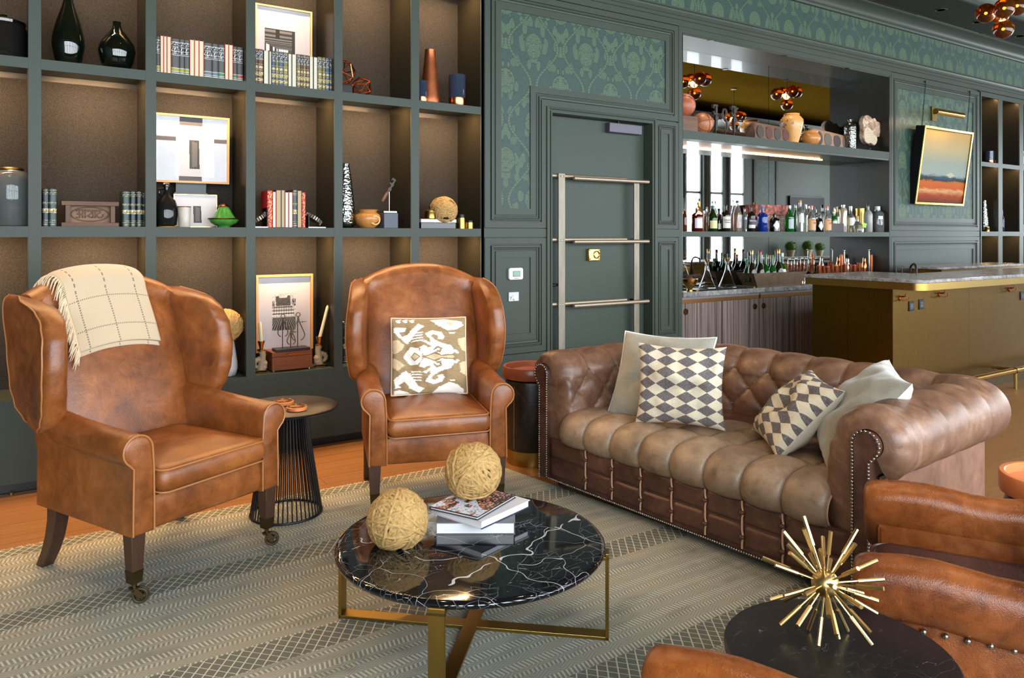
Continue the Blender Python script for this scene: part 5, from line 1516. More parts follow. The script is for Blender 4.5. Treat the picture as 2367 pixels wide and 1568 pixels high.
# top row
t, R, Hh_, o = lathe_thing('glass_jar', 'large dark lidded glass jar on the top left shelf', 'jar', 8, .17, Z2, [(.85, 0), (1, .03), (1, .74), (.9, .86), (.9, .88), (.86, .86), (.95, .74), (.95, .04), (0, .03)], 96, 94, SMOKE, part='jar')
b = MB(); b.lathe([(0, Hh_ * .86), (R * .94, Hh_ * .87), (R * .96, Hh_ * .93), (R * .8, Hh_ * .98), (R * .2, Hh_), (R * .16, Hh_ * 1.1), (0, Hh_ * 1.12)], 32); obj('lid', b, BLKGL, t)
lathe_thing('bottle_vase', 'tall black glass bottle vase on the top shelf', 'vase', 158, .2, Z2, [(.55, 0), (.62, .01), (.85, .12), (1, .28), (.98, .38), (.75, .56), (.42, .74), (.26, .86), (.22, .96), (.27, 1), (.2, 1), (.16, .96), (0, .95)], 190, 68, BLKGL)
lathe_thing('bottle_vase', 'round black glass bottle vase with short neck on the top shelf', 'vase', 270, .15, Z2, [(.5, 0), (.6, .015), (.85, .18), (1, .40), (.92, .55), (.6, .72), (.3, .84), (.22, .93), (.22, 1), (.17, 1), (.15, .94), (0, .93)], 116, 79, BLKGL)
def std_book(name, label, x0, x1, Y, z, h, d, kind, cloth, bands=(), group=None, tilt=0, pages=PAGES):
    """standing book between x0 and x1; spine or fore-edge to the room at y=Y"""
    t = thing(name, label, 'book', ((x0 + x1) / 2, Y, z), 0, group)
    w = x1 - x0 - .0008; cv = .0022
    b = MB()
    if kind == 'spine':
        n = 6
        pts = [(-w / 2, d), (-w / 2, .006)] + [(-w / 2 * cos(pi * k / n), .006 - .007 * sin(pi * k / n)) for k in range(1, n)] + [(w / 2, .006), (w / 2, d)]
        ip = [(w / 2 - cv, d), (w / 2 - cv, .008), (-w / 2 + cv, .008), (-w / 2 + cv, d)]
        b.prism(pts + ip, 0, h, 'xy'); cvr = obj('cover', b, cloth, t, 35)
        b = MB(); b.box(-w / 2 + cv, w / 2 - cv, .0085, d - .004, .004, h - .004); obj('page_block', b, pages, t, 0)
        for (f0, f1, mm) in bands:
            b = MB(); n = 6
            ring = lambda zz: [(-(w / 2 + .0003) * cos(pi * k / n), .006 - .0075 * sin(pi * k / n), zz) for k in range(n + 1)]
            b.loft([ring(h * f0), ring(h * f1)], False, False, False); obj('spine_band', b, mm, cvr, 60)
    else:
        b.box(-w / 2, -w / 2 + cv, 0, d, 0, h); b.box(w / 2 - cv, w / 2, 0, d, 0, h); b.box(-w / 2 + cv, w / 2 - cv, d - cv, d, 0, h); obj('cover', b, cloth, t, 0)
        b = MB(); b.box(-w / 2 + cv, w / 2 - cv, .004, d - cv, .003, h - .004); obj('page_block', b, pages, t, 0)
    return t
def scribble(seed):
    return mat('spine title %d' % seed, graph=lambda g: {'Base Color': g.mix((g.noise(g.scale(g.obj(), (1, 1, 2.2)), 120 + seed, 1, .4) > .56), lin(24, 26, 32), lin(210, 208, 204)), 'Roughness': .5})
TITLE = scribble(1); TITLE2 = scribble(2)
WH = C((206, 204, 200), .5)
YB_ = .055
GB, OLV, SLB, GRN, RDB = C((76, 74, 72), .5), C((150, 146, 52), .5), C((96, 110, 122), .5), C((58, 122, 76), .5), C((170, 68, 62), .5)
REDC = C((186, 36, 44), .5); BLKC = C((34, 34, 38), .5)
def bx(v): return px_at(350 + v / 5.26, YB_)
row = [(55, 108, 'spine', OLV), (108, 150, 'page', 0), (150, 190, 'page', 0), (190, 240, 'page', 0), (243, 343, 'spine', OLV), (343, 402, 'spine', OLV), (402, 464, 'spine', OLV), (466, 524, 'page', 0), (524, 580, 'page', 0), (580, 638, 'page', 0),
       (638, 738, 'spine', SLB), (739, 813, 'spine', SLB), (814, 893, 'spine', GRN), (893, 940, 'page', 1), (940, 992, 'page', 1), (995, 1043, 'spine', GRN), (1043, 1117, 'spine', RDB), (1119, 1150, 'dark', 0)]
cn = {OLV: 'olive', SLB: 'slate blue', GRN: 'green', RDB: 'red'}
sp_i = pg_i = 0
for a, c, k, mm in row:
    x0, x1 = bx(a), bx(c); h = .226 if k == 'spine' else .236
    if k == 'spine':
        bands = [(.055, .075, WH), (.10, .115, WH), (.115, .20, mm), (.20, .213, WH), (.215, .262, None), (.55, .562, WH), (.565, .655, TITLE), (.658, .668, WH), (.67, .895, TITLE), (.90, .915, WH)]
        bands = [q for q in bands if q[2] is not None]
        std_book('law_book', 'grey spined book with %s band, %s grey spine on the upper shelf' % (cn[mm], ORD[sp_i]), x0, x1, YB_, Z2, h, .16, 'spine', GB, bands, 'grey and red reference books on the upper shelf'); sp_i += 1
    elif k == 'page':
        std_book('law_book', 'red covered book turned pages outward, %s of these from the left' % ORD[pg_i], x0, x1, YB_ - .002, Z2, h, .165, 'page', REDC, (), 'grey and red reference books on the upper shelf', pages=PAGES); pg_i += 1
    else:
        std_book('law_book', 'near black book at the right end of the grey and red books', x0, x1, YB_ + .02, Z2, .21, .15, 'spine', BLKC, [(.8, .82, C((70, 60, 40), .5))], 'grey and red reference books on the upper shelf')
MRN, OLB, BLB = C((98, 62, 58), .5), C((112, 104, 66), .5), C((60, 84, 112), .5)
GLD = mat('gilt stamping', graph=lambda g: {'Base Color': g.mix((g.noise(g.obj(), 160, 1) > .5), lin(96, 86, 60), lin(214, 198, 140)), 'Roughness': .45})
DKB = scribble(3)
row2 = [(1262, 1297, 'spine', MRN), (1297, 1361, 'spine', MRN), (1366, 1429, 'page', 0), (1431, 1461, 'page', 0), (1463, 1508, 'spine', BLB), (1509, 1550, 'spine', OLB), (1551, 1605, 'spine', BLB), (1606, 1662, 'spine', OLB), (1663, 1709, 'page', 0), (1710, 1766, 'page', 0),
        (1770, 1815, 'spine', OLB), (1816, 1845, 'spine', MRN), (1846, 1882, 'spine', OLB), (1883, 1922, 'spine', MRN), (1923, 1970, 'page', 0), (1972, 2022, 'page', 0), (2024, 2076, 'spine', OLB), (2080, 2119, 'spine', OLB), (2121, 2167, 'spine', BLB), (2172, 2203, 'spine', BLB)]
cn2 = {MRN: 'maroon', OLB: 'olive', BLB: 'blue'}; sp_i = pg_i = 0
for a, c, k, mm in row2:
    x0, x1 = bx(a), bx(c); h = .232 if k == 'spine' else .230
    if k == 'spine':
        bands = [(.03, .045, GLD), (.10, .19, GLD), (.25, .37, GLD), (.405, .42, GLD), (.45, .53, GLD), (.57, .58, GLD), (.70, .715, GLD), (.72, .925, DKB), (.93, .945, GLD)]
        std_book('gilt_book', '%s gilt stamped book, %s gilt spine below the framed photograph' % (cn2[mm], ORD[sp_i]), x0, x1, YB_, Z2, h, .15, 'spine', mm, bands, 'gilt classics below the framed photograph'); sp_i += 1
    else:
        std_book('gilt_book', 'book turned pages outward among gilt spines, %s from the left' % ORD[pg_i], x0, x1, YB_, Z2, h, .15, 'page', C((58, 48, 40), .5), (), 'gilt classics below the framed photograph', pages=C((206, 200, 180), .9)); pg_i += 1

# framed pictures: built in the plane x, z, then leaned
def framed(label, px0, px1, z0, z1, Y, fw, frame_m, printfn, inner, lean=0, dep=.025, nx=90, ny=120, pane=True, mat_m=MAT):
    x0, x1 = px_at(px0, Y), px_at(px1, Y); W, H_ = x1 - x0, z1 - z0
    t = thing('framed_picture', label, 'picture', ((x0 + x1) / 2, Y, z0)); t.rotation_euler = (-lean, 0, 0)
    for q in ((-W / 2, -W / 2 + fw, 0, H_), (W / 2 - fw, W / 2, 0, H_), (-W / 2 + fw, W / 2 - fw, 0, fw), (-W / 2 + fw, W / 2 - fw, H_ - fw, H_)):
        b = MB(); b.box(q[0], q[1], 0, dep, q[2], q[3]); obj('frame_bar', b, frame_m, t, 0, bevel=.001)
    b = MB(); b.box(-W / 2 + fw, W / 2 - fw, dep - .008, dep - .001, fw, H_ - fw); obj('mount', b, mat_m, t, 0)
    if printfn:
        a0, a1, c0, c1 = inner
        canvas('print', t, nx, ny, printfn, lambda u, v: (-W / 2 + W * (a0 + (a1 - a0) * u), dep - .009, H_ * (c0 + (c1 - c0) * v)))
    if pane:
        b = MB(); b.box(-W / 2 + fw, W / 2 - fw, .006, .0075, fw, H_ - fw); obj('pane', b, PANE, t, 0)
    return t
def corridor(U, V):
    o = np.zeros(U.shape + (3,)); y = 1 - V; n = vnoise(U, V, 30, 5)
    o[:] = L_(66) * (.6 + .8 * n[..., None])
    vx, vy = .62, .66
    dx, dy = U - vx, y - vy
    ceil = (dy < -.32 * np.abs(dx) - .06) ; fl = dy > .12 + .3 * np.abs(dx)
    beams = (np.sin(18 / (np.abs(dy) + .08)) > .2); o[ceil] = L_(48); o[ceil & beams] = L_(112)
    o[fl] = L_(120) ; o[fl & (np.abs(dx) < .2)] = L_(180); o[fl & (n > .6)] = L_(84)
    lw = (dx < -.1) & ~ceil & ~fl; o[lw] = L_(44); cols = (np.sin(9 / (np.abs(dx) + .12)) > .35); o[lw & cols] = L_(206)
    win = (np.abs(dx) < .15) & (np.abs(dy) < .13); o[win] = L_(226); o[win & (np.abs(np.sin(dx * 40)) < .25)] = L_(90); o[win & (np.abs(dy + .05) < .012)] = L_(110)
    o[(U > .9)] = L_(40) ; o[(np.abs(U - .42) < .07) & (y < .27)] = L_(26)
    return o
def press(U, V):
    o = np.zeros(U.shape + (3,)); y = 1 - V; n = vnoise(U, V, 34, 7); o[:] = L_(168) ; o[n > .6] = L_(206)
    body = inpoly(U, y, [(.14, .08), (.26, .06), (.3, .12), (.62, .12), (.66, .05), (.76, .06), (.78, .33), (.16, .33)]); o[body] = L_(58); o[body & (n > .5)] = L_(74)
    o[inpoly(U, y, [(.34, .09), (.6, .08), (.6, .11), (.34, .12)])] = L_(196)
    for k, (a, c, w) in enumerate(((.37, 70, .4), (.42, 150, .44), (.46, 84, .46), (.51, 176, .46), (.55, 60, .47), (.6, 200, .48))):
        m = (np.abs(y - a) < .02) & (np.abs(U - .46) < w); o[m] = L_(c) ; o[m & (np.sin(U * 60) > .3)] = L_(min(235, c + 44))
    low = y > .65; o[low] = L_(44); a = (U - .5) / (y - .35 + 1e-3); o[low & (np.sin(a * 34) > .35)] = L_(118); o[low & (np.sin(a * 34 + 1) > .93)] = L_(196)
    o[(U > .86) & (y > .15) & (y < .34) & (n > .4)] = L_(40); o[(U < .1) & (y > .2) & (y < .4) & (n > .45)] = L_(84)
    return o
def tower(U, V):
    o = np.zeros(U.shape + (3,)); y = 1 - V; o[:] = L_(186, 188, 194)
    m = inpoly(U, y, [(.34, .28), (.6, .28), (.62, .85), (.36, .85)]); o[m] = L_(74); o[m & (np.sin(U * 90) > .4)] = L_(52)
    o[inpoly(U, y, [(.42, .3), (.56, .34), (.56, .8), (.42, .82)])] = L_(98)
    return o
zf = lambda px, py, Y: WP(px, py, Y).z
framed('white matted photograph of a colonnaded hall in a pale frame behind the gilt books', 590, 722, Z2 + .001, Z2 + .60, .285, .012, C((204, 176, 122), .4), corridor, (.17, .70, .315, .74), lean=.0)
framed('large framed picture with reflections in its glass on a grey stand', 352, 530, zf(440, 423, .22), zf(440, 266, .22), .235, .014, FRAMEW, tower, (.3, .8, .1, .85), lean=-.03, dep=.03, mat_m=C((84, 84, 92), .8))
x = px_at(440, .28); st = thing('picture_stand', 'grey easel stand holding up the large reflective picture', 'stand', (x, .285, Z1))
hh = zf(440, 405, .28) - Z1; b = MB(); b.prism([(-.09, 0), (.09, 0), (.1, hh), (-.085, hh)], 0, .02, 'xz'); obj('easel_panel', b, C((92, 94, 98), .6), st, 0); b = MB(); b.box(-.1, .1, -.035, .0, hh * .62, hh * .66); obj('easel_ledge', b, C((80, 82, 86), .6), st, 0)
framed('small brass framed photograph behind the horn cup', 402, 503, Z1 + .001, zf(450, 449, .2), .19, .006, GOLD, tower, (.2, .9, .0, .9), lean=.06, dep=.012)
framed('white matted photograph of an old machine in an ash frame on the lower shelf', 592, 724, zf(655, 812, .22), zf(655, 635, .22), .22, .016, FRAMEW, press, (.29, .70, .27, .75), lean=.0, dep=.03)
x0, x1 = px_at(590, .27), px_at(726, .27); b = MB(); b.box(x0 + .06, x1 - .06, .255, .33, Z0, zf(655, 812, .22) - .001); o = obj('picture_riser', b, BLKMET, None, 0, bevel=.002); tag(o, 'dark block holding up the ash framed photograph', 'riser')

# copper wire polyhedra
def wire_poly(label, px, py, Y, rpx, verts, edges, z=None, rot=(0, 0, 0), m=COPPER):
    x = px_at(px, Y); R = hpx(rpx, x, Y); Rm = Matrix.Rotation(rot[2], 3, 'Z') @ Matrix.Rotation(rot[1], 3, 'Y') @ Matrix.Rotation(rot[0], 3, 'X')
    V = [Rm @ Vector(v).normalized() * R for v in verts]; lo = min(v.z for v in V)
    zc = zf(px, py, Y) if z is None else z - lo + .004
    t = thing('wire_polyhedron', label, 'ornament', (x, Y, zc), 0, 'copper wire polyhedra')
    for a, c in edges:
        b = MB(); b.tube([V[a], V[c]], .0045, 6); obj('bar', b, m, t)
    return t
ph = (1 + sqrt(5)) / 2
ICO = [(0, s, q * ph) for s in (-1, 1) for q in (-1, 1)] + [(s, q * ph, 0) for s in (-1, 1) for q in (-1, 1)] + [(q * ph, 0, s) for s in (-1, 1) for q in (-1, 1)]
IE = [(i, j) for i in range(12) for j in range(i) if abs((Vector(ICO[i]) - Vector(ICO[j])).length - 2) < .01]
o_z = None
x = px_at(799, .14); s_ = hpx(24, x, .14)
ck = thing('black_cube', 'black cube plinth under the larger copper polyhedron', 'plinth', (x, .14, Z2)); b = MB(); b.box(-s_ / 2, s_ / 2, -s_ / 2, s_ / 2, 0, s_); obj('block', b, BLKMET, ck, 0, bevel=.002)
wire_poly('larger copper wire polyhedron perched on a black cube', 792, 155, .14, 31, ICO, IE, z=Z2 + s_, rot=(.4, .3, .2))
wire_poly('smaller copper wire polyhedron standing on the shelf', 836, 200, .12, 24, ICO, IE, z=Z2, rot=(.2, .6, .5))
lathe_thing('tall_vase', 'tall tapering copper vase on the top shelf', 'vase', 994, .15, Z2, [(.85, 0), (.95, .01), (1, .05), (.97, .14), (.82, .45), (.62, .8), (.52, .985), (.55, 1), (.5, 1), (.44, .97), (0, .96)], 128, 45, COPPERA)
def hurricane(label, px, Y, z, hp, wp, group='blue glass hurricanes with copper bases'):
    x = px_at(px, Y); R = hpx(wp / 2, x, Y); H_ = hpx(hp, x, Y); t = thing('hurricane_glass', label, 'candle holder', (x, Y, z), 0, group)
    b = MB(); b.lathe([(0, 0), (R * .94, 0), (R, H_ * .03), (R, H_ * .27), (0, H_ * .28)], 28); obj('copper_base', b, COPPER, t)
    b = MB(); b.lathe([(R, H_ * .272), (R, H_), (R * .95, H_), (R * .95, H_ * .29)], 28); obj('glass', b, BG((112, 130, 168), .04, .85), t)
hurricane('blue glass candle holder half hidden by the copper vase', 975, .10, Z2, 51, 26)
hurricane('blue glass candle holder with copper base near the shelf end', 1056.5, .1, Z2, 73, 39)
# middle row
t, R, Hh_, o = lathe_thing('glass_jar', 'large seeded glass jar with brass lid, middle shelf at far left', 'jar', 27, .16, Z1, [(.9, 0), (1, .03), (1, .78), (.86, .92), (.6, .97), (.6, .975), (.82, .9), (.95, .77), (.95, .04), (0, .03)], 132, 82, SEEDG, part='jar')
b = MB(); b.lathe([(0, Hh_ * .96), (R * .58, Hh_ * .965), (R * .6, Hh_ * 1.0), (R * .52, Hh_ * 1.03), (0, Hh_ * 1.03)], 28); obj('lid', b, DBRASS, t)
GRNB = C((28, 52, 52), .4); NAV = C((24, 36, 44), .4)
gb = [(.05, .065, GLD), (.11, .12, GLD), (.16, .17, GLD), (.36, .48, GLD), (.60, .61, GLD), (.63, .645, GLD), (.86, .87, GLD), (.9, .912, GLD), (.96, .97, GLD)]
def gbook(label, p0, p1, top, kind='spine', cloth=GRNB, bands=gb, Y=.06, d=.15, z=Z1, grp='dark green gilt books'):
    x0, x1 = px_at(p0, Y), px_at(p1, Y); std_book('green_book' if cloth in (GRNB, NAV) else 'clothbound_book', label, x0, x1, Y, z, hpx(top, (x0 + x1) / 2, Y), d, kind, cloth, bands, grp)
gbook('navy gilt banded book left of the wooden brick mould', 98, 112.3, 87, cloth=NAV); gbook('dark green gilt book beside the wooden brick mould', 113, 131, 87)
gbook('dark green book right of the brick mould, its side showing', 283, 300.5, 82); gbook('dark green gilt book, second in the group right of the mould', 301, 315, 82, cloth=NAV); gbook('navy gilt book, third in the group right of the mould', 315.6, 329.5, 82, cloth=NAV); gbook('dark green gilt book partly hidden by the shelf post', 330, 344, 80)
# carved wooden brick mould
x0, x1 = px_at(142, .06), px_at(275, .06); W = x1 - x0; H_ = hpx(58, (x0 + x1) / 2, .06)
bm_ = thing('brick_mould', 'carved wooden brick mould box with an oval of relief lettering', 'ornament', ((x0 + x1) / 2, .06, Z1))
fw = .024
for q in ((-W / 2, W / 2, 0, fw), (-W / 2, W / 2, H_ - fw, H_)):
    b = MB(); b.box(q[0], q[1], 0, .09, q[2], q[3]); obj('long_rail', b, OLDW, bm_, 0, bevel=.002)
for q in (-W / 2 + .02, W / 2 - .02 - fw):
    b = MB(); b.box(q, q + fw, .001, .089, fw, H_ - fw); obj('end_rail', b, OLDW, bm_, 0, bevel=.002)
b = MB(); b.box(-W / 2 + .044, W / 2 - .044, .05, .088, fw, H_ - fw); bp = obj('carved_panel', b, mat('brown carved wood', graph=g_wood(lin(84, 58, 40), lin(150, 112, 78), axis=0, rough=.6)), bm_, 0)
b = MB(); cz, ax, az = H_ / 2, W * .33, H_ * .28
b.tube([(ax * cos(a), .049, cz + az * sin(a)) for a in [2 * pi * i / 48 for i in range(48)]], .0045, 6, True); obj('oval_rim', b, OLDW, bp)
b = MB(); q = H_ * .15
def sw(pts): b.tube(spline([(x_ * q, .049, cz + z_ * q) for x_, z_ in pts], 4), .0042, 6)
sw([(-3.3, .8), (-2.6, 1.0), (-2.5, .3), (-3.0, .05), (-2.4, -.2), (-2.5, -.9), (-3.3, -.8)]); sw([(-2.4, .0), (-1.7, .0), (-1.7, .9), (-1.7, -1)]); sw([(-1.1, 1), (-1.1, -1)]); sw([(-.6, .7), (0, 1), (.35, .4), (-.1, -.1), (-.5, -.5), (.5, -.9)]); sw([(.7, 1), (.7, -1)]); sw([(1.25, 1), (1.25, -1)]); sw([(1.6, .8), (2.3, .9), (2.4, .4), (1.8, .1), (1.7, -.5), (2.3, -.9), (3.0, -.5), (3.1, .1)])
sw([(-3.3, 1.15), (3.0, 1.15)])
obj('relief_letters', b, OLDW, bp, 180)
# demijohn, cup, tagine
t, R, Hh_, o = lathe_thing('demijohn', 'round smoked glass demijohn with handle and clip lid', 'bottle', 385, .13, Z1, [(.6, .02), (.9, .06), (1, .28), (.98, .42), (.75, .6), (.35, .70), (.22, .78), (.22, .9), (.3, .91), (.3, .95), (.2, .96), (.17, .9), (.17, .78), (.3, .69), (.7, .59), (.93, .42), (.95, .28), (.85, .08), (0, .05)], 103, 51, SMOKE, part='glass')
b = MB(); b.lathe([(0, Hh_ * .95), (R * .26, Hh_ * .95), (R * .28, Hh_ * 1.0), (0, Hh_ * 1.01)], 16); obj('stopper', b, GLASS, t)
b = MB(); b.tube(spline([(-R * .25, 0, Hh_ * .86), (-R * .6, 0, Hh_ * .84), (-R * .62, 0, Hh_ * .74), (-R * .35, 0, Hh_ * .69)], 5), .006, 8); obj('handle', b, SMOKE, t)
b = MB(); b.lathe([(0, 0), (R * .75, 0), (R * .78, Hh_ * .018), (0, Hh_ * .018)], 24); obj('wood_base', b, FRAMEW, t)
t, R, Hh_, o = lathe_thing('horn_cup', 'pale horn beaker with brass rim before the small frame', 'cup', 426, .075, Z1, [(.86, 0), (.9, .02), (.88, .4), (.96, .8), (1, 1), (.93, 1), (.82, .5), (0, .45)], 47, 29, HORN, part='cup')
b = MB(); b.tube([(R * cos(a), R * sin(a), Hh_) for a in [2 * pi * i / 28 for i in range(28)]], .003, 6, True); obj('brass_rim', b, GOLD, t)
t, R, Hh_, o = lathe_thing('green_tagine', 'green glazed lidded tagine pot with gilt knob', 'pot', 517.5, .1, Z1, [(.4, 0), (.42, .05), (.5, .08), (.85, .18), (1, .3), (1.02, .36), (.95, .36), (.0, .34)], 55, 66, GREENG, part='bowl')
b = MB(); b.lathe([(.80 * R, .37 * Hh_), (.76 * R, .4 * Hh_), (.55 * R, .62 * Hh_), (.32 * R, .86 * Hh_), (.3 * R, .88 * Hh_), (0, .88 * Hh_)], 32); ld = obj('lid', b, GREENG, t)
b = MB(); b.lathe([(.34 * R, .86 * Hh_), (.36 * R, .9 * Hh_), (.22 * R, .98 * Hh_), (0, 1.0 * Hh_)], 24); obj('knob', b, COPPER, ld)
b = MB(); b.tube([(1.02 * R * cos(a), 1.02 * R * sin(a), .36 * Hh_) for a in [2 * pi * i / 36 for i in range(36)]], .005, 6, True); obj('gilt_rim', b, DBRASS, t)
# red and dark books between gear bookends
RDC = C((190, 40, 44), .5); TPG = C((184, 160, 122), .9); WPG = C((214, 208, 196), .9)
GLR = mat('gilt pattern on red', graph=lambda g: {'Base Color': g.mix((g.voro(g.scale(g.obj(), (1, 1, .8)), 120) < .42), lin(190, 40, 44), lin(228, 178, 96)), 'Roughness': .5})
bb = lambda v: 560 + v / 3.92
nm = 'books between the gear bookends'
for a, c, top, kind, cl, bands, pg, lab in ((228, 276, 86, 'spine', RDC, [(.03, .97, GLR)], TPG, 'red book with gilt patterned spine at the left of the bookends'), (276, 307, 84, 'page', RDC, (), WPG, 'red book pages outward beside the gilt red spine'), (308, 354, 88, 'page', NAV, (), TPG, 'thick dark book with tan pages outward between bookends'), (355, 388, 88, 'page', NAV, (), TPG, 'thinner dark book with tan pages outward between bookends'),
        (389, 421, 83, 'page', RDC, (), WPG, 'red book pages outward in the middle of the bookends'), (422, 458, 83, 'page', RDC, (), WPG, 'red book pages outward left of the dark green spine'), (459, 499, 88, 'spine', GRNB, gb, TPG, 'dark green spined book between the gear bookends'), (500, 540, 87, 'page', NAV, (), TPG, 'dark book with tan pages right of the green spine'), (541, 575, 82, 'spine', RDC, [(.03, .97, GLR)], TPG, 'red book with gilt patterned spine at the right bookend')):
    x0, x1 = px_at(bb(a), .06), px_at(bb(c), .06); std_book('clothbound_book', lab, x0, x1, .06, Z1, hpx(top, x0, .06), .15, kind, cl, bands, nm, pages=pg)
def gear(label, px, s):
    x = px_at(px, .1); t = thing('gear_bookend', label, 'bookend', (x, .1, Z1), 0, 'gear wheel bookends')
    b = MB(); b.box(*sorted((0, s * .12)), -.05, .06, 0, .006); obj('foot_plate', b, STEEL, t, 0)
    b = MB(); b.box(*sorted((0, s * .006)), -.05, .06, .006, .13 if s < 0 else .09); obj('upright_plate', b, BLKMET, t, 0)
    R0, ax = .06, Vector((s * .55, 0, .84)).normalized(); xx = Vector((0, 1, 0)); yy = ax.cross(xx); c = Vector((s * .052, 0, .062))
    b = MB(); b.tube([c - ax * .012, c + ax * .012], R0 * .86, 28); b.tube([c + ax * .012, c + ax * .016], R0 * .4, 16)
    g_ = obj('gear_wheel', b, IRON, t, 40)
    for k in range(22):
        a = 2 * pi * k / 22; d = xx * cos(a) + yy * sin(a); q = c + d * R0 * .9
        R3 = Matrix((d, ax.cross(d), ax)).transposed(); b = MB(); b.cbox((0, 0, 0), (.014, .007, .024)); o = obj('gear_tooth', b, C((150, 140, 128), .4, .8), g_, 0); o.matrix_local = Matrix.Translation(q) @ R3.to_4x4()
gear('black gear wheel bookend at the left of the red books', 614.5, -1); gear('black gear wheel bookend at the right of the red books', 707.5, 1)
# silver vase, wooden pot, wrench on a stand
lathe_thing('silver_vase', 'tall mottled silver glass vase beside the shelf post', 'vase', 797, .15, Z1, [(.6, 0), (.8, .01), (.98, .07), (1, .16), (.9, .4), (.66, .75), (.44, .97), (.48, 1), (.4, 1), (.36, .97), (0, .95)], 149, 48, SILVER)
t, R, Hh_, o = lathe_thing('wooden_pot', 'golden knotty wooden pot with a hollow in its side', 'pot', 850, .1, Z1, [(.45, 0), (.55, .02), (.92, .3), (1, .52), (.92, .72), (.66, .86), (.7, .93), (.82, 1), (.76, 1), (.6, .88), (0, .8)], 43, 60, OLIVEW)
b = MB(); k = Vector((.25 * R, -.93 * R, .42 * Hh_)); pts = [k + Vector((.36 * R * cos(a), .10 * R * abs(cos(a)), .22 * Hh_ * sin(a))) for a in [2 * pi * i / 20 for i in range(20)]]
b.tube(pts, .006, 8, True); b2_ = MB(); b2_.add([p + Vector((0, .004, 0)) for p in pts], [tuple(range(20))]); rim = obj('hollow_rim', b, C((214, 176, 112), .5), t); obj('hollow', b2_, C((58, 30, 16), .8), rim, 0)
x = px_at(897, .12); s_ = hpx(35, x, .12); H_ = hpx(35, x, .12)
ws = thing('wrench_stand', 'old wrench mounted on a rod above a slate blue block', 'ornament', (x, .12, Z1))
b = MB(); b.box(-s_ / 2, s_ / 2, -s_ / 2, s_ / 2, 0, H_); obj('block', b, C((70, 78, 92), .5), ws, 0, bevel=.003)
b = MB(); b.box(-s_ * .47, s_ * .47, -s_ * .4, s_ * .4, H_ + .0005, H_ + .016); obj('plate', b, STEEL, ws, 0, bevel=.003)
b = MB(); b.cyl((.01, 0, H_ + .016), (.01, 0, H_ + .155), .0035, 8); obj('rod', b, STEEL, ws)
def wrench(parent, c, ang, L, m=IRON):
    R_ = Matrix.Rotation(ang, 3, 'Y'); T = lambda p: Vector(c) + R_ @ (Vector(p) * L)
    b = MB(); b.m = Matrix.Translation(c) @ R_.to_4x4() @ Matrix.Scale(L, 4)
    b.tube([(0, 0, -.5), (0, 0, -.46), (0, 0, -.2), (0, 0, -.1)], [.03, .055, .06, .045], 10); h_ = obj('wrench_handle', b, OLDW, parent)
    b = MB(); b.m = Matrix.Translation(c) @ R_.to_4x4() @ Matrix.Scale(L, 4)
    b.box(-.04, .04, -.025, .025, -.12, .46); b.box(-.07, .07, -.035, .035, .0, .12); b.box(-.13, .045, -.03, .03, .43, .52); b.box(-.125, -.04, -.03, .03, .24, .30); b.box(-.06, .06, -.032, .032, .20, .32); b.box(-.13, -.1, -.03, .03, .30, .33); b.box(-.13, -.1, -.03, .03, .38, .44)
    obj('wrench_jaw', b, m, parent, 0, bevel=.001)
wrench(ws, (.005, 0, H_ + .165), radians(32) + pi * 0, .19)
x0, x1 = px_at(966, .11), px_at(1048, .11); W = x1 - x0; H_ = hpx(22, x0, .11)
bxn = thing('lacquer_box', 'black and white lidded box under the rope ball', 'box', ((x0 + x1) / 2, .11, Z1)); 
b = MB(); b.box(-W / 2 + .004, W / 2 - .004, -.045, .06, .0, H_ * .62); obj('box_body', b, PORCEL, bxn, 0, bevel=.002)
b = MB(); b.box(-W / 2, W / 2, -.05, .065, H_ * .63, H_); obj('box_lid', b, C((190, 186, 180), .3), bxn, 0, bevel=.003)
ZBX = Z1 + H_
t, R, Hh_, o = lathe_thing('brass_pot', 'small brass lidded pot on the lacquer box', 'pot', 995, .1, ZBX, [(.85, 0), (1, .05), (1, .5), (.9, .58), (.92, .62), (.6, .7), (0, .72)], 31, 27, BRASS, part='pot')
b = MB(); b.lathe([(0, .71 * Hh_), (.2 * R, .72 * Hh_), (.16 * R, .8 * Hh_), (.3 * R, .9 * Hh_), (.26 * R, .98 * Hh_), (0, Hh_)], 16); obj('knob', b, BRASS, t)
x = px_at(1025, .1); rope_ball('small jute rope ball on the lacquer box, right shelf column', (x, .1, ZBX), hpx(20.5, x, .1), 31, bands=15)
for k, (px, hp, wp, lab) in enumerate(((1066, 33, 20, 'taller gold canister with black lid at the shelf end'), (1084, 19, 21, 'shorter gold canister with black lid at the shelf end'))):
    x = px_at(px, .1 - .02 * k); R = hpx(wp / 2, x, .1); H_ = hpx(hp, x, .1); t = thing('gold_canister', lab, 'canister', (x + .004 * k, .1 - .02 * k, Z1), 0, 'gold canisters')
    b = MB(); b.lathe([(0, 0), (R, 0), (R, H_ * .76), (0, H_ * .76)], 24); obj('body', b, BRASS, t); b = MB(); b.lathe([(0, H_ * .765), (R * .97, H_ * .765), (R * .97, H_ * .98), (R * .9, H_), (0, H_)], 24); obj('lid', b, BLKMET, t)
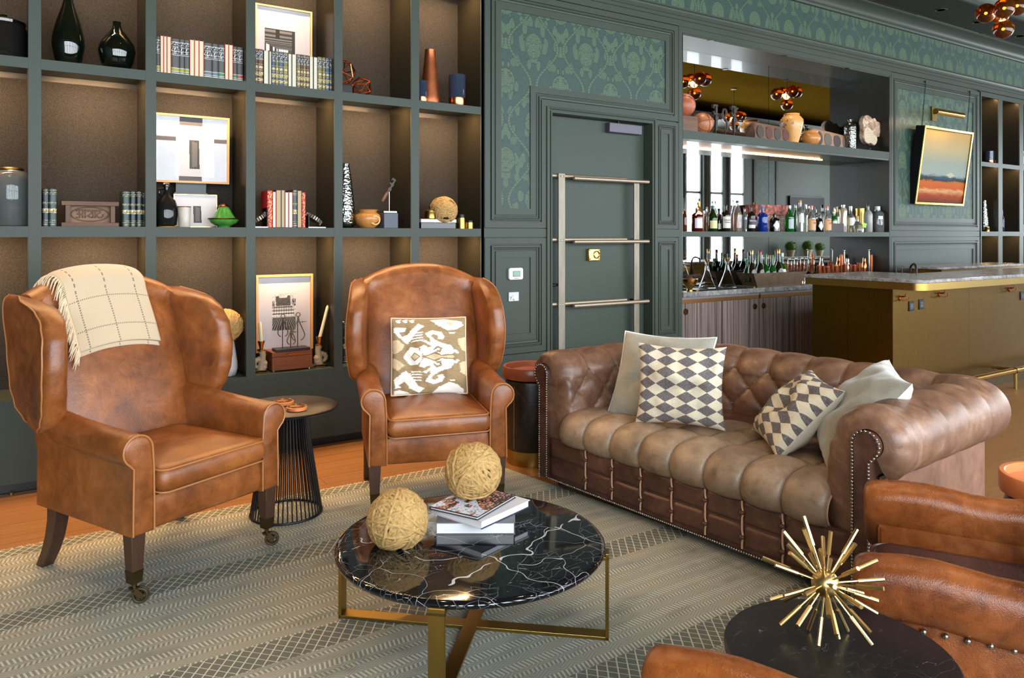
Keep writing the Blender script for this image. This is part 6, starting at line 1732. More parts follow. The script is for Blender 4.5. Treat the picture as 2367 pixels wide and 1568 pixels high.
# lower row
t, R, Hh_, o = lathe_thing('ceramic_vase', 'white speckled ceramic vase on the lower shelf', 'vase', 522, .11, Z0, [(.7, 0), (.85, .02), (1, .18), (.98, .35), (.8, .7), (.66, .93), (.7, .98), (.68, 1), (.6, .99), (.58, .93), (0, .9)], 92, 52, CREAMC)
x = px_at(522, .11); rope_ball('jute rope ball resting on the mouth of the white vase', (x, .11, Z0 + Hh_ - .015), hpx(29, x, .11), 37, bands=18)
x0, x1 = px_at(629, .06), px_at(722, .06); W = x1 - x0; H_ = zf(640, 815, .06) - Z0
wbx = thing('wooden_box', 'mahogany lidded box with brass handle on the lower shelf', 'box', ((x0 + x1) / 2, .06, Z0))
b = MB()
for sx in (-1, 1):
    for y in (.02, .19): b.lathe([(.006, 0), (.006, .008)], 8, (sx * (W / 2 - .015), y, 0))
obj('foot', b, STEEL, wbx)
b = MB(); b.box(-W / 2, W / 2, 0, .21, .008, H_ * .74); obj('box_body', b, MAHOG, wbx, 0, bevel=.002)
b = MB(); b.box(-W / 2, W / 2, 0, .21, H_ * .75, H_); lid = obj('box_lid', b, MAHOG, wbx, 0, bevel=.003)
b = MB(); b.tube([(-.035, 0, H_ * .87), (-.035, -.012, H_ * .87), (.045, -.012, H_ * .87), (.045, 0, H_ * .87)], .005, 8); obj('box_handle', b, GOLD, lid)
x0, x1 = px_at(634, .1), px_at(712, .1)
cs = thing('caliper_stand', 'three antique calipers mounted on rods above a black plinth', 'ornament', ((x0 + x1) / 2, .1, Z0 + H_))
b = MB(); b.box(-(x1 - x0) / 2, (x1 - x0) / 2, -.05, .06, .0005, .018); obj('plinth', b, C((34, 30, 36), .4), cs, 0, bevel=.003)
def caliper(px, pytop, pybot, w, lab):
    X_ = px_at(px, .1) - (x0 + x1) / 2; zt = zf(px, pytop, .1) - Z0 - H_; zb = zf(px, pybot, .1) - Z0 - H_; L = zt - zb
    b = MB(); b.cyl((X_, .01, .018), (X_, .01, zt - L * .15), .0028, 6); r_ = obj('rod', b, IRON, cs)
    b = MB()
    for s in (-1, 1): b.tube(spline([(X_, 0, zt - L * .1), (X_ + s * w * .18, 0, zt - L * .3), (X_ + s * w * .75, 0, zt - L * .62), (X_ + s * w, 0, zt - L * .8), (X_ + s * w * .75, 0, zt - L * .95), (X_ + s * w * .4, 0, zb)], 5), .0036, 6)
    b.tube([(X_ + .014 * cos(a), 0, zt - .008 + .014 * sin(a)) for a in [2 * pi * i / 16 for i in range(16)]], .003, 6, True)
    b.tube([(X_ - .01, 0, zt - L * .32), (X_ + w * 1.3, 0, zt - L * .32)], .0022, 6); b.sphere((X_ + w * .7, 0, zt - L * .32), .005, 8, 6)
    obj('caliper', b, C((110, 100, 84), .35, .9), r_)
caliper(654, 729, 778, .034, 'a'); caliper(673, 755, 796, .028, 'b'); caliper(689, 725, 787, .045, 'c')
def candlestick(label, px, Y, pyt, pyb, s):
    x = px_at(px, Y); t = thing('candlestick', label, 'candlestick', (x, Y, Z0), 0, 'shell candlesticks with ivory candles')
    hc = .155
    b = MB(); b.tube([(.045 * cos(a), .03 * sin(a), .004) for a in [2 * pi * i / 24 for i in range(24)]], .0035, 6, True); obj('base_ring', b, GOLD, t)
    b = MB(); n = 40
    pts = [(s * (.012 + (.008 + .034 * (k / n)) * cos(k / n * 2.6 * pi + 2.4)), 0, .058 + (.008 + .034 * (k / n)) * sin(k / n * 2.6 * pi + 2.4)) for k in range(n + 1)]
    b.tube(pts + [(s * -.018, 0, .12), (s * -.01, 0, .145)], [.006 + .019 * (k / n) * (1 + .14 * sin(k * 1.9)) for k in range(n + 1)] + [.02, .024], 10); obj('shell', b, mat('ribbed ammonite', lin(160, 138, 108), .5), t)
    b = MB(); b.m = Matrix.Translation((s * -.008, 0, .145)); b.lathe([(0, 0), (.026, .002), (.028, .008), (.012, .014), (.014, .03), (.022, .058), (.026, .064), (.02, .064), (.014, .05), (0, .05)], 20); cup = obj('candle_cup', b, GOLD, t)
    top = Vector((px_at(px, Y) * 0 + .05 * (1 if s > 0 else .0), 0, zf(px + 18, pyt, Y) - Z0)); b = MB(); b.tube([(s * -.008, 0, .19), top * .98 + Vector((0, 0, 0)), top + Vector((.001, 0, .006))], [.0125, .0105, .004], 8); obj('candle', b, CANDLE, cup, 40)
candlestick('brass shell candlestick with leaning ivory candle beside the box', 741, .10, 708, 852, 1)
candlestick('brass shell candlestick half hidden behind the shelf post, left of the box', 601, .09, 745, 866, -1)
gbook('dark book standing on the lower shelf half behind the right armchair', 793, 803, 96, z=Z0, cloth=NAV, Y=.12, grp='lower shelf books')
# far right bookcase
hurricane('blue glass candle holder on the far bookcase beyond the painting', 2287, .1, Z2, 29, 19)
lathe_thing('silver_vase', 'tall silver vase on the far bookcase beyond the painting', 'vase', 2274, .12, Z1, [(.6, 0), (.8, .01), (1, .05), (.92, .35), (.55, .95), (.6, 1), (.5, 1), (0, .96)], 72, 20, SILVER)
lathe_thing('gold_canister', 'small gold canister beside the silver vase on the far bookcase', 'canister', 2282, .06, Z1, [(0, 0), (1, 0), (1, .7), (.95, .72), (.95, 1), (0, 1)], 11, 9, BRASS)
lathe_thing('glass_bottle', 'slim bottle on the second column of the far bookcase', 'bottle', 2317, .1, Z1, [(.9, 0), (1, .02), (1, .6), (.4, .74), (.35, .95), (.4, 1), (0, 1)], 50, 8, BG((90, 110, 150)))
lathe_thing('grey_stone', 'grey rounded stone on the third column of the far bookcase', 'ornament', 2364, .1, Z1, [(.4, 0), (.9, .2), (1, .5), (.8, .85), (0, 1)], 18, 12, C((150, 146, 140), .6))
for k, (a, c) in enumerate(((2358, 2362), (2362.5, 2366.5), (2367, 2371))):
    x0, x1 = px_at(a, .08), px_at(c, .08); std_book('clothbound_book', 'white and red spined book on the far bookcase, %s from the left' % ORD[k], x0, x1, .08, Z2, .235, .15, 'spine', C((196, 190, 180), .5), [(.68, .9, C((150, 60, 60), .5)), (.1, .2, C((80, 80, 84), .5))], 'pale books on the far bookcase')
# ---------------------------------------------------------------- niche, upper shelf
ZU, ZM, ZK = 2.397, 1.456, .892
def ball(label, px, py, Y, rpx, z, m, seed):
    x = px_at(px, Y); R = hpx(rpx, x, Y); t = thing('leather_ball', label, 'ball', (x, Y, z + R), 0, 'old leather exercise balls')
    b = MB(); b.sphere((0, 0, 0), R, 32, 20); body = obj('leather_skin', b, m, t, 180)
    rnd = random.Random(seed)
    for k in range(4):
        n = Vector((rnd.gauss(0, 1), rnd.gauss(0, 1), rnd.gauss(0, .6))).normalized(); xx = n.orthogonal().normalized(); yy = n.cross(xx); o_ = rnd.uniform(-.3, .3) * R; rr = sqrt(R * R - o_ * o_) + .0008
        b = MB(); b.tube([n * o_ + (xx * cos(a) + yy * sin(a)) * rr for a in [2 * pi * i / 40 for i in range(40)]], .0028, 5, True); obj('seam', b, C((108, 50, 30), .6), body)
BALLM = mat('red brown ball leather', graph=g_leather(lin(128, 62, 40), lin(168, 92, 62), lin(196, 126, 92), .42, 2)); BALLM2 = mat('tan ball leather', graph=g_leather(lin(120, 70, 42), lin(172, 108, 68), lin(206, 146, 100), .42, 2))
x0, x1 = N0 + .015, px_at(1601, .15); Hk = hpx(37, x1, .15)
wk = thing('wood_block', 'weathered wooden block under the red leather ball', 'block', ((x0 + x1) / 2, .15, ZU)); b = MB(); b.box(-(x1 - x0) / 2, (x1 - x0) / 2, -.07, .09, 0, Hk); obj('block', b, OLDW, wk, 0, bevel=.004)
ball('red brown leather ball on the wooden block at the shelf end', 1580, 235, .16, 27, ZU + Hk, BALLM, 1)
ball('tan leather ball on the shelf beside the wooden block', 1623, 277, .13, 25, ZU, BALLM2, 2)
def tool_stand(label, px, pyt, pyb, kind):
    Y = .12; x = px_at(px, Y); L = hpx(pyb - pyt, x, Y); t = thing('tool_on_stand', label, 'ornament', (x, Y, ZU), 0, 'old iron tools on stands')
    b = MB(); b.box(-.055, .055, -.045, .045, 0, .016); obj('plinth', b, BLKMET if kind else STEEL, t, 0, bevel=.002)
    b = MB(); b.cyl((0, 0, .016), (0, 0, L * .4), .004, 6); obj('rod', b, IRON, t)
    if kind == 1:
        b = MB(); b.tube(spline([(.0, 0, L * .18), (.022, 0, L * .35), (.018, 0, L * .55), (-.01, 0, L * .72), (-.012, 0, L * .8)], 5), [.011] * 20 + [.014], 8)
        b.tube([(-.012 + .03 * cos(a), 0, L * .88 + .05 * sin(a)) for a in [radians(-70 - i * 20) for i in range(16)]], .009, 8); obj('spanner', b, IRON, t)
    else:
        b = MB(); b.box(-.014, .014, -.01, .01, L * .16, L * .95); b.box(-.05, .016, -.014, .014, L * .93, L); b.box(-.05, -.034, -.012, .012, L * .88, L * .94); b.box(-.046, .02, -.016, .016, L * .66, L * .72); b.box(-.05, -.03, -.012, .012, L * .72, L * .78); b.box(-.022, .022, -.016, .016, L * .5, L * .62)
        if kind == 2: b.box(.014, .05, -.012, .012, L * .9, L * .96); b.box(-.02, .02, -.018, .018, L * .78, L * .9)
        obj('monkey_wrench', b, IRON, t, 0, bevel=.002)
tool_stand('iron monkey wrench on a stand, leftmost of the three tools', 1655, 239, 311, 0); tool_stand('curved iron spanner on a stand between two wrenches', 1677, 252, 312, 1); tool_stand('tall iron monkey wrench on a stand nearest the vase', 1697, 241, 314, 2)
def patch_log(label, p0, p1, h0, h1, Y, m_in, m_out):
    x0, x1 = px_at(p0, Y), px_at(p1, Y); W = x1 - x0; a0, a1 = hpx(h0, x0, Y), hpx(h1, x1, Y)
    t = thing('carved_log', label, 'ornament', ((x0 + x1) / 2, Y, ZU), 0, 'rough carved wooden logs')
    b = MB(); rings = []
    for i in range(13):
        f = i / 12; h = a0 + (a1 - a0) * f; k = .82 + .18 * min(1, sin(pi * f) * 4)
        rings.append([(W * (f - .5), .07 * k * sx, h * k * z + h * (1 - k) * 0) for sx, z in ((-1, 0), (-1.08, .3), (-1, .62), (-.7, .88), (-.2, 1), (.4, .96), (.9, .7), (1, .3), (1, 0))])
    b.loft(rings); body = obj('log', b, m_out, t, 60)
    n = 4
    for k in range(n):
        f = (k + .5) / n; h = a0 + (a1 - a0) * f; rx, rz = W / n * .40, h * .36
        b = MB(); b.add([(W * (f - .5) + rx * cos(a) * min(1, 1.25 - .2 * abs(sin(a))), -.0775 + .003 * sin(a), h * .44 + rz * sin(a)) for a in [2 * pi * i / 20 for i in range(20)]], [tuple(range(20))]); obj('dark_inset', b, m_in if k % 2 else C((62, 54, 50), .7), body, 0)
    return t
patch_log('dark patched wooden log standing left of the turned vase', 1734, 1812, 42, 36, .14, C((84, 46, 36), .7), OLDW)
patch_log('greyish patched wooden log lying right of the low bowl', 1868, 1952, 46, 34, .2, C((92, 86, 78), .8), mat('pinkish bark', graph=g_wood(lin(112, 84, 68), lin(168, 136, 114), axis=0, rough=.7)))
lathe_thing('turned_vase', 'large golden turned wood vase on the bar shelf', 'vase', 1830, .12, ZU, [(.5, 0), (.56, .01), (.86, .45), (1, .68), (.98, .8), (.75, .91), (.62, .94), (.68, .97), (.66, 1), (.56, 1), (.5, .94), (0, .9)], 69, 52, mat('figured golden wood', graph=lambda g: {'Base Color': g.mix((g.noise(g.obj(), 9, 3, .5, 1.0) > .60) * .75, g.mix(g.noise(g.scale(g.obj(), (1, 1, .3)), 12, 4), lin(188, 124, 56), lin(226, 172, 104)), lin(96, 66, 42)), 'Roughness': .3}))
lathe_thing('wood_bowl', 'low rounded golden wood bowl beside the turned vase', 'bowl', 1873, .09, ZU, [(.5, 0), (.7, .04), (1, .4), (.98, .6), (.8, .82), (.72, .86), (.78, 1), (.7, 1), (.6, .86), (0, .8)], 32, 45, OLIVEW)
lathe_thing('silver_bottle', 'cylindrical silver mercury glass bottle on the bar shelf', 'bottle', 1965, .1, ZU, [(.95, 0), (1, .015), (1, .74), (.9, .84), (.5, .9), (.28, .92), (.28, .95), (.42, .97), (.42, 1), (0, 1)], 69, 26, SILVER)
x = px_at(2011, .14); cr = thing('petrified_wood_slab', 'pale ragged petrified wood slab on a black stand', 'ornament', (x, .14, ZU))
hb, hs = hpx(16, x, .14), hpx(68, x, .14)
b = MB(); b.box(-.06, .06, -.04, .04, 0, .008)
for s in (-1, 1): b.tube(spline([(s * .012, 0, .008), (s * .012, 0, hb * .7), (s * .05, -.005, hb * 1.1), (s * .07, -.02, hb * 1.35)], 4), .005, 6)
obj('iron_stand', b, BLKMET, cr)
out = [(-.42, .12), (-.5, .3), (-.47, .55), (-.52, .74), (-.46, .9), (-.3, 1.0), (-.1, .97), (.02, .9), (.16, .94), (.28, .84), (.42, .82), (.5, .7), (.54, .56), (.46, .45), (.42, .32), (.24, .3), (.26, .14), (.14, .0), (-.06, .05), (-.24, .03)]
Sx = hpx(70, x, .14)
P_ = [(q.x * Sx, hb + q.y * hs) for q in spline([Vector((a, c, 0)) for a, c in out], 4, True)]; P_ = P_[::-1]
PETRI = mat('petrified wood', graph=lambda g: {'Base Color': g.ramp(g.noise(g.obj(), 9, 6, .65, 1.2), [(.35, lin(96, 72, 58)), (.5, lin(168, 134, 112)), (.62, lin(206, 188, 164))]), 'Roughness': .7, 'Normal': g.bump(g.noise(g.obj(), 40, 4), .6, .01)})
b = MB(); b.prism(P_, -.028, .028, 'xz'); sl = obj('slab', b, PETRI, cr, 40, bevel=.006)
b = MB(); lp = [(q.x * Sx, hb + q.y * hs) for q in spline([Vector((a, c, 0)) for a, c in [(-.44, .12), (-.48, .45), (-.3, .6), (-.05, .5), (.05, .38), (.24, .3), (.25, .14), (.12, .02), (-.1, .07), (-.26, .05)]], 4, True)][::-1]
b.prism(lp, -.036, -.02, 'xz'); obj('pale_face', b, mat('bleached wood', lin(206, 186, 152), .8, graph=lambda g: {'Base Color': g.mix(g.noise(g.scale(g.obj(), (1, 1, 3)), 22, 4), lin(150, 130, 108), lin(222, 206, 178))}), sl, 40, bevel=.004)

# ---------------------------------------------------------------- spirits on the middle shelf
SH = {
    'tall': [(.92, 0), (1, .02), (1, .58), (.9, .66), (.5, .74), (.36, .79), (.34, .93)],
    'slope': [(.92, 0), (1, .02), (1, .52), (.85, .63), (.5, .76), (.36, .84), (.34, .93)],
    'round': [(.9, 0), (1, .03), (1, .60), (.92, .69), (.66, .75), (.3, .80), (.27, .92)],
    'cone': [(.95, 0), (1, .02), (.98, .32), (.82, .45), (.5, .58), (.34, .68), (.3, .92)],
    'cyl': [(.95, 0), (1, .02), (1, .78), (.82, .86), (.48, .90), (.46, .95)],
    'squat': [(.96, 0), (1, .05), (.98, .28), (.8, .45), (.5, .58), (.26, .66), (.24, .82)],
}
def bottle(label, p0, p1, pyt, gl, cap, shape='slope', lab=None, Y=.14, z=ZM, pyb=533, fill=None, seg=20, group='spirits on the bar shelf', sq=None, capf=.10, name='bottle', text=None):
    px = (p0 + p1) / 2; x = px_at(px, Y); R = hpx((p1 - p0) / 2, x, Y); H_ = hpx(pyb - pyt, x, Y)
    t = thing(name, label, 'bottle', (x, Y, z), -.45, group)
    pr = SH[shape]; b = MB(); k = 1 - capf + .02
    prof = [(r * R, q * H_ * k / pr[-1][1]) for r, q in pr]
    if fill:
        full = prof + [(prof[-1][0] * .7, prof[-1][1])] + [(max(.001, r - .0035), q + .002) for r, q in prof[::-1]] + [(0, .006)]
        b.lathe(full, seg, sq=sq); obj('glass', b, gl, t, 40)
        lv = H_ * fill[1]; ins = [(max(.002, r - .0042), max(q, .006)) for r, q in prof if q < lv] 
        b = MB(); b.lathe([(0, .006)] + ins + [(ins[-1][0] * .98, lv), (0, lv)], seg, sq=sq); obj('liquid', b, fill[0], t, 40)
    else:
        b.lathe([(0, 0)] + prof + [(0, prof[-1][1])], seg, sq=sq); obj('glass', b, gl, t, 40)
    rn = prof[-1][0]; zc = prof[-1][1]
    b = MB(); b.lathe([(0, zc + .0005), (rn * 1.12, zc + .0005), (rn * 1.12, H_ - .002), (rn * 1.0, H_), (0, H_)], 14); obj('cap', b, cap, t, 40)
    if lab:
        mm, f0, f1, wd = lab
        def rad(q):
            for (r1, q1), (r2, q2) in zip(prof, prof[1:]):
                if q1 <= q <= q2: return r1 + (r2 - r1) * ((q - q1) / max(1e-6, q2 - q1))
            return prof[1][0]
        b = MB(); rings = []
        for zz in [H_ * (f0 + (f1 - f0) * i / 4) for i in range(5)]:
            ring = []
            for i in range(9):
                a = -pi / 2 + wd * (i / 8 - .5); k2 = 1.0
                if sq: k2 = 1 / (abs(cos(a)) ** sq + abs(sin(a)) ** sq) ** (1 / sq)
                q = rad(zz) * k2 + .0008; ring.append((q * cos(a), q * sin(a), zz))
            rings.append(ring)
        if callable(mm): pass
        if text == 'diamond':
            mid = rings[2]; rings = [[(p[0] * 1, p[1], H_ * ((f0 + f1) / 2) + (p[2] - H_ * ((f0 + f1) / 2)) * 1) for p in r] for r in rings]
            cz_ = H_ * (f0 + f1) / 2; hw = H_ * (f1 - f0) / 2
            b = MB(); up_r, lo_r = [], []
            for i in range(9):
                k3 = 1 - abs(i - 4) / 4; p = mid[i]; up_r.append((p[0], p[1], cz_ + hw * k3 + .0001)); lo_r.append((p[0], p[1], cz_ - hw * k3))
            b.loft([lo_r, up_r], False, False, False)
        else: b.loft(rings, False, False, False)
        obj('label', b, mm, t, 60)
    return t, R, H_
AMB = BG((236, 146, 54), .03, .92); DARKB = BG((30, 26, 16), .05, .35); GRNG = BG((16, 122, 40), .04, .7); DKGR = BG((30, 66, 22), .04, .6); CLR = BG((226, 230, 230), .04, .9); BLUE = BG((22, 60, 160), .04, .55); BLKB = C((14, 13, 12), .08); REDL = BG((92, 22, 14), .04, .5); FROST = BG((205, 208, 210), .35, .6)
LBW, LBC, LBT, LBP, LBG = C((214, 212, 204), .6), C((214, 204, 150), .6), C((206, 160, 116), .6), C((70, 58, 76), .6), C((160, 170, 174), .5)
BLKCAP, SILCAP, REDCAP, GLDCAP = C((22, 22, 24), .3), C((206, 206, 206), .25, .8), C((206, 92, 74), .3), C((190, 150, 80), .3, .8)
q4 = lambda v: 1567 + v / 8.711; q5 = lambda v: 1807 + v / 8.711
bottle('tall brown bottle with black ornate top at the left end of the bar shelf', q4(85), q4(185), 455, BG((90, 44, 14), .05, .5), BLKCAP, 'slope', Y=.12, capf=.34)
t, R, H_ = bottle('dark red faceted decanter bottle with square stopper and tag', q4(272), q4(500), 478, REDL, GLDCAP, 'round', (C((206, 196, 210), .3), .14, .55, 1.5), Y=.12, capf=.09)
b = MB(); b.cbox((.0, -R * .8, H_ * .72), (.05, .002, .055), Matrix.Rotation(.6, 3, 'Y')); obj('paper_tag', b, C((222, 190, 178), .6), t, 0)
bottle('amber bottle with dark cork behind the red decanter', q4(378), q4(478), 457, AMB, BLKCAP, 'slope', Y=.27)
bottle('amber whisky bottle with cork behind the green whisky bottle', q4(510), q4(650), 476, CLR, CORK, 'round', Y=.19, fill=(AMB, .62))
bottle('tall clear amber whisky bottle behind the cream labelled green bottle', q4(710), q4(795), 462, CLR, C((120, 104, 84), .5), 'slope', Y=.28, fill=(AMB, .6))
bottle('dark green whisky bottle with cream label', q4(610), q4(790), 473, DKGR, C((58, 90, 34), .5), 'slope', (LBC, .12, .42, 1.9), Y=.10)
bottle('small dark bottle with small white label beside the green whisky', q4(786), q4(872), 486, DARKB, BLKCAP, 'slope', (LBW, .12, .4, 1.6), Y=.16)
t, R, H_ = bottle('dark bottle with large white shield label', q4(874), q4(1056), 471, DARKB, BLKCAP, 'round', (C((214, 208, 198), .6), .13, .56, 2.1), Y=.10)
letters('TEELING', .022, C((40, 38, 40)), t, (0, -R - .0025, H_ * .42), (pi / 2, 0, 0)); letters('Whiskey', .018, C((40, 38, 40)), t, (0, -R - .0025, H_ * .34), (pi / 2, 0, 0))
bottle('tall amber bottle with silver stopper behind the white shield bottle', q4(1062), q4(1165), 460, CLR, SILCAP, 'slope', Y=.25, fill=(AMB, .58))
bottle('tall amber whisky bottle with dark collar in the front row', q4(1110), q4(1285), 461, CLR, BLKCAP, 'slope', (C((188, 160, 150), .5), .12, .3, 1.2), Y=.13, fill=(AMB, .6))
bottle('clear ribbed bottle with black stopper', q4(1285), q4(1392), 477, CLR, BLKCAP, 'tall', (C((60, 62, 60), .5), .1, .5, 1.8), Y=.12)
t, R, H_ = bottle('dark bottle with purple and white label', q4(1393), q4(1556), 474, DARKB, BLKCAP, 'round', (LBP, .28, .52, 2.0), Y=.10)
b = MB(); b.loft([[((R + .0012) * cos(a), (R + .0012) * sin(a), zz) for a in [-pi / 2 - 1 + 2 * i / 8 for i in range(9)]] for zz in (H_ * .14, H_ * .27)], False, False, False); obj('label', b, LBW, t, 60)
letters('TEELING', .02, C((220, 214, 220)), t, (0, -R - .0025, H_ * .42), (pi / 2, 0, 0))
bottle('red labelled bottle between the purple label and the blue bottle', q4(1535), q4(1612), 489, BG((120, 30, 24), .05, .5), REDCAP, 'slope', (LBW, .3, .55, 1.8), Y=.22)
bottle('bright cobalt blue bottle', q4(1600), q4(1806), 475, BLUE, C((70, 120, 190), .2), 'round', Y=.10, capf=.14)
bottle('squat black apothecary bottle with white diamond label before the rusty box', q4(1848), q4(2046), 491, BLKB, BLKCAP, 'round', (LBW, .08, .62, 1.5), Y=.10, text='diamond', capf=.1)
# rusty tin box behind
x0, x1 = px_at(q4(1490), .27), px_at(q4(2150), .27); W = x1 - x0; H_ = hpx(62, (x0 + x1) / 2, .27)
rb = thing('rusty_tin_box', 'flaking red rusty tin box behind the blue and black bottles', 'box', ((x0 + x1) / 2, .23, ZM))
RUST = mat('flaking red rust', graph=lambda g: {'Base Color': g.ramp(g.noise(g.obj(), 22, 5, .7), [(.38, lin(72, 48, 40)), (.5, lin(138, 78, 66)), (.58, lin(176, 96, 84)), (.66, lin(168, 150, 134))]), 'Roughness': .8})
b = MB(); b.box(-W / 2 + .01, W / 2 - .01, 0, .12, 0, H_ * .62); obj('tin_body', b, mat('grey brown rust', graph=lambda g: {'Base Color': g.ramp(g.noise(g.obj(), 26, 5, .7), [(.4, lin(84, 66, 56)), (.6, lin(156, 134, 118))]), 'Roughness': .8}), rb, 0, bevel=.003)
b = MB(); b.box(-W / 2, W / 2, -.01, .13, H_ * .63, H_); obj('tin_lid', b, RUST, rb, 0, bevel=.004)
def gin(label, a, c, top, Y, q=q4): return bottle(label, q(a), q(c), top, GRNG, SILCAP, 'slope', (LBG, .12, .55, 1.3), Y=Y, capf=.13)
gin('bright green gin bottle with pale label in front', 2155, 2335, 472, .10); gin('bright green gin bottle standing half behind another', 225, 335, 470, .17, q5)
bottle('tall clear bottle with white and blue label', q5(295), q5(448), 460, CLR, CORK, 'tall', (C((206, 208, 196), .6), .3, .55, 1.4), Y=.09)
bottle('clear bottle with silver cap behind the tan label vodka', q5(432), q5(545), 469, CLR, SILCAP, 'slope', Y=.2, capf=.06)
for k, (a, c, top) in enumerate(((515, 680, 472), (830, 992, 474))):
    t, R, H_ = bottle('clear vodka bottle with tan label and copper cap, %s of two' % ('left' if k == 0 else 'right'), q5(a), q5(c), top, CLR, REDCAP, 'slope', (LBT, .07, .5, 2.6), Y=.09, capf=.1)
    b = MB(); b.tube([(.012, -R - .002, H_ * .34), (.012, -R - .003, H_ * .34)], .014, 16); obj('seal', b, C((190, 92, 52), .5), t); letters("Tito's", .02, C((110, 70, 46)), t, (0, -R - .0022, H_ * .45), (pi / 2, 0, 0))
bottle('squat black apothecary bottle with white diamond label between the vodkas', q5(680), q5(832), 493, BLKB, BLKCAP, 'round', (LBW, .08, .62, 1.5), Y=.14, text='diamond', capf=.1)
bottle('small green gin bottle with red seal behind the dark sign', q5(990), q5(1112), 484, GRNG, SILCAP, 'round', (LBW, .3, .52, 1.8), Y=.2, capf=.14)
bottle('tall clear bottle with white cap behind the dark sign', q5(1065), q5(1165), 474, CLR, C((206, 204, 206), .4), 'tall', Y=.25)
x0, x1 = px_at(q5(988), .07), px_at(q5(1250), .07); sg = thing('menu_sign', 'small dark blank sign block standing before the bottles', 'sign', ((x0 + x1) / 2, .07, ZM)); b = MB(); b.box(-(x1 - x0) / 2, (x1 - x0) / 2, 0, .03, 0, hpx(20, x0, .07)); obj('block', b, C((62, 54, 58), .6), sg, 0, bevel=.002)
bottle('slim champagne coloured vodka bottle with blue seal', q5(1165), q5(1312), 470, mat('champagne glass', lin(200, 190, 168), .15, .3, trans=.3), SILCAP, 'cyl', (C((70, 84, 140), .5), .0, .22, 6.2), Y=.16, capf=.07)
bottle('clear rum bottle with white label and silver cap', q5(1312), q5(1468), 473, CLR, SILCAP, 'tall', (LBW, .25, .55, 1.8), Y=.12, capf=.16)
t, R, H_ = bottle('squat clear tequila bottle with cork ball and lime green tag', q5(1390), q5(1645), 496, CLR, CORK, 'squat', (C((120, 110, 70), .5), .2, .45, .8), Y=.07, capf=.2)
b = MB(); b.cbox((R * .75, -R * .8, H_ * .42), (.045, .003, .05), Matrix.Rotation(.3, 3, 'Y')); obj('lime_tag', b, C((150, 222, 40), .5), t, 0)
lathe_thing('brass_cylinder', 'brass canister standing behind the tequila bottle', 'canister', q5(1580), .25, ZM, [(0, 0), (1, 0), (1, 1), (.94, 1), (.94, .97), (0, .97)], 55, 21, BRASS)
bottle('frosted white vodka bottle with dark cap', q5(1655), q5(1822), 466, FROST, BLKCAP, 'round', Y=.09, capf=.14)
bottle('square clear bottle with broad white lid at the right end', q5(1828), q5(2030), 473, CLR, C((210, 208, 218), .4), 'cyl', (C((206, 208, 214), .5), .5, .62, .9), Y=.12, sq=6, capf=.16)

# ---------------------------------------------------------------- back counter
t, R, H_, o = lathe_thing('gold_bowl', 'gold footed bowl of pine cones on the granite counter', 'bowl', 1594.5, .07, ZK, [(.38, 0), (.4, .05), (.3, .16), (.34, .24), (.7, .5), (.94, .8), (1, 1), (.94, 1), (.66, .55), (0, .3)], 28, 38, GOLD)
for k, (dx, dy, c) in enumerate(((-.02, -.01, (84, 54, 40)), (.03, .01, (150, 84, 56)), (.0, .03, (100, 64, 46)))):
    cn_ = thing('pine_cone', ['dark pine cone at the left in the gold bowl', 'reddish pine cone at the right in the gold bowl', 'brown pine cone at the back of the gold bowl'][k], 'pine cone', (t.location.x + dx, t.location.y + dy, ZK + H_ * .72), 0, 'pine cones in the gold bowl')
    b = MB()
    for r in range(7):
        for j in range(8):
            a = 2 * pi * (j + .5 * (r % 2)) / 8; q = .022 * sin(pi * (r + .8) / 7.6); z = -.02 + .012 * r
            b.add([(q * .5 * cos(a - .25), q * .5 * sin(a - .25), z), (q * .5 * cos(a + .25), q * .5 * sin(a + .25), z), (q * 1.35 * cos(a), q * 1.35 * sin(a), z + .008), (q * .6 * cos(a), q * .6 * sin(a), z - .004)], [(0, 1, 2), (0, 2, 3), (1, 3, 2)])
    b.sphere((0, 0, .012), .017, 8, 6, 1.8); obj('scales', b, C(c, .7), cn_, 0)
def decanter(label, px, Y, pyt, pyb, p0, p1):
    x = px_at(px, Y); R = hpx((p1 - p0) / 2, x, Y); H_ = hpx(pyb - pyt, x, Y); t = thing('decanter', label, 'decanter', (x, Y, ZK + .013), 0, 'conical glass decanters')
    pr = [(.98, 0), (1, .015), (.96, .04), (.62, .28), (.34, .52), (.23, .66), (.22, .8), (.27, .96), (.24, .96), (.2, .8), (.2, .66), (.31, .52), (.58, .28), (.9, .05), (0, .04)]
    b = MB(); b.lathe([(r * R, q * H_) for r, q in pr], 28); obj('glass', b, GLASS, t, 60)
    b = MB(); b.lathe([(0, H_ * .88), (.14 * R, H_ * .88), (.26 * R, H_ * .965), (.27 * R, H_), (0, H_)], 16); obj('stopper', b, GOLD, t)
x0, x1 = px_at(1633, .1), px_at(1727, .1)
tr_ = thing('serving_tray', 'long dark slate tray with gold handles under the decanters', 'tray', ((x0 + x1) / 2 - .1, .09, ZK)); W = x1 - x0 + .25
b = MB(); b.box(-W / 2, W / 2, -.07, .15, 0, .012); obj('slate', b, BLKMET, tr_, 0, bevel=.002)
for s in (-1, 1): b = MB(); b.box(*sorted((s * W / 2, s * (W / 2 - .03))), -.072, .152, -.0, .0135); obj('gold_handle', b, BRASS, tr_, 0)
decanter('conical glass decanter with gold stopper, left on the slate tray', 1634.5, .14, 594, 660, 1615, 1655); decanter('conical glass decanter with gold stopper, right on the slate tray', 1681, .10, 596, 663, 1660, 1702)
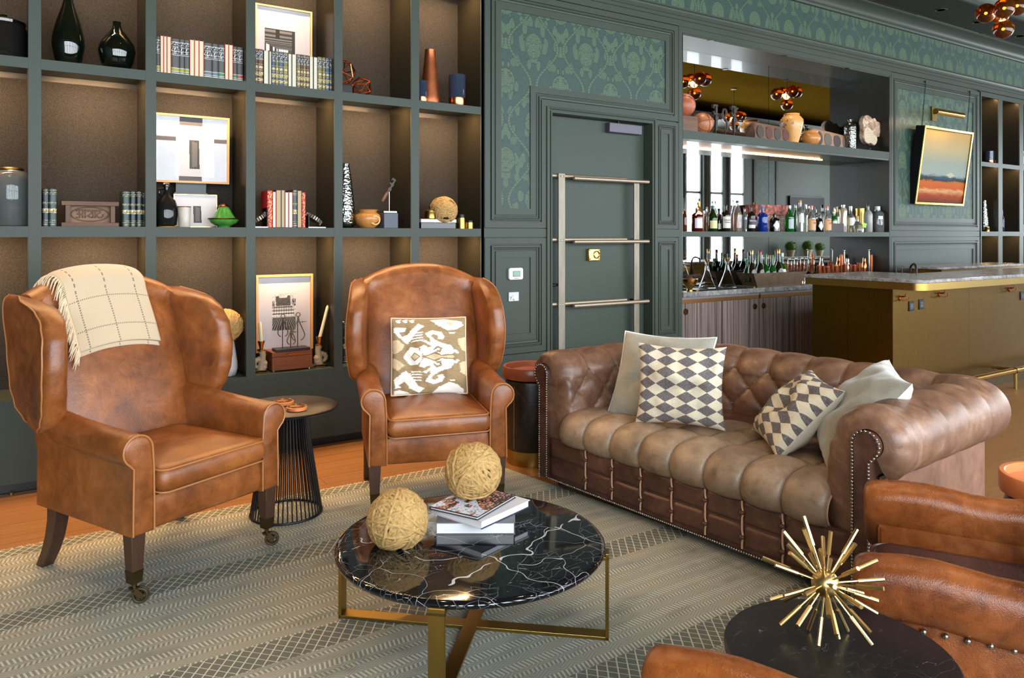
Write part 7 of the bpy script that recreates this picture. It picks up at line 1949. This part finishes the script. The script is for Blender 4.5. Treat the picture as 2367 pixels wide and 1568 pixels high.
# metal trough of wine
x0, x1 = px_at(1728, .1), px_at(1852, .1); W = x1 - x0; H_ = hpx(32, (x0 + x1) / 2, .1)
tg = thing('wine_trough', 'flared rusty metal trough holding wine bottles', 'trough', ((x0 + x1) / 2, .13, ZK))
TROU = mat('brown patinated metal', graph=lambda g: {'Base Color': g.mix(g.noise(g.obj(), 9, 5, .65), lin(62, 48, 36), lin(132, 108, 84)), 'Metallic': .5, 'Roughness': .5})
def trect(k, z): return [(-W / 2 * k, -.105 * k, z), (W / 2 * k, -.105 * k, z), (W / 2 * k, .115 * k, z), (-W / 2 * k, .115 * k, z)]
b = MB(); b.loft([trect(.80, 0), trect(1, H_), trect(.985, H_), trect(.79, .006)]); obj('trough_wall', b, TROU, tg, 0)
b = MB(); b.loft([trect(.84, .05), trect(.85, .052)]); obj('trough_bottom', b, TROU, tg, 0)
letters('- -', .02, C((206, 190, 160)), tg, (-W * .16, -.0945, H_ * .52), (radians(77), 0, 0)); letters('- - -', .013, C((206, 190, 160)), tg, (-W * .16, -.0925, H_ * .40), (radians(77), 0, 0))
wine = [(1727, 605, 'green'), (1738, 582, 'gold'), (1750, 595, 'green'), (1757, 584, 'red'), (1760, 596, 'foil'), (1770, 593, 'green'), (1780, 598, 'copper'), (1785, 596, 'green'), (1795, 587, 'red'), (1800, 583, 'gold'), (1808, 594, 'white')]
WG, WD = BG((24, 96, 30), .04, .6), BG((34, 30, 14), .05, .4)
for k, (px, pyt, kd) in enumerate(wine):
    Y = .10 if k % 2 else .17
    m_ = WG if kd in ('green', 'foil', 'white') else WD
    cp = {'green': C((36, 110, 44), .4), 'gold': GLDCAP, 'red': C((128, 34, 52), .3, .3), 'foil': LBW, 'copper': C((178, 104, 70), .3, .6), 'white': LBW}[kd]
    bottle('wine bottle with %s neck, %s from the left in the metal trough' % ({'foil': 'white foil', 'white': 'pale', 'green': 'bare green'}.get(kd, kd), ORD[k]), px - 10, px + 10, pyt, m_, cp, 'cone', (LBW, .3, .4, 1.0) if kd in ('foil', 'white') else None, Y=Y, z=ZK + .054, pyb=656, group='wine bottles in the metal trough', capf=.16, name='wine_bottle')
# upturned wine glasses
k = 0
for px, Y in ((1821, .28), (1829, .15), (1836, .26), (1843, .15), (1850, .27), (1859, .14), (1869, .22), (1882, .14)):
    x = px_at(px, Y); H_ = hpx(58, x, Y); t = thing('wine_glass', 'upturned clear wine glass, %s from the trough along the counter' % ORD[k], 'glass', (x, Y, ZK), 0, 'upturned wine glasses'); k += 1
    R = .042
    b = MB(); b.lathe([(R * .82, 0), (R, H_ * .16), (R * .95, H_ * .3), (R * .5, H_ * .42), (.005, H_ * .47), (.004, H_ * .94), (.01, H_ * .975), (R * .9, H_ * .992), (R * .9, H_), (0, H_)] , 20); b.lathe([(R * .78, .001), (R * .95, H_ * .16), (R * .9, H_ * .3), (R * .45, H_ * .41), (0, H_ * .43)], 20); obj('glass', b, GLASS, t, 60)
# copper mugs and bar tools
mug = None
for k, px in enumerate((1893, 1903, 1913, 1923, 1933, 1943, 1953, 1964, 1975, 1986)):
    Y = (.09, .2)[k % 2]; x = px_at(px, Y); H_ = hpx(40 - (k % 3) * 2, x, Y); R = hpx(5.6, x, Y); t = thing('copper_mug', 'copper bar mug, %s along the counter behind the brass bar' % ORD[k], 'mug', (x, Y, ZK), 0, 'copper mugs behind the bar')
    b = MB(); b.lathe([(0, 0), (R * .95, 0), (R, .01), (R, H_ * .92), (R * 1.05, H_), (R * .95, H_), (R * .92, .012), (0, .012)], 20); obj('cup', b, COPPER, t)
    b = MB(); b.tube(spline([(R, 0, H_ * .8), (R * 1.6, 0, H_ * .72), (R * 1.6, 0, H_ * .4), (R, 0, H_ * .3)], 4), .005, 6); obj('handle', b, COPPER, t)
    if k % 2 == 0:
        b = MB(); b.sphere((0, 0, H_ * .98), R * .8, 10, 6); obj('fruit_filling', b, C(((206, 92, 70), (222, 150, 60), (196, 60, 90))[k % 3], .5), t)
for px, pyt, lab in ((1945, 596, 'tall slim copper jar left among the bar tools'), (2014, 599, 'tall slim copper jar right among the bar tools')):
    lathe_thing('copper_jar', lab, 'jar', px, .2, ZK, [(0, 0), (1, 0), (1, 1), (.9, 1), (.9, .98), (0, .98)], 660 - pyt - 4, 7, COPPERA)
for px, pyt, lab in ((1952, 588, 'steel bar spoon with ball end standing left'), (2009, 590, 'steel bar spoon with flared end standing right')):
    x = px_at(px, .15); H_ = hpx(660 - pyt, x, .15); t = thing('bar_spoon', lab, 'spoon', (x, .15, ZK), 0, 'long bar spoons'); b = MB(); b.lathe([(0, 0), (.03, 0), (.034, .1), (.03, .1), (.028, .01), (0, .01)], 16); obj('holder', b, STEEL, t); b = MB(); b.cyl((0, 0, .01), (0, 0, H_), .005, 8); b.sphere((0, 0, H_), .012, 10, 7); obj('spoon', b, STEEL, t)
for k, (px, pyt, lab) in enumerate(((1959, 608, 'steel cocktail shaker among the copper mugs'), (1998, 609, 'copper toned cocktail shaker near the right spoon'))):
    lathe_thing('cocktail_shaker', lab, 'shaker', px, .22, ZK, [(.7, 0), (.8, .02), (1, .55), (.95, .62), (.6, .82), (.55, .84), (.55, .95), (.4, 1), (0, 1)], 660 - pyt, 13, STEEL if k == 0 else COPPER)
# seen in the mirror: sink things on the work counter, topiaries on a sideboard across the room
x, y = 7.25, -1.05
fc = thing('black_faucet', 'black gooseneck faucet on the work counter, seen in the bar mirror', 'faucet', (x, y, .92)); b = MB(); b.lathe([(.024, 0), (.024, .05), (.014, .06)], 16); b.tube(spline([(0, 0, .05), (0, 0, .17), (.02, .03, .22), (.05, .08, .2), (.055, .09, .14)], 6), .011, 10); obj('spout', b, BLKMET, fc); b = MB(); b.lathe([(.016, 0), (.016, .07), (.01, .08)], 12, (-.1, 0, 0)); obj('tap_handle', b, BLKMET, fc)
for k in range(2):
    t = thing('soap_bottle', ['brown soap pump bottle nearer the faucet in the mirror', 'brown soap pump bottle farther from the faucet in the mirror'][k], 'bottle', (x - .22 - .1 * k, y + .02, .92), 0, 'brown soap bottles'); b = MB(); b.lathe([(0, 0), (.04, 0), (.042, .1), (.03, .13), (.012, .14), (0, .14)], 20); obj('bottle_body', b, BG((52, 26, 12), .1, .3), t); b = MB(); b.lathe([(.0423, .03), (.0427, .09)], 20); obj('label', b, C((196, 188, 160)), t); b = MB(); b.cyl((0, 0, .14), (0, 0, .19), .007); b.cyl((0, 0, .185), (.035, 0, .183), .006); obj('pump', b, BLKMET, t)
sb = thing('sideboard', 'long sideboard on the window wall, seen only in the bar mirror', 'sideboard', (17.6, SOUTH + .28, 0)); b = MB(); b.box(-1.9, 1.9, -.26, .26, .06, .83); obj('body', b, GREYW, sb, 0); b = MB(); b.box(-1.95, 1.95, -.27, .29, .8305, .87); obj('granite_top', b, GRANITE, sb, 0); b = MB(); b.box(-1.94, 1.94, .262, .285, .77, .83); obj('brass_edge', b, BRASS, sb, 0)
for k, (dx, s) in enumerate(((-.62, 1.0), (.1, 1.05), (.62, .9))):
    t = thing('boxwood_topiary', 'clipped boxwood ball in a clay pot, %s of three seen in the mirror' % ('left', 'middle', 'right')[k], 'plant', (17.55 + dx, SOUTH + .3, .87), 0, 'boxwood topiaries')
    b = MB(); b.lathe([(0, 0), (.075 * s, 0), (.1 * s, .12 * s), (.115 * s, .125 * s), (.115 * s, .16 * s), (.1 * s, .16 * s), (0, .15 * s)], 20); obj('clay_pot', b, TERRA, t)
    b = MB(); rnd = random.Random(k)
    for i in range(700):
        v = Vector((rnd.gauss(0, 1), rnd.gauss(0, 1), rnd.gauss(0, 1))).normalized() * .14 * s * rnd.uniform(.85, 1.02); v.z = v.z + .25 * s; w_ = Vector((rnd.gauss(0, 1), rnd.gauss(0, 1), rnd.gauss(0, 1))) * .012; u_ = Vector((rnd.gauss(0, 1), rnd.gauss(0, 1), rnd.gauss(0, 1))) * .012
        b.add([v, v + w_, v + u_], [(0, 1, 2)])
    b.sphere((0, 0, .25 * s), .125 * s, 14, 10); obj('leaves', b, LEAFM, t, 0, kind='stuff')
tvp = thing('wall_television', 'black wall television across the room, seen in the bar mirror', 'television', (18.0, SOUTH + .02, 2.05)); b = MB(); b.box(-.75, .75, -.01, .04, -.42, .42); obj('casing', b, BLKMET, tvp, 0); b = MB(); b.box(-.72, .72, .0405, .042, -.39, .39); obj('screen', b, mat('matt tv screen', lin(16, 16, 18), .35, spec=.1), tvp, 0)
panel_w = WALLP
b = MB(); b.box(15.9, 16.7, SOUTH + .001, SOUTH + .012, 1.5, 3.6); struct('trim_14', b, WALLP, smooth=0)
b = MB()
for q in ((15.82, 15.9, 1.42, 3.68), (16.7, 16.78, 1.42, 3.68), (15.9, 16.7, 3.6, 3.68), (15.9, 16.7, 1.42, 1.5)): b.box(q[0], q[1], SOUTH + .001, SOUTH + .03, q[2], q[3])
struct('trim_15', b, PAINT, smooth=0)
